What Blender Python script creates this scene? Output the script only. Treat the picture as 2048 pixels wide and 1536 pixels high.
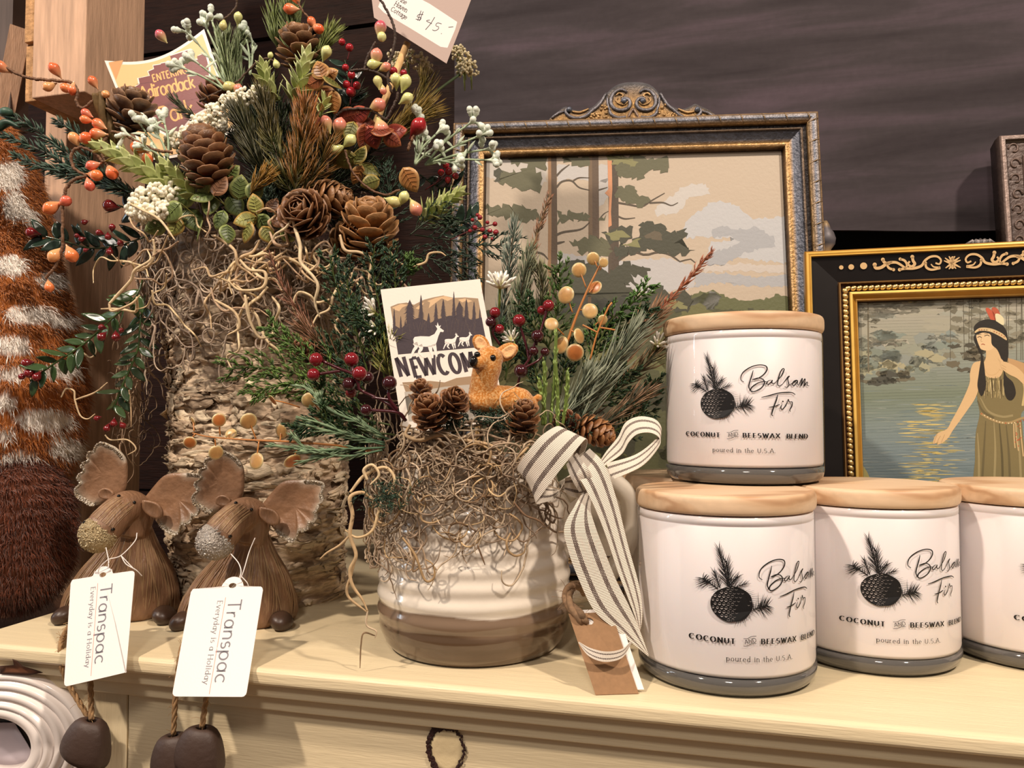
import bpy, bmesh, math, random
import numpy as np
from mathutils import Vector

for _o in list(bpy.data.objects):
    bpy.data.objects.remove(_o)
SC = bpy.context.scene
COL = SC.collection
rnd = random.Random(11)
nr = np.random.RandomState(7)

# ---------------------------------------------------------------- camera
# lengths are written in centimetres, z = 0 is the dresser top; T() turns them into metres
Z0 = 0.95
FPX = 1538.0
YAW, EYE = math.radians(14.3), 14.5
PITCH = math.atan(62 / FPX)
A = np.array
Fh = A([-math.sin(YAW), math.cos(YAW), 0.0]); Rv = A([math.cos(YAW), math.sin(YAW), 0.0]); Zv = A([0, 0, 1.0])
Fv = Fh * math.cos(PITCH) + Zv * math.sin(PITCH)
Uv = -Fh * math.sin(PITCH) + Zv * math.cos(PITCH)
CAM = A([0, 0, EYE])
def ray(px, py):
    return Fv + Rv * (px - 1024) / FPX + Uv * (768 - py) / FPX
def W(px, py, d):
    return CAM + ray(px, py) * d
def on_z(px, py, z=0.0):
    r = ray(px, py); return CAM + r * ((z - EYE) / r[2])
def on_plane(px, py, O, N):
    r = ray(px, py); return CAM + r * (np.dot(O - CAM, N) / np.dot(r, N))
def T(p):
    return (p[0] * .01, p[1] * .01, p[2] * .01 + Z0)

cd = bpy.data.cameras.new('camera'); cam = bpy.data.objects.new('camera', cd); COL.objects.link(cam)
cd.sensor_fit = 'HORIZONTAL'; cd.sensor_width = 36; cd.lens = FPX * 36 / 2048
cd.clip_start = .01; cd.clip_end = 50
cam.location = T(CAM)
cam.rotation_euler = (math.pi / 2 + PITCH, 0, YAW)
SC.camera = cam

# ---------------------------------------------------------------- light and exposure
SC.view_settings.view_transform = 'Standard'
SC.view_settings.look = 'None'
SC.view_settings.gamma = 1.0
SC.view_settings.use_curve_mapping = False
SC.view_settings.exposure = 0.2
wd = bpy.data.worlds.new('shop_air'); SC.world = wd; wd.use_nodes = True
wd.node_tree.nodes['Background'].inputs[0].default_value = (1.0, .85, .74, 1)
wd.node_tree.nodes['Background'].inputs[1].default_value = .15
def lamp(name, pos, target, watts, size, col, spread=180):
    l = bpy.data.lights.new(name, 'AREA'); l.energy = watts; l.size = size; l.color = col; l.shape = 'DISK'
    l.spread = math.radians(spread)
    o = bpy.data.objects.new(name, l); COL.objects.link(o); o.location = T(pos)
    o.rotation_euler = (Vector(T(target)) - Vector(T(pos))).to_track_quat('-Z', 'Y').to_euler()
    return o
lamp('assumed_spot_or_added_fill', (-96, -76, 172), (-8, 55, 8), 33, .10, (1.0, .83, .68))  # ceiling spot out of view, assumed from the glints and shadows
lamp('assumed_spot_or_added_fill', (98, -32, 150), (0, 60, 12), 24, .10, (1.0, .84, .70))  # second ceiling spot, likewise unseen and assumed from the pot's glints
lamp('assumed_spot_or_added_fill', (10, -120, 150), (10, 70, 20), 9.5, .30, (1.0, .88, .78))  # added frontal fill, not one of the two assumed ceiling spots
wl = bpy.data.lights.new('assumed_strip_lamp', 'AREA'); wl.shape = 'RECTANGLE'; wl.size = .10; wl.size_y = 1.3; wl.energy = 5.0; wl.color = (.80, .90, 1.0)  # assumed cool strip lamp, no window known; added for highlights on candle glass
wo = bpy.data.objects.new('assumed_strip_lamp', wl); COL.objects.link(wo); wo.location = T((-190, 2, 75)); wo.rotation_euler = (Vector(T((2, 52, 15))) - Vector(T((-190, 2, 75)))).to_track_quat('-Z', 'Y').to_euler()
SC.cycles.max_bounces = 8
SC.cycles.transparent_max_bounces = 16
SC.cycles.caustics_refractive = False
SC.cycles.caustics_reflective = False
SC.cycles.sample_clamp_indirect = 4.0
SC.cycles.use_denoising = True

# ---------------------------------------------------------------- helpers
def lin(c):
    if isinstance(c, str):
        c = c.lstrip('#'); c = [int(c[i:i + 2], 16) / 255 for i in (0, 2, 4)]
    return A([x / 12.92 if x <= .04045 else ((x + .055) / 1.055) ** 2.4 for x in c[:3]])
def mixc(a, b, t):
    return A(a) * (1 - t) + A(b) * t
def unit(v):
    v = A(v, dtype=float); n = np.linalg.norm(v); return v / n if n > 1e-9 else A([0, 0, 1.0])
def perp(t):
    t = unit(t); a = A([0, 0, 1.0]) if abs(t[2]) < .9 else A([1.0, 0, 0])
    u = unit(np.cross(t, a)); return u, np.cross(t, u)

MATS = {}
def mat(name, col=None, rough=.5, metal=0., var=0., vscale=300., bump=0., bscale=600., coat=0., sss=0., sheen=0.,
        spec=.5, stretch=None, var_col=None, detail=4., trans=0.):
    """Principled material; col None reads the mesh's colour attribute, var / bump add procedural noise."""
    if name in MATS: return MATS[name]
    m = bpy.data.materials.new(name); MATS[name] = m; m.use_nodes = True
    nt = m.node_tree; N = nt.nodes; L = nt.links; b = N['Principled BSDF']
    b.inputs['Roughness'].default_value = rough; b.inputs['Metallic'].default_value = metal
    b.inputs['Specular IOR Level'].default_value = spec
    b.inputs['Coat Weight'].default_value = coat; b.inputs['Coat Roughness'].default_value = .08
    if sss:
        b.inputs['Subsurface Weight'].default_value = sss; b.inputs['Subsurface Radius'].default_value = (.003, .002, .0015)
        b.inputs['Subsurface Scale'].default_value = 1.0
    if sheen: b.inputs['Sheen Weight'].default_value = sheen; b.inputs['Sheen Roughness'].default_value = .5
    if trans: b.inputs['Transmission Weight'].default_value = trans
    tc = N.new('ShaderNodeTexCoord'); vec = tc.outputs['Object']
    if stretch:
        mp = N.new('ShaderNodeMapping'); mp.inputs['Scale'].default_value = stretch; L.new(vec, mp.inputs[0]); vec = mp.outputs[0]
    if col is None:
        at = N.new('ShaderNodeAttribute'); at.attribute_name = 'Col'; src = at.outputs['Color']
    else:
        rgb = N.new('ShaderNodeRGB'); rgb.outputs[0].default_value = (*lin(col), 1); src = rgb.outputs[0]
    if var:
        nz = N.new('ShaderNodeTexNoise'); nz.inputs['Scale'].default_value = vscale; nz.inputs['Detail'].default_value = detail
        L.new(vec, nz.inputs['Vector'])
        if var_col:
            mx = N.new('ShaderNodeMix'); mx.data_type = 'RGBA'
            rp = N.new('ShaderNodeValToRGB'); rp.color_ramp.elements[0].position = .42; rp.color_ramp.elements[1].position = .66
            L.new(nz.outputs[0], rp.inputs[0])
            ml = N.new('ShaderNodeMath'); ml.operation = 'MULTIPLY'; ml.inputs[1].default_value = var; L.new(rp.outputs[0], ml.inputs[0])
            L.new(ml.outputs[0], mx.inputs[0]); L.new(src, mx.inputs[6]); mx.inputs[7].default_value = (*lin(var_col), 1)
            src = mx.outputs[2]
        else:
            mr = N.new('ShaderNodeMapRange'); mr.inputs[1].default_value = .25; mr.inputs[2].default_value = .75
            mr.inputs[3].default_value = 1 - var; mr.inputs[4].default_value = 1 + var
            L.new(nz.outputs[0], mr.inputs[0])
            hs = N.new('ShaderNodeHueSaturation'); L.new(mr.outputs[0], hs.inputs['Value']); L.new(src, hs.inputs['Color'])
            src = hs.outputs[0]
    L.new(src, b.inputs['Base Color'])
    if bump:
        n2 = N.new('ShaderNodeTexNoise'); n2.inputs['Scale'].default_value = bscale; n2.inputs['Detail'].default_value = 6
        L.new(vec, n2.inputs['Vector'])
        bp = N.new('ShaderNodeBump'); bp.inputs['Strength'].default_value = 1.0; bp.inputs['Distance'].default_value = bump
        L.new(n2.outputs[0], bp.inputs['Height']); L.new(bp.outputs[0], b.inputs['Normal'])
    return m

ORG = {}
def tag(o, label=None, cat=None, group=None, kind=None):
    for k, v in (('label', label), ('category', cat), ('group', group), ('kind', kind)):
        if v: o[k] = v
    return o
def thing(name, loc, label, cat, group=None):
    o = bpy.data.objects.new(name, None); COL.objects.link(o); o.empty_display_size = .01
    o.location = T(loc); ORG[o.name] = A(loc, dtype=float)
    return tag(o, label, cat, group)

class MB:
    def __init__(s): s.v = []; s.f = []; s.c = []; s.m = []; s.uv = []; s.n = 0
    def add(s, V, F, col=(.8, .8, .8), m=0, uv=None):
        V = np.asarray(V, dtype=float); k = len(V)
        s.v.append(V); c = np.asarray(col, dtype=float)
        s.c.append(np.broadcast_to(c, (k, 3)))
        s.uv.append(np.zeros((k, 2)) if uv is None else np.asarray(uv, dtype=float))
        if isinstance(F, np.ndarray): s.f += (F + s.n).tolist(); nf = len(F)
        else: s.f += [tuple(i + s.n for i in f) for f in F]; nf = len(F)
        s.m += [m] * nf; s.n += k
    def grid(s, G, col=(.8, .8, .8), close_u=False, close_v=False, m=0, uv=None):
        """G: (a,b,3) array of points."""
        G = np.asarray(G, dtype=float); a, b = G.shape[:2]
        I = np.arange(a * b).reshape(a, b)
        i1 = np.roll(I, -1, 0) if close_u else I[1:]; i0 = I if close_u else I[:-1]
        if close_v: q = [i0, np.roll(i0, -1, 1), np.roll(i1, -1, 1), i1]
        else: q = [i0[:, :-1], i0[:, 1:], i1[:, 1:], i1[:, :-1]]
        F = np.stack([x.ravel() for x in q], 1)
        c = np.asarray(col, dtype=float)
        if c.ndim == 3: c = c.reshape(-1, 3)
        s.add(G.reshape(-1, 3), F, c, m, None if uv is None else np.asarray(uv).reshape(-1, 2))
    def box(s, lo, hi, col=(.8, .8, .8), m=0, R=None, O=None):
        x0, y0, z0 = lo; x1, y1, z1 = hi
        V = A([(x0, y0, z0), (x1, y0, z0), (x1, y1, z0), (x0, y1, z0), (x0, y0, z1), (x1, y0, z1), (x1, y1, z1), (x0, y1, z1)], dtype=float)
        if R is not None: V = V @ A(R) + (A(O) if O is not None else 0)
        s.add(V, [(0, 3, 2, 1), (4, 5, 6, 7), (0, 1, 5, 4), (1, 2, 6, 5), (2, 3, 7, 6), (3, 0, 4, 7)], col, m)
    def tube(s, pts, rad, n=6, col=(.8, .8, .8), cap=True, m=0, sq=None):
        P = np.asarray(pts, dtype=float); k = len(P)
        r = np.broadcast_to(np.asarray(rad, dtype=float), (k,))
        Tn = np.gradient(P, axis=0); Tn /= np.maximum(np.linalg.norm(Tn, axis=1, keepdims=True), 1e-9)
        u, _ = perp(Tn[0]); us = []
        for t in Tn:
            u = u - t * np.dot(u, t); u = unit(u); us.append(u)
        us = A(us); vs = np.cross(Tn, us)
        an = np.arange(n) * 2 * math.pi / n
        G = P[:, None] + r[:, None, None] * (np.cos(an)[None, :, None] * us[:, None] + np.sin(an)[None, :, None] * vs[:, None])
        c = np.asarray(col, dtype=float)
        if c.ndim == 2: c = np.repeat(c[:, None], n, 1)
        b = s.n
        s.grid(G, c, close_v=True, m=m)
        if cap:
            s.f.append(tuple(b + i for i in range(n))[::-1]); s.f.append(tuple(b + (k - 1) * n + i for i in range(n))); s.m += [m, m]
    def lathe(s, prof, C=(0, 0, 0), n=64, col=(.8, .8, .8), m=0, sx=1, sy=1, wob=None):
        pr = np.asarray([p[:2] for p in prof], dtype=float); an = np.arange(n) * 2 * math.pi / n
        G = np.stack([pr[:, :1] * np.cos(an) * sx, pr[:, :1] * np.sin(an) * sy, np.repeat(pr[:, 1:2], n, 1)], 2)
        if wob is not None: G = wob(G, an)
        c = np.asarray(col, dtype=float)
        if c.ndim == 2: c = np.repeat(c[:, None], n, 1)
        s.grid(G + A(C), c, close_v=True, m=m)
    def ball(s, C, r, col=(.8, .8, .8), nu=8, nv=6, axis=None, m=0):
        """r scalar or (rx, ry, rz); axis: direction of local z."""
        r = np.broadcast_to(A(r, dtype=float), (3,))
        th = np.linspace(0, math.pi, nv + 1); ph = np.arange(nu) * 2 * math.pi / nu
        G = np.stack([np.sin(th)[:, None] * np.cos(ph), np.sin(th)[:, None] * np.sin(ph), np.repeat(np.cos(th)[:, None], nu, 1)], 2) * r
        G = G[1:-1]
        top = A([0, 0, r[2]]); bot = -top
        if axis is not None:
            w = unit(axis); u, v = perp(w); Mx = A([u, v, w]); G = G @ Mx; top = top @ Mx; bot = bot @ Mx
        b = s.n; k = nv - 1
        c = np.asarray(col, dtype=float)
        s.grid(G + A(C), c, close_v=True, m=m)
        s.add(A([top, bot]) + A(C), [], c if c.ndim == 1 else c[0], m)
        t, o = s.n - 2, s.n - 1
        for i in range(nu):
            j = (i + 1) % nu
            s.f.append((t, b + j, b + i)); s.f.append((o, b + (k - 1) * nu + i, b + (k - 1) * nu + j)); s.m += [m, m]
    def plate(s, outline, thick=.1, dish=0., rings=4, col=(.8, .8, .8), edge=None, nrm=None, edge_mask=None, centre=None, m=0, edge_thick=.35):
        """closed plate from a 3D outline seen from its centre; dish bulges the middle along the normal."""
        P = np.asarray(outline, dtype=float); k = len(P); C = P.mean(0) if centre is None else A(centre, dtype=float)
        if nrm is None:
            nrm = np.zeros(3)
            for i in range(k): nrm += np.cross(P[i] - C, P[(i + 1) % k] - C)
        nrm = unit(nrm); ts = np.linspace(0, 1, rings + 1)[1:]
        c0 = A(col, dtype=float); ce = c0 if edge is None else A(edge, dtype=float)
        for sgn in (1, -1):
            b = s.n; Vs = []; Cs = []
            for t in ts:
                h = dish * (1 - t * t) + sgn * thick * .5 * ((1 - edge_thick) * math.sqrt(max(0, 1 - t ** 4)) + edge_thick)
                Vs.append(C + (P - C) * t + nrm * h)
                w = np.full((k, 1), max(0, (t - .6) / .4) ** 2.6)
                if edge_mask is not None: w = w * A(edge_mask)[:, None]
                Cs.append(c0 * (1 - w) + ce * w)
            s.add(A(Vs).reshape(-1, 3), [], A(Cs).reshape(-1, 3), m)
            s.add([C + nrm * (dish + sgn * thick * .5)], [], c0, m); ci = s.n - 1
            for i in range(k):
                j = (i + 1) % k; q = [(ci, b + i, b + j)] + [(b + t * k + i, b + t * k + k + i, b + t * k + k + j, b + t * k + j) for t in range(rings - 1)]
                s.f += q if sgn > 0 else [x[::-1] for x in q]; s.m += [m] * len(q)
            if sgn > 0: top = b + (rings - 1) * k
            else:
                bt = b + (rings - 1) * k
                for i in range(k):
                    s.f.append((top + i, bt + i, bt + (i + 1) % k, top + (i + 1) % k)); s.m.append(m)
    def build(s, name, mats, parent=None, smooth=True, org=None, mods=None, flip=False):
        V = np.concatenate(s.v) if s.v else np.zeros((0, 3))
        if parent is not None:
            o0 = ORG[parent.name]
        elif org is not None: o0 = A(org, dtype=float)
        else:
            o0 = A([(V[:, 0].min() + V[:, 0].max()) / 2, (V[:, 1].min() + V[:, 1].max()) / 2, V[:, 2].min()])
        me = bpy.data.meshes.new(name)
        F = [f[::-1] for f in s.f] if flip else s.f
        me.from_pydata(((V - o0) * .01).tolist(), [], F)
        if not isinstance(mats, (list, tuple)): mats = [mats]
        for q in mats: me.materials.append(q)
        if len(mats) > 1: me.polygons.foreach_set('material_index', s.m)
        ca = me.color_attributes.new('Col', 'FLOAT_COLOR', 'POINT')
        C4 = np.ones((len(V), 4), dtype=np.float32); C4[:, :3] = np.concatenate(s.c); ca.data.foreach_set('color', C4.ravel())
        uv = np.concatenate(s.uv)
        if uv.any():
            ul = me.uv_layers.new(name='UVMap'); li = np.zeros(len(me.loops), dtype=np.int32); me.loops.foreach_get('vertex_index', li)
            ul.data.foreach_set('uv', uv[li].astype(np.float32).ravel())
        if smooth: me.polygons.foreach_set('use_smooth', [True] * len(me.polygons))
        me.update()
        o = bpy.data.objects.new(name, me); COL.objects.link(o)
        ORG[o.name] = o0
        if parent is None: o.location = T(o0)
        else: o.parent = parent
        for mk in (mods or []):
            md = o.modifiers.new(mk[0], mk[1])
            for k2, v2 in mk[2].items(): setattr(md, k2, v2)
        return o
BEV = lambda w, seg=2: ('bevel', 'BEVEL', dict(width=w * .01, segments=seg, limit_method='ANGLE', angle_limit=.6))

def spline(pts, n=40):
    """Catmull-Rom through pts (any dimension), n samples."""
    P = np.asarray(pts, dtype=float)
    if len(P) == 2: return P[0] + (P[1] - P[0]) * np.linspace(0, 1, n)[:, None]
    Q = np.vstack([2 * P[0] - P[1], P, 2 * P[-1] - P[-2]])
    d = np.linalg.norm(np.diff(P, axis=0), axis=1); cum = np.concatenate([[0], np.cumsum(d)]); cum /= cum[-1]
    out = []
    for t in np.linspace(0, 1, n):
        i = min(len(P) - 2, int(np.searchsorted(cum, t, 'right') - 1)); i = max(0, i)
        u = (t - cum[i]) / max(1e-9, cum[i + 1] - cum[i])
        a, b, c, e = Q[i], Q[i + 1], Q[i + 2], Q[i + 3]
        out.append(.5 * ((2 * b) + (-a + c) * u + (2 * a - 5 * b + 4 * c - e) * u * u + (-a + 3 * b - 3 * c + e) * u ** 3))
    return A(out)
def PX(pts, n=None):
    """pixel+depth triples -> cm points (splined when n is given)."""
    Q = A([W(*p) for p in pts]); return spline(Q, n) if n else Q

def hash3(i, j, k):
    h = (i * 374761393 + j * 668265263 + k * 2147483647 * 0 + k * 1274126177) & 0x7fffffff
    h = ((h ^ (h >> 13)) * 1274126177) & 0x7fffffff
    return ((h ^ (h >> 16)) & 0xffff) / 65535.0
def vnoise(p):
    p = np.asarray(p, dtype=float); i = np.floor(p).astype(np.int64); f = p - i; f = f * f * (3 - 2 * f)
    r = 0
    for dx in (0, 1):
        for dy in (0, 1):
            for dz in (0, 1):
                w = (f[..., 0] if dx else 1 - f[..., 0]) * (f[..., 1] if dy else 1 - f[..., 1]) * (f[..., 2] if dz else 1 - f[..., 2])
                r = r + w * hash3(i[..., 0] + dx, i[..., 1] + dy, i[..., 2] + dz)
    return r
def fbm(p, o=4):
    r = 0; a = .5; q = np.asarray(p, dtype=float)
    for _ in range(o): r = r + a * vnoise(q); q = q * 2.03 + 17.3; a *= .5
    return r

# ---------------------------------------------------------------- flat printing: polygons, brush strokes and letters
def arc(cx, cy, rx, ry, a0, a1, n=10):
    t = np.radians(np.linspace(a0, a1, n)); return [(cx + rx * math.cos(x), cy + ry * math.sin(x)) for x in t]
X = .66
GL = {
 'A': (.82, [[(.02, 0), (.41, 1)], [(.41, 1), (.8, 0)], [(.16, .34), (.66, .34)]]),
 'B': (.7, [[(.1, 0), (.1, 1)], [(.1, 1), (.35, 1)] + arc(.35, .765, .24, .235, 90, -90) + [(.1, .53)], [(.35, .53)] + arc(.37, .265, .28, .265, 90, -90) + [(.1, 0)]]),
 'C': (.76, [arc(.42, .5, .36, .5, 48, 312, 18)]),
 'D': (.78, [[(.1, 0), (.1, 1)], [(.1, 1), (.32, 1)] + arc(.32, .5, .4, .5, 90, -90, 14) + [(.1, 0)]]),
 'E': (.64, [[(.1, 0), (.1, 1)], [(.1, 1), (.56, 1)], [(.1, .52), (.48, .52)], [(.1, 0), (.58, 0)]]),
 'F': (.6, [[(.1, 0), (.1, 1)], [(.1, 1), (.56, 1)], [(.1, .52), (.46, .52)]]),
 'G': (.8, [arc(.42, .5, .36, .5, 48, 350, 18) + [(.5, .42)]]),
 'H': (.8, [[(.1, 0), (.1, 1)], [(.7, 0), (.7, 1)], [(.1, .52), (.7, .52)]]),
 'I': (.28, [[(.14, 0), (.14, 1)]]),
 'L': (.6, [[(.1, 0), (.1, 1)], [(.1, 0), (.56, 0)]]),
 'M': (.95, [[(.1, 0), (.1, 1)], [(.1, 1), (.475, .2)], [(.475, .2), (.85, 1)], [(.85, 1), (.85, 0)]]),
 'N': (.82, [[(.1, 0), (.1, 1)], [(.1, 1), (.72, 0)], [(.72, 0), (.72, 1)]]),
 'O': (.86, [arc(.43, .5, .37, .5, 0, 360, 24)]),
 'P': (.66, [[(.1, 0), (.1, 1)], [(.1, 1), (.34, 1)] + arc(.34, .745, .26, .255, 90, -90) + [(.1, .49)]]),
 'R': (.72, [[(.1, 0), (.1, 1)], [(.1, 1), (.34, 1)] + arc(.34, .755, .25, .245, 90, -90) + [(.1, .51)], [(.34, .51), (.66, 0)]]),
 'S': (.64, [arc(.32, .74, .24, .26, 40, 250, 12) + arc(.32, .26, .26, .26, 80, -140, 12)]),
 'T': (.7, [[(.35, 0), (.35, 1)], [(.02, 1), (.68, 1)]]),
 'U': (.8, [[(.1, 1), (.1, .36)] + arc(.4, .3, .3, .3, 180, 360, 12) + [(.7, .36), (.7, 1)]]),
 'W': (1.12, [[(.02, 1), (.3, 0)], [(.3, 0), (.56, .9)], [(.56, .9), (.82, 0)], [(.82, 0), (1.1, 1)]]),
 'X': (.76, [[(.04, 0), (.72, 1)], [(.04, 1), (.72, 0)]]),
 'a': (.6, [arc(.29, X / 2, .23, X / 2, 0, 360, 16), [(.52, X), (.52, 0)]]),
 'c': (.56, [arc(.32, X / 2, .25, X / 2, 50, 310, 14)]),
 'd': (.62, [arc(.29, X / 2, .23, X / 2, 0, 360, 16), [(.52, 1.05), (.52, 0)]]),
 'e': (.6, [[(.07, X * .52), (.53, X * .52)] + arc(.3, X / 2, .23, X / 2, 4, 312, 16)]),
 'g': (.6, [arc(.29, X / 2, .23, X / 2, 0, 360, 16), [(.52, X), (.52, -.08)] + arc(.28, -.08, .24, .22, 0, -150, 8)]),
 'h': (.6, [[(.09, 0), (.09, 1.05)], [(.09, .4)] + arc(.3, .42, .21, .24, 170, 0, 10) + [(.51, 0)]]),
 'i': (.26, [[(.13, 0), (.13, X)], arc(.13, X + .22, .035, .035, 0, 360, 8)]),
 'k': (.56, [[(.09, 0), (.09, 1.05)], [(.48, X), (.1, .25)], [(.22, .36), (.52, 0)]]),
 'l': (.24, [[(.12, 0), (.12, 1.05)]]),
 'n': (.6, [[(.09, 0), (.09, X)], [(.09, .4)] + arc(.3, .42, .21, .24, 170, 0, 10) + [(.51, 0)]]),
 'o': (.62, [arc(.31, X / 2, .25, X / 2, 0, 360, 18)]),
 'p': (.62, [[(.09, -.32), (.09, X)], arc(.33, X / 2, .23, X / 2, 0, 360, 16)]),
 'r': (.42, [[(.09, 0), (.09, X)], [(.09, .36)] + arc(.3, .4, .21, .26, 175, 70, 7)]),
 's': (.46, [arc(.23, X * .73, .16, X * .27, 40, 250, 9) + arc(.23, X * .26, .18, X * .26, 80, -140, 9)]),
 't': (.4, [[(.18, .92), (.18, .12)] + arc(.29, .12, .11, .12, 180, 290, 5), [(.02, X), (.38, X)]]),
 'u': (.6, [[(.09, X), (.09, .24)] + arc(.3, .24, .21, .24, 180, 350, 10), [(.51, X), (.51, 0)]]),
 'v': (.56, [[(.03, X), (.28, 0)], [(.28, 0), (.53, X)]]),
 'y': (.56, [[(.03, X), (.29, .02)], [(.54, X), (.2, -.3)]]),
 '.': (.24, [arc(.1, .04, .035, .035, 0, 360, 8)]),
 '-': (.5, [[(.05, .35), (.42, .35)]]),
 ' ': (.36, []),
}
class Decal:
    def __init__(s): s.it = []; s.L = 1
    def poly(s, pts, col, L=None, fuzz=0, seg=6, seed=0):
        """filled outline; fuzz roughens the edge."""
        P = A(pts, dtype=float)
        if fuzz:
            r = random.Random(seed); Q = []
            for i in range(len(P)):
                a, b = P[i], P[(i + 1) % len(P)]; n = max(1, int(np.linalg.norm(b - a) / seg))
                for k in range(n): Q.append(a + (b - a) * k / n + A([r.uniform(-fuzz, fuzz), r.uniform(-fuzz, fuzz)]))
            P = A(Q)
        s.it.append(('p', P, lin(col) if isinstance(col, str) else A(col), s.L if L is None else L))
    def stroke(s, pts, w, col, L=None, smooth=0, taper=None, thin=None):
        P = A(pts, dtype=float)
        if smooth: P = spline(P, smooth)
        k = len(P); tn = np.gradient(P, axis=0); tn /= np.maximum(np.linalg.norm(tn, axis=1, keepdims=True), 1e-9)
        nn = np.stack([-tn[:, 1], tn[:, 0]], 1)
        ws = np.full(k, float(w))
        if thin is not None: ws = thin + (w - thin) * np.abs(tn[:, 1]) ** 1.3
        if taper: ws = ws * np.interp(np.linspace(0, 1, k), np.linspace(0, 1, len(taper)), taper)
        s.it.append(('s', P + nn * ws[:, None] / 2, P - nn * ws[:, None] / 2, lin(col) if isinstance(col, str) else A(col), s.L if L is None else L))
    def dot(s, c, r, col, L=None, ry=None, n=14):
        s.poly(arc(c[0], c[1], r, ry or r, 0, 360 - 360 / n, n), col, L)
    def text(s, txt, x, y, h, col, w=.1, thin=None, serif=0., ang=0., track=0., sx=1., L=None, ydown=True, slant=0.):
        """letters from strokes; (x, y) baseline start, h cap height, ang degrees."""
        ca, sa = math.cos(math.radians(ang)), math.sin(math.radians(ang)); q = 0.; sg = -1 if ydown else 1
        def tr(p):
            a = (q + p[0] * sx + p[1] * slant) * h; b = p[1] * h
            return (x + a * ca - b * sa * 1, y + sg * (a * sa + b * ca))
        for ch in txt:
            adv, st = GL[ch]
            for k in st:
                P = A(k)
                s.stroke([tr(p) for p in k], w * h, col, L, thin=None if thin is None else thin * h)
                if serif:
                    for e, d in ((P[0], P[1] - P[0]), (P[-1], P[-2] - P[-1])):
                        if abs(d[1]) > abs(d[0]) * 1.2 and min(abs(e[1] - z) for z in (0, 1, 1.05, X, -.32)) < .02 and len(k) < 14 or (len(k) == 2 and abs(d[1]) > abs(d[0])):
                            s.stroke([tr((e[0] - serif / 2 / sx, e[1])), tr((e[0] + serif / 2 / sx, e[1]))], (thin or w) * h * 1.15, col, L)
            q += adv * sx + track
        return q * h
    def build(s, name, mp, material, parent=None, mb=None, eps=.003, strips=None):
        m = mb or MB()
        for it in s.it:
            if it[0] == 'p':
                P = it[1]
                if strips:
                    bm = bmesh.new(); bm.faces.new([bm.verts.new((p[0], p[1], 0)) for p in P])
                    for q in strips:
                        bmesh.ops.bisect_plane(bm, geom=bm.verts[:] + bm.edges[:] + bm.faces[:], plane_co=(q, 0, 0), plane_no=(1, 0, 0))
                    bm.verts.index_update()
                    m.add(A([mp(v.co.x, v.co.y, it[3] * eps) for v in bm.verts]), [tuple(v.index for v in f.verts) for f in bm.faces], it[2]); bm.free()
                    continue
                V = A([mp(p[0], p[1], it[3] * eps) for p in P]); m.add(V, [tuple(range(len(V)))], it[2])
            else:
                a = A([mp(p[0], p[1], it[4] * eps) for p in it[1]]); b = A([mp(p[0], p[1], it[4] * eps) for p in it[2]])
                m.grid(np.stack([a, b], 1), it[3])
        return m.build(name, material, parent, smooth=False)

# ---------------------------------------------------------------- the room
def structure(name, mb, m, **k):
    o = mb.build(name, m, smooth=False, **k); o['kind'] = 'structure'; return o
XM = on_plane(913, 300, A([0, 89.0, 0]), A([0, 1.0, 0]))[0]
b = MB(); b.box((-230, -240, -96), (230, 96, -95)); structure('floor', b, mat('floor_boards', '#6b4a30', .5, var=.25, vscale=8, stretch=(1, 12, 1), bump=.0006, bscale=20))
wood_dark = mat('dark_planks', '#20100a', .6, spec=.1, var=.5, vscale=30, stretch=(1, 1, 9), bump=.0008, bscale=60)
black = mat('black_gap_shade', '#060404', .9)  # black colour put on the wall for the shade of the gap below the mural
b = MB()
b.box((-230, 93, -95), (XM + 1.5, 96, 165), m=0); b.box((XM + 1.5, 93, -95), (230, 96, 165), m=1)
zs = [-95, -60, -30, 4, on_plane(600, 70, A([0, 92.0, 0]), A([0, 1.0, 0]))[2], 96, 130, 165]
for i in range(len(zs) - 1): b.box((-230, 91.6 + (i % 2) * .5, zs[i] + .15), (XM + 1.2, 93, zs[i + 1] - .15), m=0)
structure('wall_back', b, [wood_dark, black])

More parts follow.
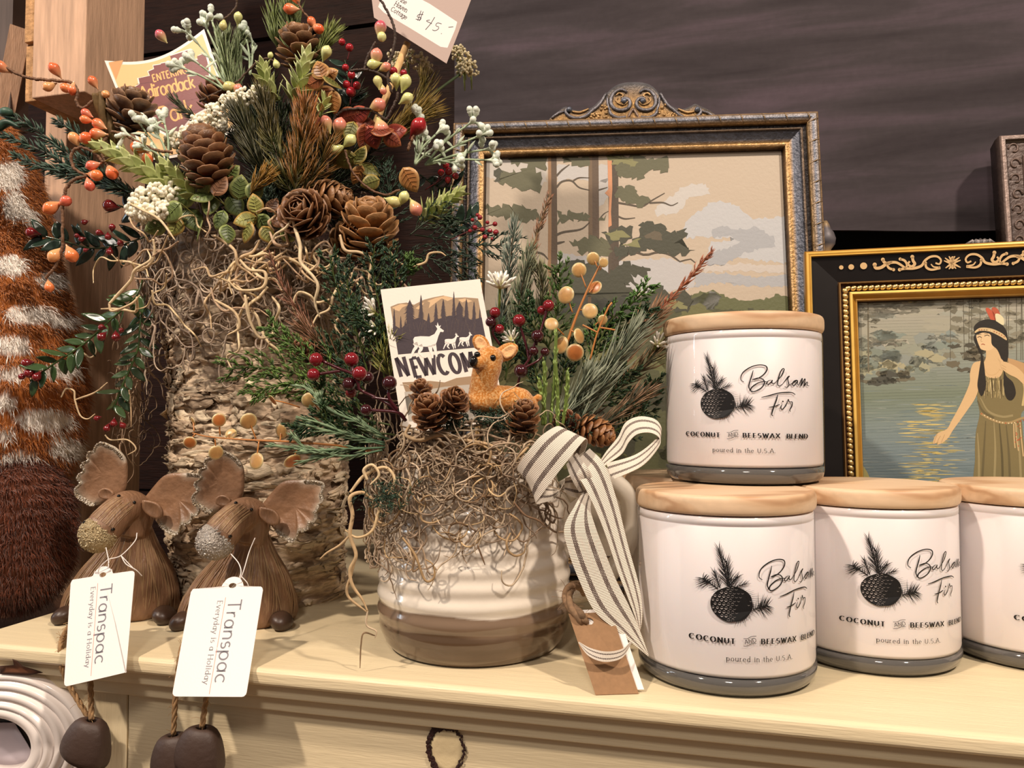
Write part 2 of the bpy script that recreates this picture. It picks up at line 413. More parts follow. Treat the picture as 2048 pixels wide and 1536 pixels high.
# painted canvas mural
def mural_mat():
    m = bpy.data.materials.new('mural_paint'); m.use_nodes = True; nt = m.node_tree; N = nt.nodes; L = nt.links; bs = N['Principled BSDF']
    bs.inputs['Roughness'].default_value = .75; bs.inputs['Specular IOR Level'].default_value = .25
    tc = N.new('ShaderNodeTexCoord'); mp = N.new('ShaderNodeMapping'); mp.inputs['Scale'].default_value = (1.6, 1, 11); mp.inputs['Rotation'].default_value = (0, .10, 0)
    L.new(tc.outputs['Object'], mp.inputs[0])
    nz = N.new('ShaderNodeTexNoise'); nz.inputs['Scale'].default_value = 2.2; nz.inputs['Detail'].default_value = 5; nz.inputs['Roughness'].default_value = .55; nz.inputs['Distortion'].default_value = .4
    L.new(mp.outputs[0], nz.inputs['Vector'])
    rp = N.new('ShaderNodeValToRGB'); e = rp.color_ramp.elements
    e[0].position = .34; e[0].color = (*lin('#2a2326'), 1); e[1].position = .70; e[1].color = (*lin('#51444c'), 1)
    q = e.new(.5); q.color = (*lin('#3a3336'), 1)
    L.new(nz.outputs[0], rp.inputs[0])
    n2 = N.new('ShaderNodeTexNoise'); n2.inputs['Scale'].default_value = 160; n2.inputs['Detail'].default_value = 3; L.new(tc.outputs['Object'], n2.inputs['Vector'])
    mr = N.new('ShaderNodeMapRange'); mr.inputs[3].default_value = .86; mr.inputs[4].default_value = 1.14; L.new(n2.outputs[0], mr.inputs[0])
    hs = N.new('ShaderNodeHueSaturation'); L.new(mr.outputs[0], hs.inputs['Value']); L.new(rp.outputs[0], hs.inputs['Color'])
    L.new(hs.outputs[0], bs.inputs['Base Color']); return m
PN = A([0, 1.0, 0]); MO = A([0, 88.0, 0])
zb1, zb2 = on_plane(1660, 461, MO, PN), on_plane(1990, 451, MO, PN)
b = MB(); us = np.linspace(XM, 150, 60)
zb = np.interp(us, [XM, zb1[0], zb2[0], 150], [zb1[2] + .3, zb1[2], zb2[2] - .6, zb2[2] - 1.5])
wv = .25 * np.sin(us * .35) + .2 * np.sin(us * .13 + 1)
G = np.stack([np.stack([us, 88 + wv, zb], 1), np.stack([us, 88 + wv * .3, zb * 0 + 120], 1)], 1)
G2 = G + A([0, .5, 0])
b.grid(G); b.grid(G2[:, ::-1]); b.grid(np.stack([G[:, 0], G2[:, 0]], 1)[::-1]); b.grid(np.stack([G[0], G2[0]], 0)); b.grid(np.stack([G[:, 1], G2[:, 1]], 1))
tag(b.build('wall_mural', mural_mat()), 'large dark violet grey painted sky canvas covering the wall behind the frames', 'mural')

# ---------------------------------------------------------------- the dresser
def paint(name, c, stretch):
    return mat(name, c, .42, var=.05, vscale=14, stretch=stretch, bump=.00022, bscale=70, spec=.4, var_col=None)
cream = paint('cream_paint', '#e4d3ae', (1, 14, 14))
cream_v = paint('cream_paint_upright', '#decda8', (14, 14, 1))
YF, XL, XR, YB = 39.6, -47.0, 92.0, 90.5
D = thing('dresser', (20, 65, -95), 'cream painted wooden dresser whose top carries the planters, candles and frames', 'dresser')
def slab(y0, z1, z0, x0, name, rad):
    b = MB(); b.box((x0, y0, z0), (XR, YB, z1)); return b.build(name, cream, D, smooth=False, mods=[BEV(rad, 4)])
slab(YF, 0, -1.0, XL, 'dresser_top', .32)
slab(YF + .68, -1.0, -1.85, XL + 1, 'moulding', .12)
slab(YF + 1.36, -1.85, -2.85, XL + 2, 'moulding', .12)
xg = on_plane(256, 1460, A([0, YF + 1.95, 0]), PN)[0]
b = MB(); b.box((XL + 3, YF + 1.95, -95), (xg - .12, YB, -2.85)); b.build('side_post', cream_v, D, smooth=False, mods=[BEV(.08)])
b = MB(); b.box((xg + .02, YF + 1.90, -24), (XR - 3, YB - 2, -2.85)); b.build('drawer_front', cream, D, smooth=False, mods=[BEV(.12)])
b = MB(); b.box((xg - .12, YF + 1.7, -95), (XR - 3, YB - 2, -24.3)); b.build('drawer_front', cream, D, smooth=False, mods=[BEV(.12)])
# worn oval plate on the drawer
FY = A([0, YF + 1.87, 0])
ring = MB(); oc = on_plane(893, 1500, FY, PN); ax, az = .98, 1.32
pl = [oc + A([ax * 1.02 * math.cos(t), -.02, az * 1.02 * math.sin(t)]) for t in np.linspace(0, 2 * math.pi, 40, False)]
ring.plate(pl, .10, 0, 3, lin('#e0cda2'), nrm=(0, -1, 0))
kp = ring.build('knob_plate', mat('cream_paint_v', None, .5, bump=.0003, bscale=300), D)
wr = MB(); r = random.Random(3)
for t in np.linspace(-.9, 2 * math.pi - 2.2, 90):
    for k in range(2):
        s = 1.0 + r.uniform(-.07, .13) + .05 * math.sin(3 * t); c = oc + A([ax * s * math.cos(t), -.08 - r.uniform(0, .03), az * s * math.sin(t)])
        w = r.uniform(.05, .13) * (1.0 if math.cos(t) < .3 else .6); e = [c + A([w * math.cos(q) * r.uniform(.6, 1.3), 0, w * 1.3 * math.sin(q) * r.uniform(.6, 1.3)]) for q in np.linspace(0, 2 * math.pi, 7, False)]
        wr.plate(e, .04, .01, 1, lin('#2c1510') * r.uniform(.6, 1.6), nrm=(0, -1, 0))
wr.build('worn_edge', mat('worn_wood', None, .6), D, smooth=False)

# ---------------------------------------------------------------- candles
def glass_mat():
    m = bpy.data.materials.new('clear_glass'); m.use_nodes = True; nt = m.node_tree; N = nt.nodes; L = nt.links; N.remove(N['Principled BSDF'])
    out = N['Material Output']; tr = N.new('ShaderNodeBsdfTransparent'); gl = N.new('ShaderNodeBsdfGlossy'); gl.inputs['Roughness'].default_value = .03
    gm = N.new('ShaderNodeNewGeometry'); dt = N.new('ShaderNodeVectorMath'); dt.operation = 'DOT_PRODUCT'; L.new(gm.outputs['Normal'], dt.inputs[0]); L.new(gm.outputs['Incoming'], dt.inputs[1])
    ab = N.new('ShaderNodeMath'); ab.operation = 'ABSOLUTE'; L.new(dt.outputs['Value'], ab.inputs[0])
    sb = N.new('ShaderNodeMath'); sb.operation = 'SUBTRACT'; sb.inputs[0].default_value = 1; L.new(ab.outputs[0], sb.inputs[1])
    pw = N.new('ShaderNodeMath'); pw.operation = 'POWER'; pw.inputs[1].default_value = 5; L.new(sb.outputs[0], pw.inputs[0])
    fr = N.new('ShaderNodeMath'); fr.operation = 'MULTIPLY_ADD'; fr.inputs[1].default_value = .7; fr.inputs[2].default_value = .035; L.new(pw.outputs[0], fr.inputs[0]); mx = N.new('ShaderNodeMixShader'); tr.inputs[0].default_value = (.965, .97, .975, 1)
    L.new(fr.outputs[0], mx.inputs[0]); L.new(tr.outputs[0], mx.inputs[1]); L.new(gl.outputs[0], mx.inputs[2]); L.new(mx.outputs[0], out.inputs[0]); return m
GLASS = glass_mat()
m = bpy.data.materials.new('thick_glass'); m.use_nodes = True; bs = m.node_tree.nodes['Principled BSDF']
bs.inputs['Transmission Weight'].default_value = .6; bs.inputs['Coat Weight'].default_value = .6; bs.inputs['Roughness'].default_value = .06; bs.inputs['IOR'].default_value = 1.5; bs.inputs['Base Color'].default_value = (.24, .23, .22, 1)
THICK = m
WAX = mat('white_wax', '#efe6e4', .45, sss=.25)
def lidwood():
    m = bpy.data.materials.new('pine_lid'); m.use_nodes = True; nt = m.node_tree; N = nt.nodes; L = nt.links; bs = N['Principled BSDF']
    bs.inputs['Roughness'].default_value = .48
    tc = N.new('ShaderNodeTexCoord'); mp = N.new('ShaderNodeMapping'); mp.inputs['Scale'].default_value = (5, 75, 110); mp.inputs['Rotation'].default_value = (.5, .15, .2)
    L.new(tc.outputs['Object'], mp.inputs[0])
    wv = N.new('ShaderNodeTexWave'); wv.inputs['Scale'].default_value = .55; wv.inputs['Distortion'].default_value = 6.0; wv.inputs['Detail'].default_value = 2.5; wv.inputs['Detail Scale'].default_value = .9
    L.new(mp.outputs[0], wv.inputs['Vector'])
    rp = N.new('ShaderNodeValToRGB'); e = rp.color_ramp.elements
    e[0].position = .0; e[0].color = (*lin('#c39a74'), 1); e[1].position = .5; e[1].color = (*lin('#e2c3a0'), 1)
    q = e.new(.12); q.color = (*lin('#d8b48e'), 1)
    L.new(wv.outputs[0], rp.inputs[0])
    n2 = N.new('ShaderNodeTexNoise'); n2.inputs['Scale'].default_value = 40; n2.inputs['Detail'].default_value = 6
    m3 = N.new('ShaderNodeMapping'); m3.inputs['Scale'].default_value = (1, 9, 9); L.new(tc.outputs['Object'], m3.inputs[0]); L.new(m3.outputs[0], n2.inputs['Vector'])
    mr = N.new('ShaderNodeMapRange'); mr.inputs[3].default_value = .84; mr.inputs[4].default_value = 1.12; L.new(n2.outputs[0], mr.inputs[0])
    hs = N.new('ShaderNodeHueSaturation'); L.new(mr.outputs[0], hs.inputs['Value']); L.new(rp.outputs[0], hs.inputs['Color']); L.new(hs.outputs[0], bs.inputs['Base Color']); return m
LID = lidwood()
INK = mat('ink_print', None, .5)

def candle_label():
    d = Decal(); k = '#0d0b0c'; r = random.Random(5)
    # cone
    cx, cy, R = 372, 760, 184
    d.poly([(cx + R * math.cos(t) * (1.0 + .015 * math.sin(9 * t)), cy + R * math.sin(t) * (1.0 + .02 * math.sin(7 * t))) for t in np.linspace(0, 2 * math.pi, 50, False)], k, L=2)
    g = lin('#d8cdca')
    for row in range(9):
        for q in range(11):
            u = -1 + 2 * (q + (row % 2) * .5) / 10; v = -1 + 2 * (row + .5) / 9
            if u * u + v * v > .93: continue
            if u > .35 - .25 * v and r.random() < .85: continue
            x, y = cx + u * R, cy + v * R; s = 17 * (1 - .3 * abs(u)); b_ = r.uniform(-.4, .4)
            d.stroke([(x - s, y + s * .35 + b_), (x - s * .3, y + s), (x + s * .7, y + s * .5)], 8 if u < -.2 else 4, g * (1 if u < -.1 else .45), L=3, smooth=6, taper=[.2, 1, .2])
            if u < .1: d.stroke([(x - s * .7, y - s * .2), (x, y - s * .75), (x + s * .7, y - s * .1)], 3.5, g * .8, L=3, smooth=5, taper=[.2, 1, .2])
    d.stroke([(200, 690), (188, 760), (205, 840), (262, 910), (340, 944), (420, 930)], 9, k, L=4, smooth=20)
    # needle sprays
    def spray(base, tip, n, ln, sp, w=7.5):
        b0, t0 = A(base, dtype=float), A(tip, dtype=float); ax_ = t0 - b0
        for i in range(n):
            t = (i // 2 + .4) / (n / 2); p = b0 + ax_ * t; a = math.atan2(ax_[1], ax_[0]) + (1 if i % 2 else -1) * math.radians(sp * (1 - .55 * t) * r.uniform(.8, 1.15)); l = ln * (1 - .35 * t) * r.uniform(.8, 1.1)
            e = p + l * A([math.cos(a), math.sin(a)]); d.stroke([p, (p + e) / 2 + A([r.uniform(-4, 4), -3]), e], w, k, L=2, smooth=5, taper=[1, .8, .15])
        d.stroke([b0, t0], w * 1.4, k, L=2)
    spray((340, 590), (258, 190), 34, 150, 30, 6.5)
    spray((350, 600), (320, 310), 24, 160, 44, 6.5)
    spray((265, 600), (215, 425), 16, 90, 34, 6)
    spray((330, 590), (420, 470), 14, 120, 36, 6)
    spray((380, 590), (500, 540), 12, 100, 44, 6)
    spray((250, 610), (135, 520), 12, 60, 70); spray((165, 560), (125, 510), 20, 110, 110)
    spray((555, 815), (640, 785), 10, 90, 70); spray((610, 795), (700, 775), 22, 150, 85)
    for a in np.linspace(-50, 80, 22):
        q = math.radians(a); d.stroke([(cx + R * math.cos(q), cy + R * math.sin(q)), (cx + (R + r.uniform(40, 120)) * math.cos(q + .12), cy + (R + r.uniform(30, 90)) * math.sin(q + .1))], 4, k, L=2, taper=[1, .2])
    # script name
    def pen(p, w=13): d.stroke(p, w, k, L=4, smooth=8 * len(p), taper=[.5, 1, .9, 1.05, .6])
    pen([(650, 505), (618, 470), (640, 390), (720, 325), (810, 298), (880, 312), (890, 360), (850, 420), (780, 468), (735, 475)])
    pen([(748, 362), (735, 420), (712, 500), (700, 560), (712, 600), (705, 602)])
    pen([(735, 475), (800, 455), (850, 475), (862, 520), (830, 575), (760, 618), (722, 612), (730, 570), (790, 520), (850, 500), (900, 505)])
    pen([(935, 480), (905, 490), (885, 520), (905, 530), (935, 500), (945, 482), (940, 515), (962, 522), (985, 500)], 11)
    pen([(985, 500), (1040, 430), (1070, 355), (1058, 342), (1035, 375), (1010, 460), (1000, 530), (1018, 552), (1050, 530)], 12)
    pen([(1050, 530), (1085, 480), (1110, 440), (1125, 432), (1108, 460), (1112, 500), (1118, 540), (1095, 568), (1072, 560)], 11)
    pen([(1118, 540), (1165, 510), (1205, 480), (1175, 490), (1155, 525), (1170, 545), (1205, 505), (1212, 482), (1212, 530), (1225, 540)], 11)
    pen([(1225, 540), (1262, 455), (1258, 500), (1250, 545), (1285, 470), (1295, 462), (1290, 510), (1285, 548), (1312, 500), (1322, 505), (1318, 540), (1340, 545)], 11)
    pen([(830, 690), (900, 672), (1000, 640), (1080, 630), (1150, 632), (1185, 655)], 14)
    pen([(1000, 655), (985, 720), (955, 810), (935, 890), (945, 915)], 14); pen([(905, 810), (960, 800), (1020, 775)], 12)
    pen([(1045, 770), (1030, 810), (1040, 835), (1075, 800), (1100, 745)], 11); d.dot((1052, 738), 9, k, L=4)
    pen([(1100, 745), (1110, 712), (1120, 745), (1150, 745), (1148, 790), (1125, 840), (1130, 862)], 11)
    # captions
    d.text('COCONUT', 14, 1162, 52, k, .27, thin=.09, serif=.30, ang=-1.5, track=.27, L=4)
    d.text('AND', 478, 1172, 44, k, .10, ang=12, track=.06, L=4)
    for y in (1112, 1188): d.stroke([(465, y + 4), (500, y + 2), (540, y - 20), (585, y - 24)], 5, k, L=4, smooth=14)
    d.text('BEESWAX', 632, 1172, 52, k, .27, thin=.09, serif=.30, ang=-1, track=.34, L=4)
    d.text('BLEND', 1088, 1184, 52, k, .27, thin=.09, serif=.30, ang=-1, track=.20, L=4)
    d.text('poured in the U.S.A.', 310, 1352, 50, k, .11, thin=.06, serif=.22, ang=-.6, track=.17, L=4)
    def mp(x, y, e):
        px = 1380 + x / 5.908; py = 680 + y / 5.908
        a = math.asin(max(-1, min(1, (px - 1487) / 154))); v = (978 - py) / 34.4 * .985; rr = 4.905 + e
        return A([rr * math.sin(a), -rr * math.cos(a), v])
    return d, mp
CANDLES = 'white jar candles with wooden lids'
def make_candle(loc, rz, label):
    c = thing('jar_candle', (0, 0, 0), label, 'candle', CANDLES)
    b = MB(); b.lathe([(0, 1.0), (4.4, 1.0), (4.77, 1.06), (4.83, 1.25), (4.83, 8.68), (4.78, 8.72), (4.78, 8.78), (4.83, 8.82), (4.83, 9.2), (4.3, 9.22), (0, 9.22)], n=96); b.build('wax', WAX, c)
    b = MB(); b.lathe([(4.90, 1.0), (4.90, 9.0), (4.87, 9.18), (4.82, 9.24)], n=96); b.build('glass_wall', GLASS, c)
    b = MB(); b.lathe([(0, .02), (4.1, .02), (4.55, .1), (4.79, .32), (4.89, .62), (4.898, .99), (4.5, .985), (0, .985)], n=96); b.build('glass_base', THICK, c)
    b = MB(); pr = [(0, 9.26), (4.5, 9.26), (4.7, 9.28)] + [(4.58 + .42 * math.cos(t) ** .45, 9.80 + .52 * math.copysign(abs(math.sin(t)) ** .7, math.sin(t))) for t in np.linspace(-1.35, 1.5, 18)] + [(4.5, 10.30), (4.0, 10.32), (0, 10.32)]
    b.lathe(pr, n=96); b.build('lid', LID, c)
    d, mp = candle_label(); d.build('printed_label', mp, INK, c, eps=.002)
    c.location = T(loc); c.rotation_euler[2] = rz; return c
def dup_tree(o):
    c = o.copy(); COL.objects.link(c)
    for ch in o.children:
        e = ch.copy(); COL.objects.link(e); e.parent = c
    return c
def facing(loc, d): return math.atan2(-loc[0], loc[1]) + d
def at_shelf(px, F):
    p = W(px, 900, F); return A([p[0], p[1], 0])
C1, C2, C3, C4 = at_shelf(1446, 44.4), at_shelf(1734, 47.5), at_shelf(2058, 47.6), at_shelf(1382, 55.3)
C5 = at_shelf(1486, 49.7); C5[2] = 10.34
k1 = make_candle(C1, facing(C1, .37), 'front white jar candle with wooden lid carrying a second candle on top')
for loc, dl, lb in ((C2, .42, 'white jar candle on the dresser directly right of the two-high candle stack'),
                    (C3, .56, 'rightmost white jar candle, cut by the right edge of the photo'),
                    (C4, 1.9, 'white jar candle hidden behind the front candle, mostly its lid showing'),
                    (C5, .0, 'raised white jar candle standing on the lids of the other candles')):
    q = dup_tree(k1); q.location = T(loc); q.rotation_euler[2] = facing(loc, dl); q['label'] = lb

# ---------------------------------------------------------------- picture frames
def frame_axes(pxTL, F, lean, yaw):
    U = A([math.cos(yaw), math.sin(yaw), 0]); n0 = A([-math.sin(yaw), math.cos(yaw), 0])
    V = n0 * math.sin(lean) + Zv * math.cos(lean); N = np.cross(U, V)   # N points at the viewer
    return W(*pxTL, F), U, V, N
def sweep(mb, w, h, prof, O, U, V, N):
    """mitred moulding; O outer bottom-left corner, prof = (inset, rise, colour)."""
    rows = []; cols = []
    for ins, d, c in prof:
        rows.append([O + U * x + V * y + N * d for x, y in ((ins, ins), (w - ins, ins), (w - ins, h - ins), (ins, h - ins))]); cols.append([lin(c)] * 4)
    R = A(rows); Cc = A(cols)
    for i in range(4):
        j = (i + 1) % 4
        mb.grid(np.stack([R[:, j], R[:, i]], 1), np.stack([Cc[:, j], Cc[:, i]], 1))
def gilt(name, bump=.0006, bscale=350, metal=.55, rough=.38):
    return mat(name, None, rough, metal, var=.35, vscale=130, bump=bump, bscale=bscale)

# landscape picture with the crested frame
TL, U1, V1, N1 = frame_axes((911, 261), 70.0, math.radians(6), math.radians(9.5))
TR = on_plane(1627, 240, TL, N1); FW = float(np.dot(TR - TL, U1))
FH = TL[2] / V1[2]; O1 = TL - V1 * FH
f1 = thing('picture_frame', O1 + U1 * FW / 2, 'tall crested blue grey and gilt frame holding a print of pine trees', 'picture frame')
SL, GD, DK = '#5f6470', '#ad8c60', '#1d1512'
pr = [(.3, -1.2, DK), (0, 0, SL), (0, 1.3, '#8a7257'), (.12, 1.62, '#b08d62'), (.35, 1.78, '#7d7570'), (.62, 1.8, SL), (.85, 1.7, '#8b7760'), (1.0, 1.5, GD), (1.06, 1.2, DK), (1.32, 1.15, DK), (1.4, 1.4, '#8d7a66'),
      (1.5, 1.46, '#7a6a5c'), (1.6, 1.38, DK), (1.7, 1.28, '#4b4e58'), (2.15, .95, '#62656f'), (2.45, .8, '#a5824f'), (2.6, .84, GD), (2.72, .78, GD), (2.78, .5, '#5e4324'), (2.9, .1, DK)]
b = MB(); sweep(b, FW, FH, pr, O1, U1, V1, N1); b.build('moulding', gilt('antique_gilt', .0009, 420), f1, smooth=False)
bd = MB(); r = random.Random(8)
for a, bb, n in ((O1 + V1 * FH, O1 + V1 * FH + U1 * FW, 17), (O1 + U1 * FW + V1 * FH, O1 + U1 * FW, 22), (O1 + V1 * FH, O1, 22)):
    dr = unit(bb - a); inw = unit((O1 + U1 * FW / 2 + V1 * FH / 2) - (a + bb) / 2); inw = unit(inw - dr * np.dot(inw, dr))
    for i in range(n):
        p = a + (bb - a) * (i + .5) / n + inw * .55 + N1 * 1.78
        bd.tube([p - inw * .42 - N1 * .12 - dr * .16, p + N1 * .1, p + inw * .42 - N1 * .18 + dr * .16], [.03, .06, .03], 6, lin('#9a8263'))
bd.build('reed_band', gilt('antique_gilt', .0009, 420), f1)
pm = MB(); a0 = O1 + U1 * 2.8 + V1 * 2.8 + N1 * .1
pm.add([a0, a0 + U1 * (FW - 5.6), a0 + U1 * (FW - 5.6) + V1 * (FH - 5.6), a0 + V1 * (FH - 5.6)], [(0, 1, 2, 3)], lin('#b7a894'))
PO1 = a0
pm.box((.5, .5, -1.15), (FW - .5, FH - .5, -.9), lin('#3a2a1c'), R=A([U1, V1, N1]), O=O1)
# crest
z4 = lambda x, y: on_plane(1050 + x / 5.12, 150 + y / 5.12, O1 + N1 * 1.0, N1)
ol = [(230, 500), (260, 455), (330, 400), (400, 345), (460, 350), (500, 375), (600, 375), (690, 345), (780, 260), (850, 190), (920, 130), (1010, 98), (1110, 90), (1200, 95), (1280, 120), (1345, 175), (1420, 270), (1500, 335), (1600, 365), (1680, 340), (1740, 312), (1800, 340), (1880, 375), (1945, 430), (1930, 465)]
o2 = spline([z4(*p) for p in ol], 90); o2 = np.vstack([o2, [z4(1930, 500)], [z4(1500, 500)], [z4(1000, 505)], [z4(600, 510)]])
cr = MB()
yb = z4(1100, 520)
k = len(o2); bot = A([p - V1 * max(0, np.dot(p - yb, V1)) for p in o2])
gc = mixc(lin(GD), lin(SL), .35)
front = np.stack([o2 + N1 * .0, o2 + N1 * .28, o2 * .88 + bot * .12 + N1 * .42, o2 * .5 + bot * .5 + N1 * .42, bot + N1 * .42], 0)
cr.grid(front[:, :90][::-1], np.stack([np.tile(lin(SL), (90, 1)), np.tile(lin('#7d7c80'), (90, 1)), np.tile(lin('#5a5450'), (90, 1)), np.tile(lin('#8a6a3e'), (90, 1)), np.tile(lin('#7a5f3c'), (90, 1))], 0)[::-1])
cr.grid(np.stack([o2[:90] - N1 * .7, bot[:90] - N1 * .7], 0)); cr.grid(np.stack([o2[:90], o2[:90] - N1 * .7], 0))
def scroll(pts, rad, c=SL, n=26, rise=.48):
    P = spline([z4(*p) for p in pts], n) + N1 * rise; cr.tube(P, rad * np.interp(np.linspace(0, 1, n), [0, .15, .7, 1], [.6, 1, 1, .7]), 7, mixc(lin(c), lin(GD), .12))
for sx in (1, -1):
    mx = lambda pts: [(1105 + sx * (x - 1105), y) for x, y in pts]
    scroll(mx([(1010, 310), (985, 290), (1005, 265), (1050, 275), (1075, 320), (1050, 370), (980, 390), (910, 370), (875, 310), (890, 240), (940, 190), (1000, 180), (1040, 210)]), .17)
    scroll(mx([(860, 380), (880, 430), (950, 465), (1030, 455)]), .15); scroll(mx([(840, 250), (845, 330), (870, 400)]), .11)
    scroll(mx([(1060, 290), (1010, 330), (960, 320), (930, 290), (950, 260)]), .08, GD)
    scroll(mx([(930, 240), (960, 215), (1000, 235), (985, 260)]), .1, GD)
    scroll(mx([(470, 385), (440, 370), (415, 395), (440, 440), (520, 470), (620, 450), (690, 390), (760, 330), (830, 215)]), .16)
    scroll(mx([(480, 400), (560, 410), (650, 375)]), .11, GD); scroll(mx([(270, 470), (340, 420), (400, 400)]), .13)
    cr.ball(z4(*mx([(455, 385)])[0]) + N1 * .55, .25, lin(SL)); cr.ball(z4(*mx([(1010, 300)])[0]) + N1 * .6, .24, lin(SL))
    for i in range(26):
        q = mx([(r.uniform(660, 840), 0)])[0][0]; yy = r.uniform(max(330, 480 - (abs(q - 1105) < 330) * 90 - 60), 475)
        cr.ball(z4(q, yy) + N1 * .45, r.uniform(.1, .17), lin(GD), 6, 4)
scroll([(1050, 470), (1080, 410), (1105, 380), (1130, 410), (1160, 470)], .13, '#6f5f58')
cr.build('crest', gilt('antique_gilt', .0009, 420), f1)

# gold and black frame
TL2, U2, V2, N2 = frame_axes((1605, 512), 59.5, math.radians(5), 0.0)
FH2 = TL2[2] / V2[2]; O2 = TL2 - V2 * FH2
cx2 = on_plane(1905, 520, TL2, N2); FW2 = 2 * float(np.dot(cx2 - TL2, U2))
f2 = thing('picture_frame', O2 + U2 * FW2 / 2, 'black and gold frame with scroll ornament holding a lake scene behind the candles', 'picture frame')
G1, G2c, BR = '#f0c565', '#b9862f', '#4a2a14'
pr = [(.2, -1.0, BR), (0, .2, BR), (0, 1.15, '#9a6a2a'), (.1, 1.3, G2c), (.22, 1.34, G1), (.34, 1.3, G2c), (.44, 1.36, G1), (.5, 1.2, BR), (.52, 1.1, '#1b1716'), (2.35, .72, '#1e1a19'), (2.42, .7, '#6a4a2a'), (2.46, .92, '#b08a52'), (2.54, .9, BR), (2.62, .6, BR), (3.12, .56, BR),
      (3.18, .82, G1), (3.34, .84, G1), (3.42, .6, G2c), (3.62, .34, G2c), (3.72, .36, '#d9a850'), (3.8, .1, '#3a220e'), (3.86, -.2, '#140c08')]
b = MB(); sweep(b, FW2, FH2, pr, O2, U2, V2, N2); b.build('moulding', mat('black_gold_paint', None, .3, .25, var=.1, vscale=90), f2, smooth=False)
rb = MB()
def beads(a, bb):
    L = np.linalg.norm(bb - a); n = int(L / .40); dr = unit(bb - a); inw = np.cross(N2, dr)
    rb.tube([a + N2 * .5, bb + N2 * .5], .22, 8, lin('#5a3a18'))
    for i in range(n):
        p = a + (bb - a) * (i + .5) / n; rb.ball(p + N2 * .62, (.15, .21, .26), lin('#e9c47a'), 8, 6, axis=dr * .75 + inw * .55)
i_ = 2.86
beads(O2 + V2 * (FH2 - i_) + U2 * i_, O2 + V2 * (FH2 - i_) + U2 * (FW2 - i_)); beads(O2 + V2 * (FH2 - i_) + U2 * i_, O2 + V2 * 6 + U2 * i_)
rb.build('rope_bead', mat('bright_gold', None, .25, .75), f2)
od = Decal(); gc2 = '#e6c28e'
z8 = lambda x, y, e: on_plane(1590 + x / 4.4716, 430 + y / 4.4716, O2 + U2 * 1.5 + V2 * (FH2 - 1.43) + N2 * .98, unit(N2 - V2 * .207)) + N2 * (e + .03)
for c, rr in (((413, 470), 20), ((502, 466), 26), ((613, 456), 32)): od.dot(c, rr, gc2, ry=rr * .95)
def orn(pts, w=26, tp=(1, 1.1, .9, .7), mir=False):
    def q(x, y): return (2830 - x, y - .052 * (2830 - 2 * x)) if mir else (x, y)
    od.stroke([q(*p) for p in pts], w, gc2, smooth=30, taper=tp)
    e = q(*pts[0]); od.dot(e, w * .72, gc2)
for mi in (False, True):
    orn([(712, 445), (720, 475), (770, 470), (830, 432), (900, 425), (950, 450), (990, 480)], mir=mi)
    orn([(785, 400), (800, 425), (850, 440)], 24, mir=mi); orn([(880, 490), (840, 475), (825, 440), (870, 420)], 20, mir=mi)
    orn([(1048, 375), (1055, 410), (1070, 440), (1040, 462), (1010, 440), (1025, 415)], 24, mir=mi)
    orn([(940, 395), (980, 410), (1000, 450), (980, 490)], 20, mir=mi); orn([(935, 490), (980, 480), (1060, 478), (1130, 455), (1160, 410), (1210, 375), (1270, 372), (1305, 405), (1290, 440), (1255, 430)], 22, mir=mi)
    orn([(1165, 430), (1175, 470), (1220, 490), (1300, 478)], 20, mir=mi); orn([(1290, 470), (1240, 465), (1215, 440)], 14, mir=mi)
for p in ([(1340, 385), (1400, 420), (1470, 380)], [(1345, 475), (1405, 440), (1480, 470)], [(1330, 410), (1400, 430), (1480, 405)], [(1375, 370), (1400, 400), (1430, 370)], [(1375, 485), (1405, 455), (1440, 480)]): od.stroke(p, 20, gc2, smooth=16, taper=[.4, 1.3, .4])
od.dot((1408, 460), 16, gc2, ry=24); od.dot((1408, 392), 15, gc2, ry=22)
od.build('scroll_ornament', z8, mat('gold_stencil', None, .4, .2), f2)

# carved dark frame at the right edge, a small crested frame and a turned post behind the black frame
TL3, U3, V3, N3 = frame_axes((1991, 279), 76, math.radians(5), math.radians(4))
FH3 = TL3[2] / V3[2]; O3 = TL3 - V3 * FH3; FW3 = 26.0
f3 = thing('picture_frame', O3 + U3 * FW3 / 2, 'dark carved wooden frame at the right edge against the mural', 'picture frame')
b = MB(); sweep(b, FW3, FH3, [(.2, -1.8, '#1a1210'), (0, -.2, '#2a1d18'), (0, .8, '#6b5a52'), (.12, 1.0, '#a08a80'), (.45, .98, '#77665e'), (.55, .7, '#2c201b'), (.7, .55, '#4a3a33'), (2.0, .5, '#4d3c34'), (2.1, .75, '#8a766c'), (2.3, .74, '#6c5a51'), (2.4, .5, '#241916'), (2.8, .3, '#5d4c44'), (3.0, .0, '#120c0a')], O3, U3, V3, N3)
b.build('moulding', mat('carved_walnut', None, .4, .2, var=.3, vscale=120, bump=.0006, bscale=300), f3, smooth=False)
cv = MB()
for i in range(24):
    yy = FH3 - 1.3 - i * 1.55; c = O3 + U3 * 1.35 + V3 * yy + N3 * .55; s = 1 if i % 2 else -1
    cv.tube([c + U3 * (s * .5 * math.cos(t) * (1 - t / 9)) + V3 * (.62 * math.sin(t) * (1 - t / 9)) for t in np.linspace(0, 5.2, 16)], .11, 6, lin('#5f4d44'))
    c = O3 + U3 * (2.7 + i * 1.0) + V3 * (FH3 - 1.35) + N3 * .55
    if i < 20: cv.tube([c + U3 * (.45 * math.cos(t) * (1 - t / 9)) + V3 * (s * .5 * math.sin(t) * (1 - t / 9)) for t in np.linspace(0, 5.2, 14)], .11, 6, lin('#5f4d44'))
cv.build('carving', mat('carved_walnut', None, .4, .2, var=.3, vscale=120, bump=.0006, bscale=300), f3)
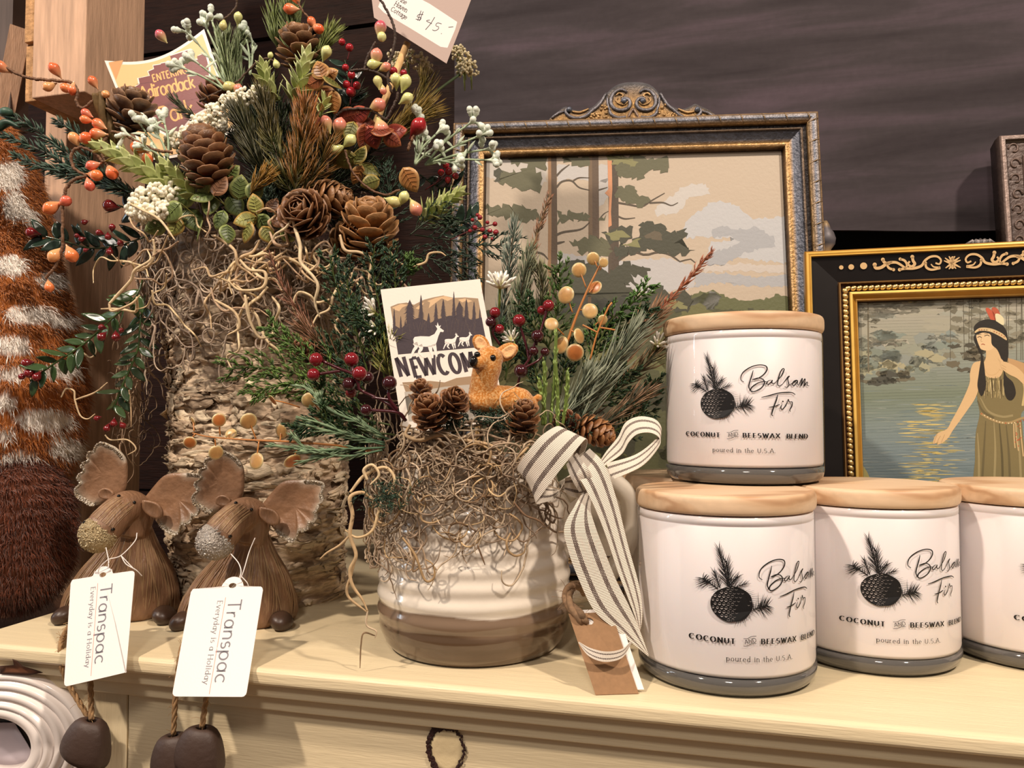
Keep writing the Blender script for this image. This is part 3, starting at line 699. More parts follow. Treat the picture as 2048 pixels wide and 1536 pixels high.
b = MB(); b.box((2.9, 2.9, -.2), (FW3 - 2.9, FH3 - 2.9, .02), lin('#2a2320'), R=A([U3, V3, N3]), O=O3); b.build('picture', mat('dark_print', None, .3), f3, smooth=False)

p0 = on_plane(1650, 470, A([0, 74.0, 0]), PN); zt = on_plane(1650, 441, A([0, 74.0, 0]), PN)[2]
fp = thing('finial_post', (p0[0], p0[1], 0), 'slim grey turned post with a pointed finial between the two gilt frames', 'post')
b = MB(); hh = zt
pf = [(0, 0), (2.6, 0), (2.7, .5), (1.0, 1.4), (.55, 2.2), (.55, hh - 6.2), (.9, hh - 5.6), (1.1, hh - 4.6), (.9, hh - 3.6), (.5, hh - 3.05)]
b.lathe(pf, (p0[0], p0[1], 0), 24, lin('#6a6364')); b.build('turned_post', mat('grey_gilt', None, .5, .3, var=.3, vscale=120), fp)
b = MB(); b.lathe([(.45, hh - 3.1), (.55, hh - 2.9), (.48, hh - 2.7), (.85, hh - 2.2), (.92, hh - 1.7), (.75, hh - 1.15), (.5, hh - .8), (.38, hh - .4), (.2, hh - .05), (0, hh)], (p0[0], p0[1], 0), 24, A([lin('#a88a66')] * 3 + [lin('#6f696b')] * 4 + [lin('#a08663')] * 3)); b.build('finial', mat('grey_gilt', None, .5, .3, var=.3, vscale=120), fp)

pc = on_plane(1957, 486, A([0, 70.0, 0]), PN); O4 = A([pc[0] - 6, 70.0, 0]); h4 = pc[2] - .35
f4 = thing('picture_frame', (pc[0], 70, 0), 'small frame hidden behind the black frame with only its grey carved crest showing', 'picture frame')
b = MB(); sweep(b, 12, h4, [(0, -.8, '#4a4543'), (0, .5, '#6f6a68'), (.5, .7, '#7f7875'), (1.2, .2, '#3a3533'), (1.3, -.2, '#1a1716')], O4, A([1.0, 0, 0]), Zv, A([0, -1.0, 0])); b.box((O4[0] + 1, 70.1, 1), (O4[0] + 11, 70.7, h4 - 1), lin('#332b28')); b.build('moulding', mat('grey_gilt', None, .5, .3, var=.3, vscale=120), f4, smooth=False)
b = MB()
for i in range(7):
    t = (i - 3) / 3; b.tube([A([pc[0] + t * .25, 69.7, h4 - .2]), A([pc[0] + t * .7, 69.4, h4 + .4]), A([pc[0] + t * 1.0, 69.6, h4 + .55 - .35 * t * t])], [.16, .2, .12], 7, lin('#8c8480') * (1 - .5 * (i % 2)))
b.build('crest', mat('grey_gilt', None, .5, .3, var=.3, vscale=120), f4)

# ---------------------------------------------------------------- ribbed stoneware pot with a handle
PC = at_shelf(950, 49.7)
POT = thing('potted_arrangement', PC, 'ribbed cream and brown handled stoneware pot filled with winter greenery, cones and berries', 'planter')
zz = np.linspace(0, 11.7, 150)
base = np.interp(zz, [0, .12, .5, 1.2, 2.2, 3.4, 5, 7, 9, 10.2, 11, 11.7], [5.05, 5.28, 5.62, 5.95, 6.1, 6.12, 6.05, 5.85, 5.62, 5.4, 5.15, 5.1])
rib = .055 * np.sin((zz - .2) * 2 * math.pi / 1.02) * np.interp(zz, [0, 1.2, 2.0, 9.5, 10.5], [0, .2, 1, 1, .2])
pot = MB(); n = 180; an = np.arange(n) * 2 * math.pi / n
R_ = base + rib; G = np.stack([R_[:, None] * np.cos(an), R_[:, None] * np.sin(an), np.repeat(zz[:, None], n, 1)], 2)
wb = fbm(np.stack([np.cos(an) * 2, np.sin(an) * 2, an * 0], 1) + 5) - .5
bl = 3.15 + wb * .5 + .12 * np.sin(an * 2 + 1)
st = fbm(np.stack([G[..., 0] * .35, G[..., 1] * .35, G[..., 2] * 1.6], 2) + 9)
Cc = np.zeros(G.shape); crm, br1, br2 = lin('#e6dccd'), lin('#7f6a57'), lin('#584534')
d_ = (G[..., 2] - bl[None])
Cc[:] = crm
w = np.clip(.5 - d_ / .10, 0, 1)[..., None]
lw = np.clip((2.0 + wb * .6 - G[..., 2]) / .25 + .5, 0, 1)
bt = np.clip(lw * .9 + (st - .45) * 1.0, 0, 1)[..., None]
Cc = Cc * (1 - w) + (br1 * (1 - bt) + br2 * bt) * w
pot.grid(G + PC, Cc, close_v=True)
pot.lathe([(5.1, 11.7), (4.95, 11.85), (4.75, 11.7), (4.7, 9.5), (0, 9.5)], PC, n, crm)
pot.lathe([(0, .02), (5.0, .02), (5.05, 0.0)], PC, n, lin('#c9a46a'))
glaze = mat('stoneware_glaze', None, .16, coat=.5, bump=.00025, bscale=120, spec=.5)
po = pot.build('pot', glaze, POT)
hp = PX([(1128, 985, 50), (1190, 950, 50.5), (1250, 985, 51), (1262, 1050, 51.3), (1245, 1110, 51), (1190, 1175, 50), (1130, 1192, 49)], 40)
hb = MB(); hb.tube(hp, .66 * np.interp(np.linspace(0, 1, 40), [0, .15, .5, .9, 1], [1.2, 1, .95, .95, 1.05]), 16, lin('#e6dccb')); hb.build('handle', glaze, po)

# ---------------------------------------------------------------- moose shelf sitters with dangling twine legs
resin_b = mat('brown_resin_body', '#84634a', .38, var=.18, vscale=260, bump=.0009, bscale=420, stretch=(1, 1, .25))
resin = mat('brown_resin', None, .38, var=.18, vscale=260, bump=.0009, bscale=420, stretch=(1, 1, .25), spec=.5)
glit = mat('silver_glitter', None, .3, .55, bump=.0016, bscale=900)
twine_m = mat('jute_twine', None, .9, var=.35, vscale=500)
def twine(mb, P, r, strands=3, tw=2.4, col='#a9855c', fuzz=0):
    P = np.asarray(P); k = len(P); L = np.concatenate([[0], np.cumsum(np.linalg.norm(np.diff(P, axis=0), axis=1))])
    Tn = np.gradient(P, axis=0); u, v = perp(unit(Tn.mean(0)))
    for s in range(strands):
        a = L / r / tw * 1.6 + s * 2 * math.pi / strands
        mb.tube(P + r * .5 * (np.cos(a)[:, None] * u + np.sin(a)[:, None] * v), r * .62, 6, lin(col) * rnd.uniform(.75, 1.15))
    for _ in range(fuzz):
        i = rnd.randrange(k); d = unit([rnd.gauss(0, 1) for _ in range(3)]); l = r * rnd.uniform(1.5, 4.5)
        mb.tube(spline([P[i], P[i] + d * l * .6, P[i] + d * l + A([rnd.uniform(-.1, .1), 0, -.1])], 6), .012, 3, lin(col) * 1.25, cap=False)
def moose(ox, oy, F, label, hooves, gl=('#e0d9d0', '#8f8478')):
    """(ox, oy) pixel shift from the right-hand moose, hooves: dangling leg ends as (top px, bottom px)."""
    q = lambda x, y, d=0.: W(x + ox, y + oy, F + d)
    c = on_z(475 + ox, 1240 + oy) ; c[2] = 0
    M = thing('moose_figurine', c, label, 'figurine', 'moose shelf sitters')
    br, dk = lin('#8a684e'), lin('#5f4531')
    b = MB()
    ax0, ax1 = q(475, 1262), q(505, 1060, 1.0)
    hs = np.linspace(0, 1, 16)
    rr = np.interp(hs, [0, .06, .25, .5, .75, 1], [3.7, 3.95, 3.75, 3.0, 1.85, .95])
    z_ = lambda t: t * (ax1[2])
    for i in range(1):
        an = np.arange(56) * 2 * math.pi / 56
        G = []
        for t, r in zip(hs, rr):
            cc = c + (A([ax1[0], ax1[1], 0]) - c) * (t ** 1.2); cc[2] = z_(t)
            gv = 1 + .02 * np.sin(an * 14 + 3 * t) + .05 * np.cos(an * 2)
            G.append(cc + r * gv[:, None] * (np.cos(an)[:, None] * Rv + np.sin(an)[:, None] * Fh * .86))
        b.grid(A(G)[::1], br, close_v=True)
        b.add([c + A([0, 0, .02])], [], br); k0 = b.n - 1
        b.f += [(k0, k0 - 56 * 16 + (j + 1) % 56, k0 - 56 * 16 + j) for j in range(56)]; b.m += [0] * 56
    # neck, head and muzzle as one loft
    hp = spline([q(500, 1085, .6), q(508, 1040, .7), q(492, 1026, -.1), q(470, 1038, -1.0), q(448, 1062, -1.8), q(433, 1082, -2.2), q(426, 1098, -2.1)], 22)
    hr = np.interp(np.linspace(0, 1, 22), [0, .2, .4, .6, .8, .92, 1], [1.0, 1.15, 1.12, 1.12, 1.2, 1.12, .7])
    b.tube(hp, hr, 20, br)
    body = b.build('body', resin_b, M, mods=[('weld', 'REMESH', dict(mode='VOXEL', voxel_size=.0013, use_smooth_shade=True)), ('soft', 'SMOOTH', dict(factor=.5, iterations=4))])
    # carved coat grooves
    gv = MB()
    for i in range(70):
        a = math.pi * (1.02 + .96 * i / 69) + rnd.uniform(-.01, .01); t0, t1 = rnd.uniform(.05, .2), rnd.uniform(.6, .95); P = []
        for t in np.linspace(t0, t1, 9):
            r = np.interp(t, hs, rr); cc = c + (A([ax1[0], ax1[1], 0]) - c) * (t ** 1.2); cc[2] = z_(t); a2 = a + .05 * math.sin(6 * t + i)
            P.append(cc + (r * (1 + .05 * math.cos(a2 * 2)) + .0) * (math.cos(a2) * Rv + math.sin(a2) * Fh * .86))
        gv.tube(P, [.02] + [.055] * 7 + [.02], 5, mixc(br, lin('#a58a66'), rnd.uniform(.1, .7)), cap=False)
    def surf(x, y, lift=0.):                          # point of the head seen at a pixel
        for dd in np.linspace(-4.5, 3, 300):
            p = q(x, y, dd)
            if np.any(np.linalg.norm(hp - p, axis=1) < hr): return p - Fv * lift
        return q(x, y, 0)
    for i in range(40):
        u_ = rnd.uniform(-1, 1); x0, y0 = 486 + u_ * 18 + 4, 1008 + abs(u_) * 8 + u_ * 12; x1, y1 = 437 + u_ * 24, 1052 + u_ * 14 + 6
        P = A([surf(x0 + (x1 - x0) * s, y0 + (y1 - y0) * s - 5 * math.sin(3.1 * s), .0) for s in np.linspace(rnd.uniform(0, .3), 1, 8)])
        gv.tube(P, [.015] + [.04] * 6 + [.015], 5, mixc(br, lin('#a58a66'), rnd.uniform(.0, .8)), cap=False)
    for (xa, ya, o) in ((522, 1020, [(520, 1014), (534, 1016), (550, 1022), (559, 1036), (558, 1048), (545, 1050), (530, 1042), (520, 1030)]), (462, 1005, [(462, 1000), (452, 992), (440, 991), (432, 998), (434, 1008), (446, 1012), (458, 1010)])):
        e = MB(); P = spline([q(x, y, -.55) for x, y in o + [o[0]]], 24)[:-1]; e.plate(P, .34, -.16, 4, mixc(br, dk, .3), br * 1.15, nrm=-Fv, edge_thick=.7); e.build('ear', resin, M)
    gv.build('coat_grooves', resin, M)
    # glittered muzzle
    g = MB(); mc = q(431, 1082, -2.25); sp = []
    g.ball(mc, (1.22, 1.18, 1.26), mixc(lin(gl[0]), lin(gl[1]), .6), 22, 16, axis=Zv * .8 - Rv * .5)
    for i in range(900):
        d = unit([rnd.gauss(0, 1) for _ in range(3)])
        if np.dot(d, -Fv) < -.2: continue
        p = mc + d * 1.22; s = rnd.uniform(.03, .07); up = np.dot(d, Zv)
        g.ball(p, s, mixc(lin(gl[0]), lin(gl[1]), rnd.random() * (.9 if up > .2 else .6)), 5, 3)
    g.build('glitter_muzzle', glit, M)
    # eyes and nostrils
    for nm, pts, rd in (('eye', ((503, 1019), (472, 1006)), .12), ('nostril', ((462, 1072), (406, 1058)), .13)):
        for p in pts:
            e = MB(); e.ball(surf(p[0], p[1], .02 if nm == 'eye' else .12), rd if nm == 'eye' else (rd * .8, rd * 1.3, rd * .8), lin('#0c0806'), 10, 8); e.build(nm, mat('black_gloss', None, .15), M)
    # palmate antlers
    La = [(480, 1000, .3), (486, 985, .3), (488, 950, .3), (483, 928, .3), (466, 910, .2), (450, 902, .1), (438, 898, 0), (428, 904, -.1), (424, 914, -.1), (415, 917, -.2), (411, 925, -.1), (413, 934, -.1), (403, 938, -.2), (399, 947, -.2), (404, 955, -.1), (394, 963, -.2), (391, 972, -.2), (397, 981, -.1), (388, 990, -.2), (386, 1000, -.2), (392, 1009, -.1), (402, 1016, 0), (418, 1025, .1), (436, 1022, .2), (462, 1012, .3)]
    Ra = [(524, 1010, .6), (532, 1000, .6), (545, 984, .6), (560, 968, .5), (575, 961, .4), (600, 960, .3), (628, 961, .1), (646, 965, 0), (649, 975, -.1), (644, 988, -.1), (647, 1000, -.2), (640, 1009, -.2), (636, 1020, -.3), (632, 1024, -.3), (634, 1037, -.3), (627, 1046, -.3), (620, 1045, -.3), (617, 1058, -.3), (606, 1063, -.3), (598, 1063, -.3), (594, 1078, -.2), (586, 1084, -.2), (576, 1080, -.1), (560, 1070, .1), (548, 1056, .4), (538, 1042, .6)]
    for P, f0, f1, dish in ((La, 5, 21, -.38), (Ra, 7, 22, -.38)):
        a = MB(); pts = [q(*p) for p in P]; k = len(pts)
        mk = [1.0 if f0 <= i <= f1 else 0. for i in range(k)]
        o3 = spline(pts + [pts[0]], 4 * k)[:-1]; m3 = np.interp(np.linspace(0, k, 4 * k)[:-1], range(k + 1), mk + [mk[0]])
        a.plate(o3, .46, dish, 6, br, lin('#c7bba8'), nrm=-Fv, edge_mask=m3, edge_thick=.6); an_ = a.build('antler', mat('antler_resin', None, .4, var=.15, vscale=200, bump=.0006, bscale=300), M)
        t = MB(); o3 = spline(pts + [pts[0]], 16 * k)
        for i, p in enumerate(o3[:-1]):
            if f0 * 16 <= i <= f1 * 16:
                for _ in range(4):
                    tt = rnd.uniform(.84, 1.0); cc = A(pts).mean(0); t.ball(cc + (p - cc) * tt - Fv * (.23 - abs(1 - tt) * .9 + dish * (1 - tt * tt)) , rnd.uniform(.035, .085), mixc(lin('#dcd4c8'), lin('#9a8768'), rnd.random()), 5, 3)
        ob = t.build('glitter_edge', glit, M)
    st_ = MB()
    # side feet
    for x, y, d, sx in ((563, 1247, -.4, 1), (363, 1252, -.4, -1)):
        h = MB(); p = q(x, y, d); p[2] = max(p[2], .55)
        h.ball(p, (1.05, .8, .62), lin('#3b281d'), 16, 10, axis=Zv * .9 + Rv * .5 * sx); h.build('hoof', mat('hoof_resin', '#3d2b20', .4, bump=.0003, bscale=200), M)
    # dangling legs
    for i, (xs, hx, hy, tilt, dF) in enumerate(hooves):
        tw = MB(); P = spline([on_z(p[0], p[1], .17) if len(p) == 2 else W(*p) for p in xs], 60); twine(tw, P, .16, 3, fuzz=40); tw.build('twine_leg', twine_m, M)
        e = P[-1]; hfp = MB(); axd = unit(Zv + Rv * tilt - Fv * .12); u = unit(np.cross(axd, Fv)); v = np.cross(axd, u)
        pr = [(.30, -.25), (.26, .02), (.52, .05), (.95, -.18), (1.28, -.9), (1.48, -1.75), (1.5, -2.3), (1.38, -2.5), (.8, -2.5), (0, -2.45)]
        an = np.arange(32) * 2 * math.pi / 32
        G = A([[e + u * (r * math.cos(t) * (1 + .08 * math.cos(3 * t))) + v * (r * math.sin(t) * .72) + axd * (h + (.22 * math.cos(t - .6) * (h < -1.5) )) for t in an] for r, h in pr])
        hfp.grid(G, lin('#3a2a22'), close_v=True); hfp.build('dangling_hoof', mat('hoof_clay', '#43322a', .55, bump=.0004, bscale=250), M, mods=[('s', 'SUBSURF', dict(levels=1, render_levels=1))])
    return M
m2 = moose(0, 0, 52.5, 'right moose figurine with silver glittered muzzle and two dangling hooves, before the birch planter',
           [(((400, 1255), (372, 1285), (362, 1305, 45.6), (352, 1380, 45.3), (347, 1470, 45.0)), 0, 0, -.1, 0), (((450, 1262), (436, 1300), (427, 1322, 45.0), (412, 1400, 44.7), (404, 1455, 44.5)), 0, 0, .08, 0)])
m1 = moose(-234, -14, 54.0, 'left moose figurine with gold glittered muzzle beside the spotted plush',
           [(((150, 1240), (132, 1262), (122, 1290, 47.9), (123, 1330, 47.6), (138, 1370, 47.6), (168, 1420, 47.0), (186, 1446, 46.8)), 0, 0, .25, 0), (((186, 1262), (180, 1285), (178, 1304, 47.2), (181, 1370, 46.6), (183, 1440, 46.2)), 0, 0, .2, 0)], ('#e2d2ac', '#94794c'))

# paper hang tags
PAPER = mat('coated_card', None, .45, bump=.00008, bscale=900)
def frame2d(TLp, TRp, BLp):
    """card plane from three 3D corners -> mapping of card units (0..1, 0..1)."""
    O, a, b = A(TLp), A(TRp) - A(TLp), A(BLp) - A(TLp); N = unit(np.cross(a, b))
    if np.dot(N, Fv) > 0: N = -N
    return O, a, b, N
def hang_tag(name, label, corners, hole, group, string, txtpos):
    q = [W(*c) for c in corners]                      # TL TR BR BL
    t = thing(name, sum(q) / 4 * A([1, 1, 1]), label, 'tag', group)
    O, a, b, N = frame2d(q[0], q[1], q[3]); q[2] = on_plane(corners[2][0], corners[2][1], O, N)
    f = lambda u, v, e=0.: (q[0] * (1 - u) + q[1] * u) * (1 - v) + (q[3] * (1 - u) + q[2] * u) * v + N * (e)
    hu, hv = hole
    def rc(u, v, cu, cv, a0): return [(cu + .055 * math.cos(x), cv + .035 * math.sin(x)) for x in np.linspace(a0, a0 + math.pi / 2, 5)]
    ol = rc(0, 0, .055, .035, math.pi) + [(hu - .19, 0.0), (hu - .15, -.02), (hu - .13, -.06)] + [(hu + .13 * math.cos(x), hv - .015 + .075 * math.sin(x)) for x in np.linspace(math.pi, 2 * math.pi, 10)] + [(hu + .13, -.06), (hu + .15, -.02), (hu + .19, 0)] + rc(0, 0, .945, .035, 1.5 * math.pi) + rc(0, 0, .945, .965, 0) + rc(0, 0, .055, .965, .5 * math.pi)
    k = len(ol); hl = [(hu + .052 * math.cos(x), hv + .026 * math.sin(x)) for x in np.linspace(0, 2 * math.pi, 16, False)]
    me = MB(); wc = lin('#e4ddd8')
    C0 = (.5, .45)
    # ring between outline and a hole: match by angle around the hole
    cen = A([hu, hv]); op = A(spline(A(ol + [ol[0]]), 140))[:-1]
    ang = np.arctan2((op[:, 1] - cen[1]) * 1.6, op[:, 0] - cen[0])
    hp_ = np.stack([cen[0] + .052 * np.cos(ang), cen[1] + .026 * np.sin(ang)], 1)
    fr = A([[f(*p, .015) for p in hp_], [f(*(p * .5 + o * .5), .015) for p, o in zip(hp_, op)], [f(*p, .015) for p in op], [f(*p, -.015) for p in op], [f(*p, -.015) for p in hp_], [f(*p, .015) for p in hp_]])
    me.grid(fr, wc, close_v=True); me.build('card', PAPER, t, smooth=False)
    d = Decal(); tu, tv = txtpos
    d.text('Transpac', 0, 0, .36, '#6c6870', .10, track=.06, L=1)
    d.stroke([(-.05, .095), (1.06, .095)], .014, '#d98a78', L=2); d.stroke([(1.08, .095), (2.0, .095)], .014, '#d98a78', L=2)
    d.text('Everyday is a Holiday', .02, .30, .14, '#7d7980', .13, thin=.08, serif=.18, track=.105, L=1)
    def mp(x, y, e):                                 # text runs down the card
        return f(tu - y * .5, tv + x * .43, .02 + e)
    d.build('print', mp, INK, t, eps=.002)
    s = MB()
    for P in string: s.tube(PX(P, 30), .035, 5, lin('#e8e0da'))
    s.build('string', mat('white_thread', None, .7), t)
    return t
hang_tag('hang_tag', 'white hang tag on the right moose, lower of the two tags', [(383, 1178, 47.8), (527, 1173, 47.2), (492, 1394, 42.6), (344, 1393, 43.2)], (.57, -.02), 'white hang tags on the moose',
         [[(462, 1108, 49.0), (478, 1128, 48.4), (481, 1150, 47.9), (462, 1178, 47.9)], [(510, 1076, 49.4), (498, 1105, 48.6), (484, 1150, 47.9), (464, 1180, 48.0)], [(482, 1152, 47.9), (494, 1165, 47.8), (498, 1176, 47.9)]], (.55, .12))
hang_tag('hang_tag', 'white hang tag on the left moose, upper of the two tags', [(142, 1160, 49.6), (270, 1141, 49.2), (252, 1345, 44.0), (128, 1374, 44.7)], (.50, -.005), 'white hang tags on the moose',
         [[(212, 1095, 50.4), (217, 1120, 50.0), (217, 1135, 49.6)], [(274, 1066, 51.0), (270, 1082, 50.4), (242, 1111, 49.7), (215, 1120, 49.5), (197, 1140, 49.5), (203, 1156, 49.7)], [(242, 1111, 49.7), (252, 1128, 49.5), (272, 1140, 49.5), (284, 1152, 49.8)], [(243, 1112, 49.7), (262, 1132, 49.6), (270, 1140, 49.5)]], (.48, .10))

# ---------------------------------------------------------------- cards stuck in the planters
CARD = mat('printed_card', None, .5, bump=.00006, bscale=700)
def card(name, label, cat, corners, F, lean=.10, thick=.06, back='#efe6da'):
    q = [W(x, y, F) for x, y in corners]; O = sum(q) / 4; N = unit(-Fh + Zv * lean); q = [on_plane(x, y, O, N) for x, y in corners]
    t = thing(name, min(q, key=lambda p: p[2]), label, cat)
    m = MB(); m.add(q + [p - N * thick for p in q], [(0, 1, 2, 3), (7, 6, 5, 4), (0, 4, 5, 1), (1, 5, 6, 2), (2, 6, 7, 3), (3, 7, 4, 0)], lin(back)); m.build('card', CARD, t, smooth=False)
    return t, (lambda x, y, e: on_plane(x, y, O, N) + N * e)
nc, mp = card('postcard', 'white NEWCOMB postcard of deer and pines standing in the stoneware pot', 'card', [(761, 579), (960, 558), (1012, 840), (806, 868)], 47.5)
d = Decal(); K, TN, TN2 = '#40343a', '#a1876a', '#d9b68c'
# coordinates from a 3.413x enlargement whose corner sits at (450, 400)
Z = lambda pts: [(450 + x / 3.4133, 400 + y / 3.4133) for x, y in pts]
d.poly(Z([(1130, 728), (1180, 708), (1240, 700), (1290, 715), (1360, 680), (1420, 665), (1490, 652), (1560, 668), (1640, 665), (1728, 672), (1790, 1000), (1182, 1055)]), TN, L=1)
for p in ([(1140, 735), (1200, 710), (1250, 715), (1210, 735), (1190, 760), (1160, 750)], [(1380, 690), (1440, 668), (1500, 655), (1560, 672), (1520, 690), (1480, 672), (1440, 700), (1390, 740), (1400, 700)], [(1590, 680), (1640, 672), (1690, 690), (1660, 700), (1640, 690), (1620, 700)], [(1300, 740), (1345, 705), (1360, 700), (1330, 750)]): d.poly(Z(p), TN2, L=2)
d.poly(Z([(1148, 850), (1200, 880), (1250, 830), (1330, 800), (1400, 840), (1450, 815), (1530, 790), (1600, 790), (1690, 820), (1752, 800), (1790, 1000), (1182, 1055)]), K, L=2)
r = random.Random(4)
for x, y0, y1, w in ((1155, 735, 900, 16), (1200, 790, 930, 16), (1262, 678, 850, 44), (1338, 645, 830, 26), (1440, 700, 830, 22), (1490, 675, 800, 26), (1562, 622, 830, 20), (1600, 690, 820, 40), (1648, 672, 830, 26), (1700, 690, 850, 24), (1390, 770, 850, 20), (1230, 820, 900, 14), (1740, 740, 850, 14)):
    P = [(x, y0)]; nn = 9 + int((y1 - y0) / 16); Lh = []; Rh = []
    for i in range(nn):
        t = (i + .6) / nn; yy = y0 + (y1 - y0) * t; ww = w * (t ** .7) if w < 36 else w * min(1, t * 2.2) * (1 - .1 * t)
        Rh += [(x + ww * r.uniform(.7, 1.1), yy + 5), (x + ww * .45, yy - 2)]; Lh += [(x - ww * r.uniform(.7, 1.1), yy + 5), (x - ww * .45, yy - 2)]
    d.poly(Z([(x, y0)] + Rh + [(x + w * .4, y1 + 30), (x - w * .4, y1 + 30)] + Lh[::-1]), K, L=3)
for i in range(40):
    x = r.uniform(1165, 1740); d.stroke(Z([(x - 7, 870 + r.uniform(-70, 70)), (x + 7, 868 + r.uniform(-70, 70))][:1] * 1 + [(x + r.uniform(4, 9), 850 + r.uniform(-60, 90))]), .1, TN, L=4)
WH = '#f3ebe2'
def deer(ox, oy, s, fl=1):
    q = lambda pts: Z([(ox + x * s, oy + y * s) for x, y in pts])
    d.poly(q([(0, 60), (10, 45), (50, 40), (110, 42), (145, 25), (165, -10), (150, -35), (162, -30), (166, -55), (176, -28), (190, -35), (182, -18), (210, 2), (205, 12), (185, 10), (172, 40), (160, 80), (150, 105), (120, 112), (60, 112), (30, 105), (5, 95)]), WH, L=5)
    for leg in ([(12, 85), (22, 110), (5, 135), (-12, 175), (-20, 190)], [(45, 100), (55, 125), (40, 150), (60, 172), (70, 185)], [(115, 105), (120, 140), (130, 165), (132, 190)], [(140, 95), (150, 130), (155, 160), (160, 180)]): d.stroke(q(leg), 5.5 * s, WH, L=5, smooth=10, taper=[1.7, 1, .6])
deer(1285, 890, 1.0); deer(1500, 930, .46); deer(1600, 920, .42)
for p in Z([(1265, 1045)]): pass
for i, (ch, x, y) in enumerate((('N', 1195, 1208), ('E', 1295, 1212), ('W', 1345, 1203), ('C', 1472, 1192), ('O', 1552, 1184), ('M', 1640, 1175), ('B', 1775, 1165))):
    px, py = Z([(x, y)])[0]; d.text(ch, px, py, 39, K, .20, thin=.155, ang=8, sx=.62 if ch != 'W' else .78, L=2, slant=-.13)
d.poly(Z([(1210, 1245), (1300, 1240), (1400, 1235), (1500, 1245), (1580, 1215), (1700, 1200), (1840, 1190), (1860, 1300), (1240, 1330)]), TN, L=1)
d.poly(Z([(1225, 1310), (1350, 1300), (1500, 1275), (1640, 1262), (1850, 1250), (1900, 1500), (1255, 1510)]), '#b9b2a6', L=2)
d.poly(Z([(1228, 1340), (1290, 1330), (1340, 1380), (1300, 1440), (1250, 1470)]), '#6f6a60', L=3)
d.build('print', mp, CARD, nc)

ad, mp = None, None
# curled park card: a strip bent about an upright axis
Pk = thing('park_card', W(330, 285, 62.5), 'curled postcard with a maroon park map standing in the birch planter', 'card')
def parkmap(x, y, e):
    """pixel -> curled sheet: depth swings back towards the right edge."""
    t = (x - 215) / 230; Fd = 61.5 + 1.4 * math.sin(t * 2.2) - .9 * (y - 200) / 150
    return W(x, y, Fd) - Fv * e
tl, tr, br_, bl_ = (209, 121), (408, 58), (475, 255), (290, 320)
m = MB(); nu, nv = 24, 10; G = []
for i in range(nv + 1):
    row = []
    for j in range(nu + 1):
        u, v = j / nu, i / nv; sag = 26 * math.sin(math.pi * u) * (1 - v * .3)
        row.append(((tl[0] * (1 - u) + tr[0] * u) * (1 - v) + (bl_[0] * (1 - u) + br_[0] * u) * v + sag * .15, (tl[1] * (1 - u) + tr[1] * u) * (1 - v) + (bl_[1] * (1 - u) + br_[1] * u) * v + sag))
    G.append(row)
GA = A(G)
for e, fl in ((0, 1), (-.05, -1)):
    g3 = A([[parkmap(x, y, e) for x, y in row] for row in G]); m.grid(g3 if fl > 0 else g3[:, ::-1], lin('#f3ebe0'))
m.build('card', CARD, Pk)
d = Decal(); Z5 = lambda pts: [(200 + x / 5.69, 60 + y / 5.69) for x, y in pts]
def bil(u, v):
    sag = 26 * math.sin(math.pi * u) * (1 - v * .3)
    return ((tl[0] * (1 - u) + tr[0] * u) * (1 - v) + (bl_[0] * (1 - u) + br_[0] * u) * v + sag * .15, (tl[1] * (1 - u) + tr[1] * u) * (1 - v) + (bl_[1] * (1 - u) + br_[1] * u) * v + sag)
for i in range(20): d.poly([bil(.03 + .94 * i / 20, .03), bil(.03 + .94 * (i + 1) / 20, .03), bil(.03 + .94 * (i + 1) / 20, .97), bil(.03 + .94 * i / 20, .97)], '#efbf83', L=1)
d.poly(Z5([(100, 370), (265, 345), (185, 570)]), '#d39a60', L=2)
om = [(300, 800), (345, 720), (400, 690), (385, 650), (440, 620), (425, 550), (560, 520), (540, 470), (610, 440), (600, 400), (690, 385), (690, 375), (820, 350), (800, 285), (1020, 215), (1060, 330), (1130, 330), (1120, 290), (1180, 265), (1230, 300), (1260, 420), (1265, 700), (1240, 900), (1060, 1000), (900, 1200), (740, 1200), (560, 1100)]
d.poly(Z5(om), '#f6eee4', L=3)
cm = A(om).mean(0); d.poly(Z5([tuple(cm + (A(p) - cm) * .955) for p in om]), '#7d3f3f', L=4)
for y in (560, 690, 850, 985): d.stroke(Z5([(420 if y < 900 else 560, y + 60), (800, y), (1230, y - 100)]), .7, '#5f2d30', L=5, smooth=12)
yl = '#f0b56c'
def tx(s, x, y, h, w, a, tr=0., sx=1.):
    p = Z5([(x, y)])[0]; d.text(s, p[0], p[1], h / 5.69, yl, w, ang=a, track=tr, sx=sx, L=6)
tx('ENTERING', 610, 595, 82, .17, 15, .08, .8); tx('Adirondack', 470, 800, 150, .13, 13, -.02, .78); tx('ondack', 735, 830, 10, .1, 13) if False else None
tx('Park', 700, 1075, 190, .12, 15, 0, .95)
d.build('print', lambda x, y, e: parkmap(x, y, .03 + e), CARD, Pk, strips=list(range(205, 490, 9)))

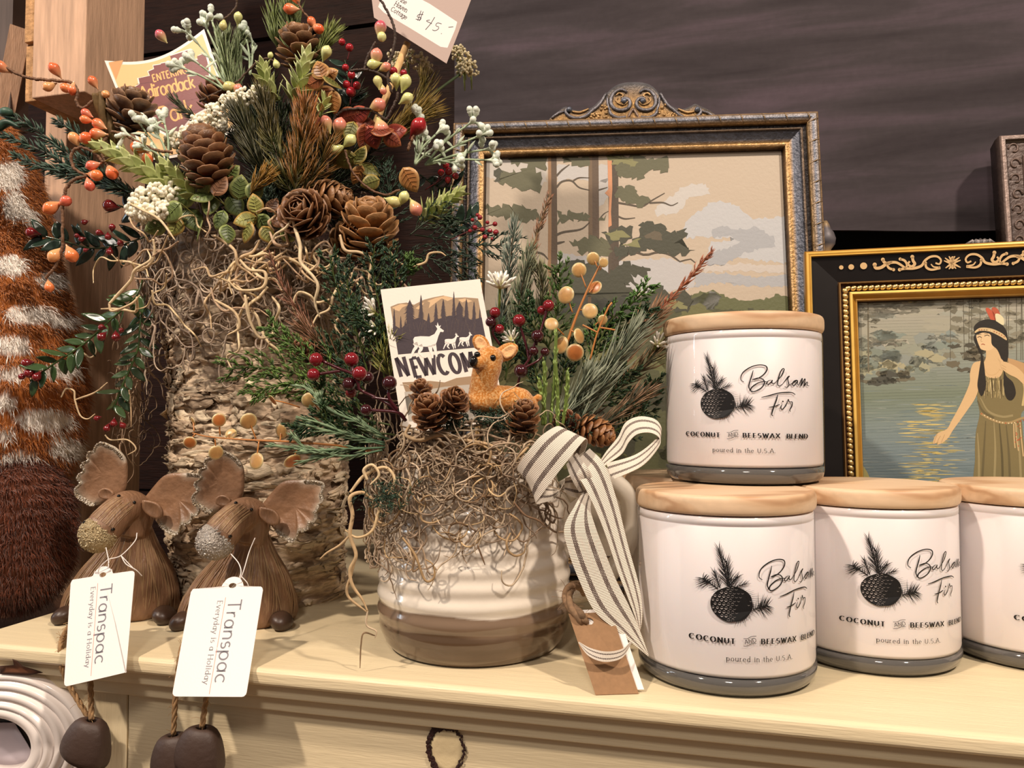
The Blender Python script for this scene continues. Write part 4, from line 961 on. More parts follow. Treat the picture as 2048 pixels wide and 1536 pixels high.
# price card on a wooden skewer
pcd, mp = card('price_card', 'pink price card with a white price label on a wooden skewer', 'card', [(735, -70), (965, -60), (893, 127), (748, 35)], 57.0, .05, .05, '#b09a90')
d = Decal(); Z6 = lambda pts: [(600 + x / 5.12, y / 5.12) for x, y in pts]
d.poly(Z6([(870, -110), (1010, -130), (1330, 40), (1610, 225), (1590, 300), (1510, 490), (1440, 480), (1130, 290), (860, 130), (800, 70)]), '#ece2dd', L=1)
for s, x, y in (('Pine', 998, -3), ('Haven', 962, 52), ('Cottage', 925, 106)):
    p = Z6([(x, y)])[0]; d.text(s, p[0], p[1], 8.8, '#2c2524', .13, serif=.26, ang=-31, track=.03, L=2)
kk = '#38303a'
for P in ([(1262, 150), (1215, 150), (1200, 175), (1240, 180), (1228, 205), (1185, 195)], [(1240, 110), (1205, 210)], [(1262, 118), (1222, 215)], [(1330, 205), (1295, 215), (1345, 240), (1350, 245)], [(1380, 175), (1340, 240), (1285, 305)], [(1450, 245), (1405, 235), (1390, 265), (1420, 275), (1415, 300), (1380, 315), (1355, 305)], [(1520, 280), (1570, 275)]): d.stroke(Z6(P), 1.3, kk, L=3, smooth=12)
d.dot(Z6([(1448, 345)])[0], .8, kk, L=3)
d.build('print', mp, CARD, pcd)
s = MB(); s.tube([W(815, 85, 57.6), W(745, 262, 58.2), W(728, 305, 58.3)], .26, 10, lin('#d9b078')); s.build('skewer', mat('skewer_wood', None, .6, var=.15, vscale=300), pcd)

# ---------------------------------------------------------------- plant builders
def nz(v): return v / np.maximum(np.linalg.norm(v, axis=-1, keepdims=True), 1e-9)
def needles(mb, P, n, L, r, ang, c0, c1, t0=0., t1=1., Ltip=.6, flat=None, curl=.25, jit=.2):
    """n tapered needles along the polyline P."""
    P = np.asarray(P); k = len(P)
    t = np.sort(nr.uniform(t0, t1, n)); x = t * (k - 1); i = np.minimum(x.astype(int), k - 2); f = (x - i)[:, None]
    B = P[i] * (1 - f) + P[i + 1] * f; Tn = nz(P[i + 1] - P[i])
    ref = nr.normal(size=(n, 3))
    if flat is not None:
        ref = np.cross(Tn, A(flat)) * nr.choice([-1, 1], size=(n, 1)) + .18 * ref
    u = nz(ref - Tn * (ref * Tn).sum(1, keepdims=True))
    a = np.radians(ang * nr.uniform(1 - jit, 1 + jit, n))[:, None]
    d = Tn * np.cos(a) + u * np.sin(a)
    l = (L * np.interp(t, [0, t0 + (t1 - t0) * .75, 1], [1, 1, Ltip]) * nr.uniform(.75, 1.1, n))[:, None]
    M = B + d * l * .55; E = B + nz(d + Tn * curl) * l
    s1 = nz(np.cross(d, nr.normal(size=(n, 3)))); s2 = np.cross(d, s1)
    V = np.zeros((n, 7, 3))
    for q in range(3):
        o = (s1 * math.cos(q * 2.0944) + s2 * math.sin(q * 2.0944)) * r
        V[:, q] = B + o * .8; V[:, 3 + q] = M + o
    V[:, 6] = E
    br = nr.uniform(.7, 1.25, (n, 1, 1))
    C = np.zeros((n, 7, 3)); C[:, :3] = A(c0); C[:, 3:6] = A(c0) * .5 + A(c1) * .5; C[:, 6] = A(c1); C *= br
    F = []
    base = (np.arange(n) * 7)[:, None]
    for q in range(3):
        p = (q + 1) % 3
        F.append(base + A([[q, p, 3 + p, 3 + q]])); 
    b0 = mb.n; mb.add(V.reshape(-1, 3), np.concatenate(F), C.reshape(-1, 3))
    tr = np.concatenate([base + A([[3 + q, 3 + (q + 1) % 3, 6]]) for q in range(3)]) + b0
    mb.f += tr.tolist(); mb.m += [0] * len(tr)
FOL = mat('foliage', None, .45, var=.18, vscale=400, spec=.4)
GLOSS = mat('glossy_leaf', None, .22, var=.12, vscale=250, spec=.6)
WOODY = mat('woody_stem', None, .7, var=.25, vscale=400)
BERRY = mat('lacquer_berry', None, .14, coat=.6, var=.08, vscale=300)
BUDM = mat('bud_berry', None, .25, coat=.3, var=.08, vscale=300)
CONE = mat('cone_scale', None, .42, var=.3, vscale=300, bump=.0003, bscale=700)
FROST = mat('frosted_sprig', None, .6, var=.08, vscale=400)
MOSS = mat('curly_moss', None, .7, var=.25, vscale=300)
PETAL = mat('petal', None, .5, var=.05, vscale=300)

def sprig(own, name, path, n, L, r, ang, c0, c1, stem=.07, sc='#4a3a24', **k):
    P = PX(path, 24); mb = MB(); mb.tube(P, [stem] * 23 + [stem * .4], 5, lin(sc)); needles(mb, P, n, L, r, ang, lin(c0), lin(c1), **k)
    return mb.build(name, FOL, own)
def branchy(own, name, path, nb, bl, n, L, r, ang, c0, c1, flat=True, stem=.06, bang=42, t0=.1, sc='#4d5a2c'):
    """feathery spray: side twigs off the stem, each with small scale needles."""
    P = PX(path, 24); mb = MB(); mb.tube(P, [stem] * 23 + [stem * .4], 5, lin(sc)); nm = unit(Fv + rnd.uniform(-.4, .4) * Uv + rnd.uniform(-.4, .4) * Rv)
    for i in range(nb):
        t = t0 + (1 - t0) * (i + .5) / nb; x = t * 23; j = min(22, int(x)); B = P[j] + (P[j + 1] - P[j]) * (x - j); Tn = unit(P[j + 1] - P[j])
        sd = np.cross(nm, Tn) * (1 if i % 2 else -1) + nm * rnd.uniform(-.35, .35); a = math.radians(bang * rnd.uniform(.8, 1.2)); d = unit(Tn * math.cos(a) + unit(sd) * math.sin(a))
        l = bl * (1.05 - .65 * t) * rnd.uniform(.8, 1.15); Q = spline([B, B + d * l * .5 + A([0, 0, .04 * l]), B + unit(d + Tn * .3) * l], 8)
        mb.tube(Q, [stem * .6] * 7 + [stem * .2], 4, lin(sc), cap=False); needles(mb, Q, n, L, r, ang, lin(c0), lin(c1), curl=.5)
    needles(mb, P, n * 2, L, r, ang, lin(c0), lin(c1), t0=.5)
    return mb.build(name, FOL, own)
def leaf(mb, B, d, nrm, L, Wd, col, edge=None, dish=.12, thick=.035, n=9, fold=0., tip=.8):
    d = unit(d); nrm = unit(A(nrm) - d * np.dot(nrm, d)); s = np.cross(d, nrm); ts = np.linspace(0, 1, n)
    w = Wd * .5 * np.sin(math.pi * ts ** tip) ** .8
    up = [B + d * L * t + s * ww + nrm * (-fold * (ww / Wd) + .12 * L * t * (1 - t)) for t, ww in zip(ts, w)]
    dn = [B + d * L * t - s * ww + nrm * (-fold * (ww / Wd) + .12 * L * t * (1 - t)) for t, ww in zip(ts[1:-1], w[1:-1])][::-1]
    mb.plate(up + dn, thick, dish * Wd, 3, col, edge, nrm=nrm, edge_thick=.25)
def drop(own, c, ax, L, R, ca, cb, name='berry', m=None):
    """tear-drop berry: thin end at c, fat end along ax; ca thin-end colour, cb fat-end colour."""
    ax = unit(ax); u, v = perp(ax); ts = np.linspace(0, 1, 12); rr = R * np.sin(math.pi * ts ** 1.55) ** .72; rr[0] = R * .12; rr[-1] = .001
    an = np.arange(12) * 2 * math.pi / 12; mb = MB()
    G = c + ax * (ts * L)[:, None, None] + rr[:, None, None] * (np.cos(an)[None, :, None] * u + np.sin(an)[None, :, None] * v)
    C = np.stack([mixc(lin(ca), lin(cb), min(1, max(0, (t - .15) / .6))) for t in ts])[:, None].repeat(12, 1)
    mb.grid(G, C, close_v=True); return mb.build(name, m or BUDM, own)
ORC = [('#e8a070', '#ee7f45'), ('#e9b184', '#e86a3a'), ('#e0b07a', '#eda56a'), ('#e59a78', '#e56a52')]
BUC = [('#c8cf86', '#dfe09a'), ('#d5cf8c', '#e08a78'), ('#cfd18a', '#d9cf8c'), ('#d8c98c', '#c9576a')]
def vine(own, paths, buds, F, r=.11, pal=ORC, col='#6d4c33', s=1.0, name='berry_vine'):
    """paths in pixels at depth F; buds (x, y, angle of the fat end in degrees, length px, palette index)."""
    mb = MB()
    for p in paths:
        pts = [(q[0], q[1], q[2] if len(q) > 2 else F) for q in p]; P = PX(pts, 12 * len(pts)); k = len(P)
        P = P + .03 * nr.normal(size=P.shape); P[1:-1] = (P[:-2] + P[1:-1] * 2 + P[2:]) / 4
        mb.tube(P, r * (.85 + .3 * np.sin(np.arange(k) * 1.1) ** 2), 6, np.stack([lin(col) * rnd.uniform(.7, 1.3) for _ in range(k)]))
    o = mb.build(name, WOODY, own)
    for x, y, a, l, pi_ in buds:
        l *= s; q = math.radians(a); ax = Rv * math.cos(q) + Uv * math.sin(q) - Fv * rnd.uniform(.0, .5); L = l / FPX * F; c = W(x, y, F) - unit(ax) * L * .55
        drop(o, c, ax, L * 1.15, L * .36, *pal[pi_ % len(pal)])
    return o
def berry_cluster(own, pts, stems, F, col=('#8c1c1f', '#5e0f16'), sc='#4c1216', r=.075, name='berry_spray'):
    mb = MB()
    for p in stems:
        q = PX([(a[0], a[1], a[2] if len(a) > 2 else F) for a in p], 16); mb.tube(q, r, 6, lin(sc))
    o = mb.build(name, GLOSS, own)
    for i, p in enumerate(pts):
        f = p[3] if len(p) > 3 else F; R = p[2] / FPX * f; b = MB(); c = lin(col[0]) if (len(p) < 5 or p[4] == 0) else lin(col[1])
        b.ball(W(p[0], p[1], f), R, c, 16, 12, axis=Fv + .4 * Uv); cc = W(p[0], p[1], f); b.ball(cc + unit(-Fv * .6 + Uv * .9) * R * .98, R * .09, c * .4, 6, 4); b.build('berry', BERRY, o)
    return o
def cone(own, x, y, F, tip, Lpx, Rpx, c0, c1, n=60, open_=.55, depth=0.):
    """pine cone centred at the pixel; tip = direction (right, up, toward viewer)."""
    s = F / FPX; L, R = Lpx * s, Rpx * s; ax = unit(Rv * tip[0] + Uv * tip[1] - Fv * tip[2]); u, v = perp(ax); C = W(x, y, F + depth); mb = MB()
    mb.tube([C + ax * L * t for t in np.linspace(-.46, .44, 8)], [R * .2, R * .42, R * .5, R * .5, R * .44, R * .36, R * .24, R * .08], 10, lin(c0) * .5)
    for i in range(n):
        t = (i + .5) / n; a = i * 2.39996; prof = math.sin(math.pi * min(1, .14 + .84 * t) ** .9) ** .6
        rad = u * math.cos(a) + v * math.sin(a); el = (1 - t) * -.25 + t * 1.15 + (1 - open_) * .5
        d = unit(rad * math.cos(el) + ax * math.sin(el)); B = C + ax * L * (-.44 + .84 * t) + rad * R * .16 * prof
        l = R * (.92 * prof + .06) * rnd.uniform(.92, 1.05); w = max(.1, R * .78 * prof); side = unit(np.cross(d, ax)); up = np.cross(side, d)
        if np.dot(up, ax) < 0: up = -up
        o = []
        for tt, ww in ((0, .22), (.35, .38), (.7, .52), (.9, .46), (1.0, .2)): o.append((tt, ww))
        ol = [B + d * l * tt + side * w * ww + up * (l * .22 * tt * tt) for tt, ww in o] + [B + d * l * tt - side * w * ww + up * (l * .22 * tt * tt) for tt, ww in o[::-1]]
        k = mixc(lin(c0), lin(c1), rnd.random()); mb.plate(ol, R * .06, -R * .09, 2, k * .75, mixc(k, lin('#c79a6c'), .30), nrm=up, edge_thick=.5)
    return mb.build('pine_cone', CONE, own)
def rice(own, pts, n, rad, br, col='#f7f1da', facing_=True):
    """cluster of tiny round buds over blobs; pts (x, y, F)."""
    mb = MB(); P = [W(*p) for p in pts]
    for c in P[:]:
        mb.tube([c + Fv * 1.2 - Uv * 1.2, c], [.05, .12], 5, lin('#8d9a5c'))
    for i in range(n):
        c = P[rnd.randrange(len(P))]; d = unit([rnd.gauss(0, 1) for _ in range(3)])
        if np.dot(d, Fv) > .45: d = -d
        rr = rad * rnd.uniform(.6, 1.05); mb.ball(c + d * rr, br * rnd.uniform(.7, 1.15), lin(col) * rnd.uniform(.86, 1.06), 7, 5)
        if i % 4 == 0: mb.tube([c + d * rr * .2, c + d * rr], .035, 4, lin('#b9bd8a'), cap=False)
    return mb.build('rice_flower', PETAL, own)
def lime(own, path, n, L, Wd, F=None, c0='#7f8a4a', c1='#c9d08f'):
    """chunky sprig of overlapping soft leaves."""
    P = PX(path, 20); mb = MB(); mb.tube(P, .12, 6, lin('#8a9a5a'))
    for i in range(n):
        t = i / (n - 1); x = t * 18.9; j = int(x); B = P[j] + (P[j + 1] - P[j]) * (x - j); Tn = unit(P[j + 1] - P[j]); u, v = perp(Tn); a = i * 2.39996
        rad = u * math.cos(a) + v * math.sin(a); el = .55 + .5 * t; d = Tn * math.sin(el) + rad * math.cos(el)
        leaf(mb, B, d, Tn - rad * .4, L * (1.05 - .35 * t), Wd * (1.05 - .35 * t), mixc(lin(c0), lin(c1), rnd.uniform(.15, 1)) , lin(c1), .1, .05, 7)
    return mb.build('leafy_sprig', FOL, own)
def frosty(own, base, tips, F, c='#dfe6d8', g='#a9bb9a', bulb=.32):
    """pale forked sprig ending in small bulbs; base and tips in pixels."""
    mb = MB(); B = W(base[0], base[1], F)
    for x, y, dF in tips:
        E = W(x, y, F + dF); M = (B + E) / 2 + Uv * .2 + Rv * rnd.uniform(-.2, .2); Q = spline([B, M, E], 12)
        mb.tube(Q, np.linspace(.09, .07, 12), 6, lin(g)); d0 = unit(E - M)
        for q in range(rnd.choice((4, 5, 6))):
            d = unit(d0 + .75 * A([rnd.gauss(0, .6) for _ in range(3)])); l = rnd.uniform(.7, 1.3); R = spline([E, E + (d0 * .6 + d * .4) * l * .5, E + d * l], 8)
            mb.tube(R, [.06, .06, .07, .08, .1, .15, bulb * .8, bulb * .45], 7, np.stack([mixc(lin(g), lin(c), t) for t in np.linspace(.2, 1, 8)])); mb.ball(R[-1], bulb * .75, lin(c), 8, 6)
        for q in range(3):
            t = rnd.randrange(4, 10); leaf(mb, Q[t], unit(d0 + A([rnd.gauss(0, .7) for _ in range(3)])), -Fv + .4 * Uv, rnd.uniform(.7, 1.2), .25, mixc(lin(g), lin(c), .4), None, .1, .05, 6)
    return mb.build('frosted_sprig', FROST, own)
def boxwood(own, path, n, L, Wd, berries=(), F=57, c0='#101b14', c1='#22352a', stem='#2a3a20', br='#7a1a1c'):
    P = PX(path, 30); mb = MB(); mb.tube(P, .07, 5, lin(stem))
    for i in range(n):
        t = .08 + .92 * i / n; x = t * 28.9; j = int(x); B = P[j] + (P[j + 1] - P[j]) * (x - j); Tn = unit(P[j + 1] - P[j]); sd = unit(np.cross(Tn, Fv)) * (1 if i % 2 else -1)
        d = unit(Tn * rnd.uniform(.35, .8) + sd * rnd.uniform(.5, 1) + Fv * rnd.uniform(-.6, .5)); k = mixc(lin(c0), lin(c1), rnd.random())
        leaf(mb, B, d, -Fv + .5 * Uv + .4 * A([rnd.gauss(0, 1) for _ in range(3)]), L * rnd.uniform(.75, 1.15), Wd * rnd.uniform(.8, 1.1), k, k * 1.3, -.06, .05, 9, fold=.15)
    o = mb.build('boxwood_sprig', GLOSS, own)
    for x, y, a, l in berries:
        q = math.radians(a); ax = Rv * math.cos(q) + Uv * math.sin(q) - Fv * .2; LL = l / FPX * F; f2 = F - .6
        drop(o, W(x, y, f2) - ax * LL * .5, ax, LL, LL * .36, '#5d1016', br, m=BERRY)
    return o
def petiole_leaves(own, name, lst, F, pals, r=.05, m=None):
    """round veined leaves: (cx, cy, angle, size px, palette, stem base x, y)."""
    mb = MB()
    for q in lst:
        x, y, a, s, pi_ = q[:5]; s = s * 1.2; f = F + rnd.uniform(-.8, .6); an = math.radians(a); d = Rv * math.cos(an) + Uv * math.sin(an) - Fv * rnd.uniform(-.35, .35); L = s / FPX * f; c = W(x, y, f)
        c0, c1 = pals[pi_]; n_ = -Fv + .48 * A([rnd.gauss(0, 1) for _ in range(3)]); kk = lin(c0) * rnd.uniform(.7, 1.15); leaf(mb, c - unit(d) * L * .5, d, n_, L, L * .78, kk, lin(c1), .05, .03, 11, fold=.14, tip=.8); d_ = unit(d); n_ = unit(n_ - d_ * np.dot(n_, d_)); s_ = np.cross(d_, n_)
        for vt in (.1, .25, .4, .55, .7):
            for sg in (1, -1):
                r0 = c - d_ * L * .5 + d_ * L * vt + n_ * (.12 * L * vt * (1 - vt) + .045); w_ = L * .30 * math.sin(math.pi * (vt + .1) ** .8); mb.tube([r0, r0 + d_ * L * .12 + s_ * sg * w_ - n_ * .03], [.03, .012], 3, kk * 1.45, cap=False)
        mb.tube([c - d_ * L * .48 + n_ * .04, c + n_ * (.03 * L + .045), c + d_ * L * .42 + n_ * .04], [.035, .03, .01], 3, kk * 1.4, cap=False)
        vn = unit(-Fv); 
        if len(q) > 5: mb.tube(spline([W(q[5], q[6], f + .5), c - unit(d) * L * .5], 6), .04, 5, lin('#6d6a35'))
    return mb.build(name, m or mat('veined_leaf', None, .4, var=.2, vscale=200, spec=.4), own)
def strand(P0, n, step, heading, k0, nrm_fn, lift=.0, curl=1.0):
    """curly tendril random-walking in the local plane given by nrm_fn(p) -> (e1, e2, pull)."""
    p = A(P0, dtype=float); P = [p.copy()]; h = heading; kap = k0; ph = rnd.uniform(0, 6)
    for i in range(n):
        e1, e2, pull = nrm_fn(p); kap = .80 * kap + rnd.gauss(0, .26 * curl); h += kap * step / .35 + .15 * math.sin(i * .6 + ph)
        p = p + (e1 * math.cos(h) + e2 * math.sin(h)) * step + pull; P.append(p.copy())
    return A(P)
def tendrils(own, name, starts, nrm_fn, n=(14, 26), step=.36, r=(.045, .085), cols=('#ab9683', '#8a7765', '#c6b39d', '#988573', '#b9a591'), curl=1.0, extra=None):
    mb = MB()
    for P0, h in starts:
        k = rnd.randint(*n); P = strand(P0, k, step, h, rnd.gauss(0, .25), nrm_fn, curl=curl); P = spline(P, 2 * len(P)); rr = rnd.uniform(*r); c = lin(rnd.choice(cols)) * rnd.uniform(.75, 1.15)
        mb.tube(P, rr * np.interp(np.linspace(0, 1, len(P)), [0, .1, .8, 1], [.6, 1, .8, .35]), 5, c, cap=False)
    for e in (extra or []):
        mb.tube(PX(e[0], 10 * len(e[0])), e[1] * np.interp(np.linspace(0, 1, 10 * len(e[0])), [0, .2, .8, 1], [.7, 1, .8, .4]), 6, lin(e[2]))
    o = mb.build(name, MOSS, own); o['kind'] = 'stuff'; return o
def daisy(own, x, y, F, face, n=16, s=1.0):
    c = W(x, y, F); ax = unit(Rv * face[0] + Uv * face[1] - Fv * face[2]); u, v = perp(ax); mb = MB()
    mb.tube([c - ax * 1.6 * s, c], [.06, .1], 6, lin('#8aa04a'))
    for i in range(n):
        a = i * 2.39996; el = .35 + .8 * (i / n); d = unit((u * math.cos(a) + v * math.sin(a)) * math.cos(el) + ax * math.sin(el)); l = rnd.uniform(.75, 1.1) * s
        Q = spline([c, c + d * l * .5, c + d * l + ax * .1], 7); mb.tube(Q, A([.1, .1, .085, .08, .08, .09, .04]) * s, 6, np.stack([mixc(lin('#c9c437'), lin('#f3efe4'), min(1, t * 1.6)) for t in np.linspace(0, 1, 7)]))
    return mb.build('daisy', PETAL, own)
def coins(own, stem, discs, F, r=.1, side=()):
    """amber translucent round leaves on a tan stem; discs (x, y, radius px, stalk x, stalk y)."""
    mb = MB(); mb.tube(PX([(a, b_, F) for a, b_ in stem], 30), np.linspace(r, r * .5, 30), 7, lin('#b9793f'))
    for p in side: mb.tube(PX([(a, b_, F) for a, b_ in p], 14), r * .6, 6, lin('#b9793f'))
    o = mb.build('amber_sprig', mat('amber_stem', None, .4, spec=.5), own)
    for x, y, R, sx, sy in discs:
        m = MB(); f = F - rnd.uniform(-.3, .5); c = W(x, y, f); rr = R / FPX * f; nrm = unit(-Fv + .5 * A([rnd.gauss(0, 1) for _ in range(3)])); u, v = perp(nrm)
        m.tube(spline([W(sx, sy, F), (W(sx, sy, F) + c) / 2 + Uv * .05, c + Fv * .03], 8), .045, 5, lin('#b9793f'))
        ol = [c + (u * math.cos(t) + v * math.sin(t)) * rr for t in np.linspace(0, 2 * math.pi, 18, False)]
        m.plate(ol, rr * .12, rr * .14, 4, lin(rnd.choice(('#b06a34', '#c8a066', '#b98d55'))), lin('#d9c490'), nrm=nrm); m.build('amber_leaf', mat('amber_leaf', None, .34, sss=.3, var=.3, vscale=180), o)
    return o

# ---------------------------------------------------------------- birch log planter
BC = at_shelf(523, 63.6)
BP = thing('birch_planter', BC, 'tall birch bark log planter overflowing with faux greenery, pine cones and orange berries', 'planter')
BH, BR_ = 28.2, 7.0
nu, nv = 420, 300
an = np.arange(nu) * 2 * math.pi / nu; zz = np.linspace(0, BH, nv)
TH, ZZ = np.meshgrid(an, zz)
q = np.stack([np.cos(TH) * BR_ * .30, np.sin(TH) * BR_ * .30, ZZ * 1.7], 2)
lay = fbm(q, 5); q2 = np.stack([np.cos(TH) * BR_ * .7, np.sin(TH) * BR_ * .7, ZZ * 3.2], 2); fin = fbm(q2 + 31, 4); big = fbm(np.stack([np.cos(TH) * 1.2, np.sin(TH) * 1.2, ZZ * .25], 2) + 3, 3)
step_ = np.floor(lay * 13 + fin * .8) / 13
Rr = BR_ + (big - .45) * 1.2 + (step_ - .45) * .75 + (fin - .45) * .6
Gs = np.stack([Rr * np.cos(TH), Rr * np.sin(TH), ZZ + .25 * (fin - .5)], 2) + BC
hue = np.clip((step_ - .25) / .5, 0, 1)[..., None]; spot = fbm(np.stack([np.cos(TH) * 5, np.sin(TH) * 5, ZZ * 1.1], 2) + 50, 4)
cA, cB, cD = lin('#b0957a'), lin('#ead5b6'), lin('#6a5340')
Cs = cA * (1 - hue) + cB * hue; dkm = np.clip((.42 - spot) / .06, 0, 1)[..., None] * .75 ; Cs = Cs * (1 - dkm) + cD * dkm
Cs = Cs * (.8 + .45 * fin)[..., None]
b = MB(); b.grid(Gs, Cs, close_v=True); b.lathe([(0, 0.02), (BR_ * .98, .02)], BC, 48, cD); b.lathe([(BR_ * 1.02, BH - .1), (BR_ * .8, BH - .2), (0, BH - .4)], BC, 48, cD)
for i in range(560):                                         # lifted flakes of bark
    a = rnd.uniform(math.pi * .95, math.pi * 2.05); z = rnd.uniform(.3, BH - 3); w, h = rnd.uniform(.4, 1.0) * rnd.choice((.8, 1.2, 2.2)), rnd.uniform(.12, .62)
    ii = int(a / (2 * math.pi) * nu) % nu; jj = min(nv - 1, int(z / BH * nv)); R0 = Rr[jj, ii] + .05; rad = A([math.cos(a), math.sin(a), 0]); tg = A([-math.sin(a), math.cos(a), 0]); c = BC + rad * R0 + A([0, 0, z])
    lift = rnd.uniform(.04, .5); sk = rnd.uniform(-.2, .2)
    o = [c + tg * w * math.cos(t) * rnd.uniform(.6, 1.1) + Zv * (h * math.sin(t) * rnd.uniform(.4, 1.3) + sk * math.cos(t)) + rad * (lift * (.5 + .5 * math.cos(t - rnd.choice((0, 1.6, 3.1, 4.7)))) - (w * math.cos(t)) ** 2 / 16) for t in np.linspace(0, 2 * math.pi, 12, False)]
    k = mixc(cA, lin('#ecd9ba'), rnd.random()) * rnd.uniform(.75, 1.1); b.plate(o, .035, rnd.uniform(.0, .03), 2, k, k * .85, nrm=rad, edge_thick=.8)
b.build('bark_log', mat('birch_bark', None, .75, var=.25, vscale=160, bump=.0006, bscale=350, stretch=(1, 1, 3)), BP)

# curly moss collar
def ring_fn(C, R0, pull=.10):
    def fn(p):
        d = A([p[0] - C[0], p[1] - C[1], 0]); r = np.linalg.norm(d); rad = d / max(r, 1e-6); tg = A([-rad[1], rad[0], 0])
        return tg, Zv, rad * (R0 + rnd.uniform(-.9, 1.1) - r) * pull
    return fn
fn = ring_fn(BC, 9.0)
st = []
for i in range(330):
    a = rnd.uniform(math.pi * .85, math.pi * 2.15); z = 26.0 + rnd.gauss(0, 1.9) - (rnd.random() ** 3) * 6
    R0 = rnd.uniform(7.9, 9.8); st.append((BC + A([math.cos(a) * R0, math.sin(a) * R0, z]), rnd.uniform(0, 6.28)))
ex = [([(262, 408, 53.5), (285, 420, 53), (320, 440, 52.5), (350, 480, 52)], .1, '#d8bf97'), ([(218, 608, 53), (235, 590, 53), (262, 560, 52.8), (270, 540, 52.5), (300, 520, 52.5), (295, 500, 52.8)], .11, '#d8bf97'), ([(218, 608, 53), (225, 622, 53), (262, 608, 52.8), (280, 590, 52.8)], .1, '#cdb28a'),
      ([(584, 432, 52), (588, 450, 52), (600, 490, 51.8), (602, 525, 51.6), (628, 555, 51.4), (636, 575, 51.4), (630, 605, 51.5), (640, 635, 51.6)], .13, '#dcc6a0'), ([(590, 430, 52), (572, 455, 52), (550, 470, 52.2), (547, 486, 52.4)], .1, '#dcc6a0'), ([(602, 525, 51.7), (620, 540, 51.6), (634, 528, 51.6)], .09, '#cdb28a'),
      ([(680, 470, 52), (690, 500, 51.8), (720, 505, 51.7), (742, 520, 51.7), (738, 560, 51.7), (745, 585, 51.8)], .12, '#cbb08a'), ([(805, 545, 53), (820, 535, 53), (850, 525, 53), (858, 508, 53), (880, 505, 53), (892, 512, 53)], .1, '#c9ad84'),
      ([(480, 520, 51.5), (500, 540, 51.3), (530, 545, 51.2), (525, 575, 51.2), (480, 580, 51.3), (455, 560, 51.4)], .12, '#d2b88f'), ([(430, 600, 51.6), (470, 625, 51.4), (478, 655, 51.4), (455, 670, 51.4)], .11, '#cfb48c'), ([(490, 590, 51.4), (500, 640, 51.3), (520, 675, 51.3), (545, 670, 51.3)], .12, '#d6bd95')]
def to_px_rand(): pass
for i in range(46):                                          # long loops over the front of the bark
    x, y = rnd.uniform(270, 800), rnd.uniform(460, 600); P = [(x, y, 53.0)]; h = rnd.uniform(0, 6.28)
    for k in range(rnd.randint(4, 7)):
        h += rnd.gauss(0, .9); x += 24 * math.cos(h); y += 24 * math.sin(h) + 4; P.append((x, y, 52.8 + .0040 * abs(x - 523) ** 1.25 * .3 + rnd.uniform(-.7, .7)))
    ex.append((P, rnd.uniform(.06, .12), rnd.choice(('#d2b98f', '#c5a983', '#b4977a', '#dcc49c'))))
tendrils(BP, 'curly_moss', st, fn, (12, 26), r=(.05, .1), extra=ex)
st = []
for i in range(60):
    a = rnd.uniform(math.pi * 1.02, math.pi * 1.28); R0 = rnd.uniform(9.5, 11.5); st.append((BC + A([math.cos(a) * R0, math.sin(a) * R0, rnd.uniform(12, 20)]), rnd.uniform(0, 6.28)))
ex = [([(122, 795, 56), (132, 778, 56), (148, 782, 56), (150, 800, 56), (160, 830, 56), (175, 838, 56), (190, 828, 56)], .07, '#cdb48e'), ([(150, 800, 56), (190, 785, 56), (215, 765, 56)], .08, '#c3a781'), ([(210, 870, 56), (222, 880, 56), (255, 880, 56), (272, 898, 56), (255, 910, 56)], .07, '#c9b08a'), ([(258, 780, 56), (262, 820, 56), (262, 855, 56)], .06, '#b99c78'), ([(130, 700, 56), (145, 712, 56), (160, 702, 56), (180, 715, 56), (192, 705, 56), (190, 690, 56)], .07, '#d8c09a')]
tendrils(BP, 'hanging_moss', st, ring_fn(BC, 10.4), (10, 20), extra=ex, r=(.03, .06), cols=('#9b8168', '#7d6752', '#b59a7c'))

# dark filler greenery behind everything
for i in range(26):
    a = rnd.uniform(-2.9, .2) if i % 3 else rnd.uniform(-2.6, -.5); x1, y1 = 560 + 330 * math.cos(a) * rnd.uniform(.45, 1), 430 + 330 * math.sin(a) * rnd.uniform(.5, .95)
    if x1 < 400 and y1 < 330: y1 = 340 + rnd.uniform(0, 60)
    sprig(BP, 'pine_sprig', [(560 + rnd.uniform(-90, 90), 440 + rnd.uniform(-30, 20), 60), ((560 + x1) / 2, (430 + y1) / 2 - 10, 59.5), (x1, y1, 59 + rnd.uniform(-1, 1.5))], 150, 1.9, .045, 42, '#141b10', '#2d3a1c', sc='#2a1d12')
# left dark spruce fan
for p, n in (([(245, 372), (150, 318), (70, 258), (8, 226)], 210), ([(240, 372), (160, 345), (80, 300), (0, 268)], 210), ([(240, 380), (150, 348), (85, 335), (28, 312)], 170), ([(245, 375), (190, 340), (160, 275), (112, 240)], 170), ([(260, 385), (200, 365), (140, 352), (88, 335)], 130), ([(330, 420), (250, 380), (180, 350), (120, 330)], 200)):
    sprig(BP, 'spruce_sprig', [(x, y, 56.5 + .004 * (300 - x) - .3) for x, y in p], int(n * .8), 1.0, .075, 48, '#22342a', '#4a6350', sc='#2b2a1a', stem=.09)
t = MB(); t.tube(PX([(-6, 258, 57.2), (15, 245, 57.2), (40, 255, 57)], 10), [.25, .3, .32, .32, .3, .25, .2, .15, .1, .08], 8, lin('#2f4a3c')); t.ball(W(12, 224, 57), (.36, .36, .5), lin('#3a5748'), 10, 8, axis=Rv); t.build('spruce_tip', FOL, BP)
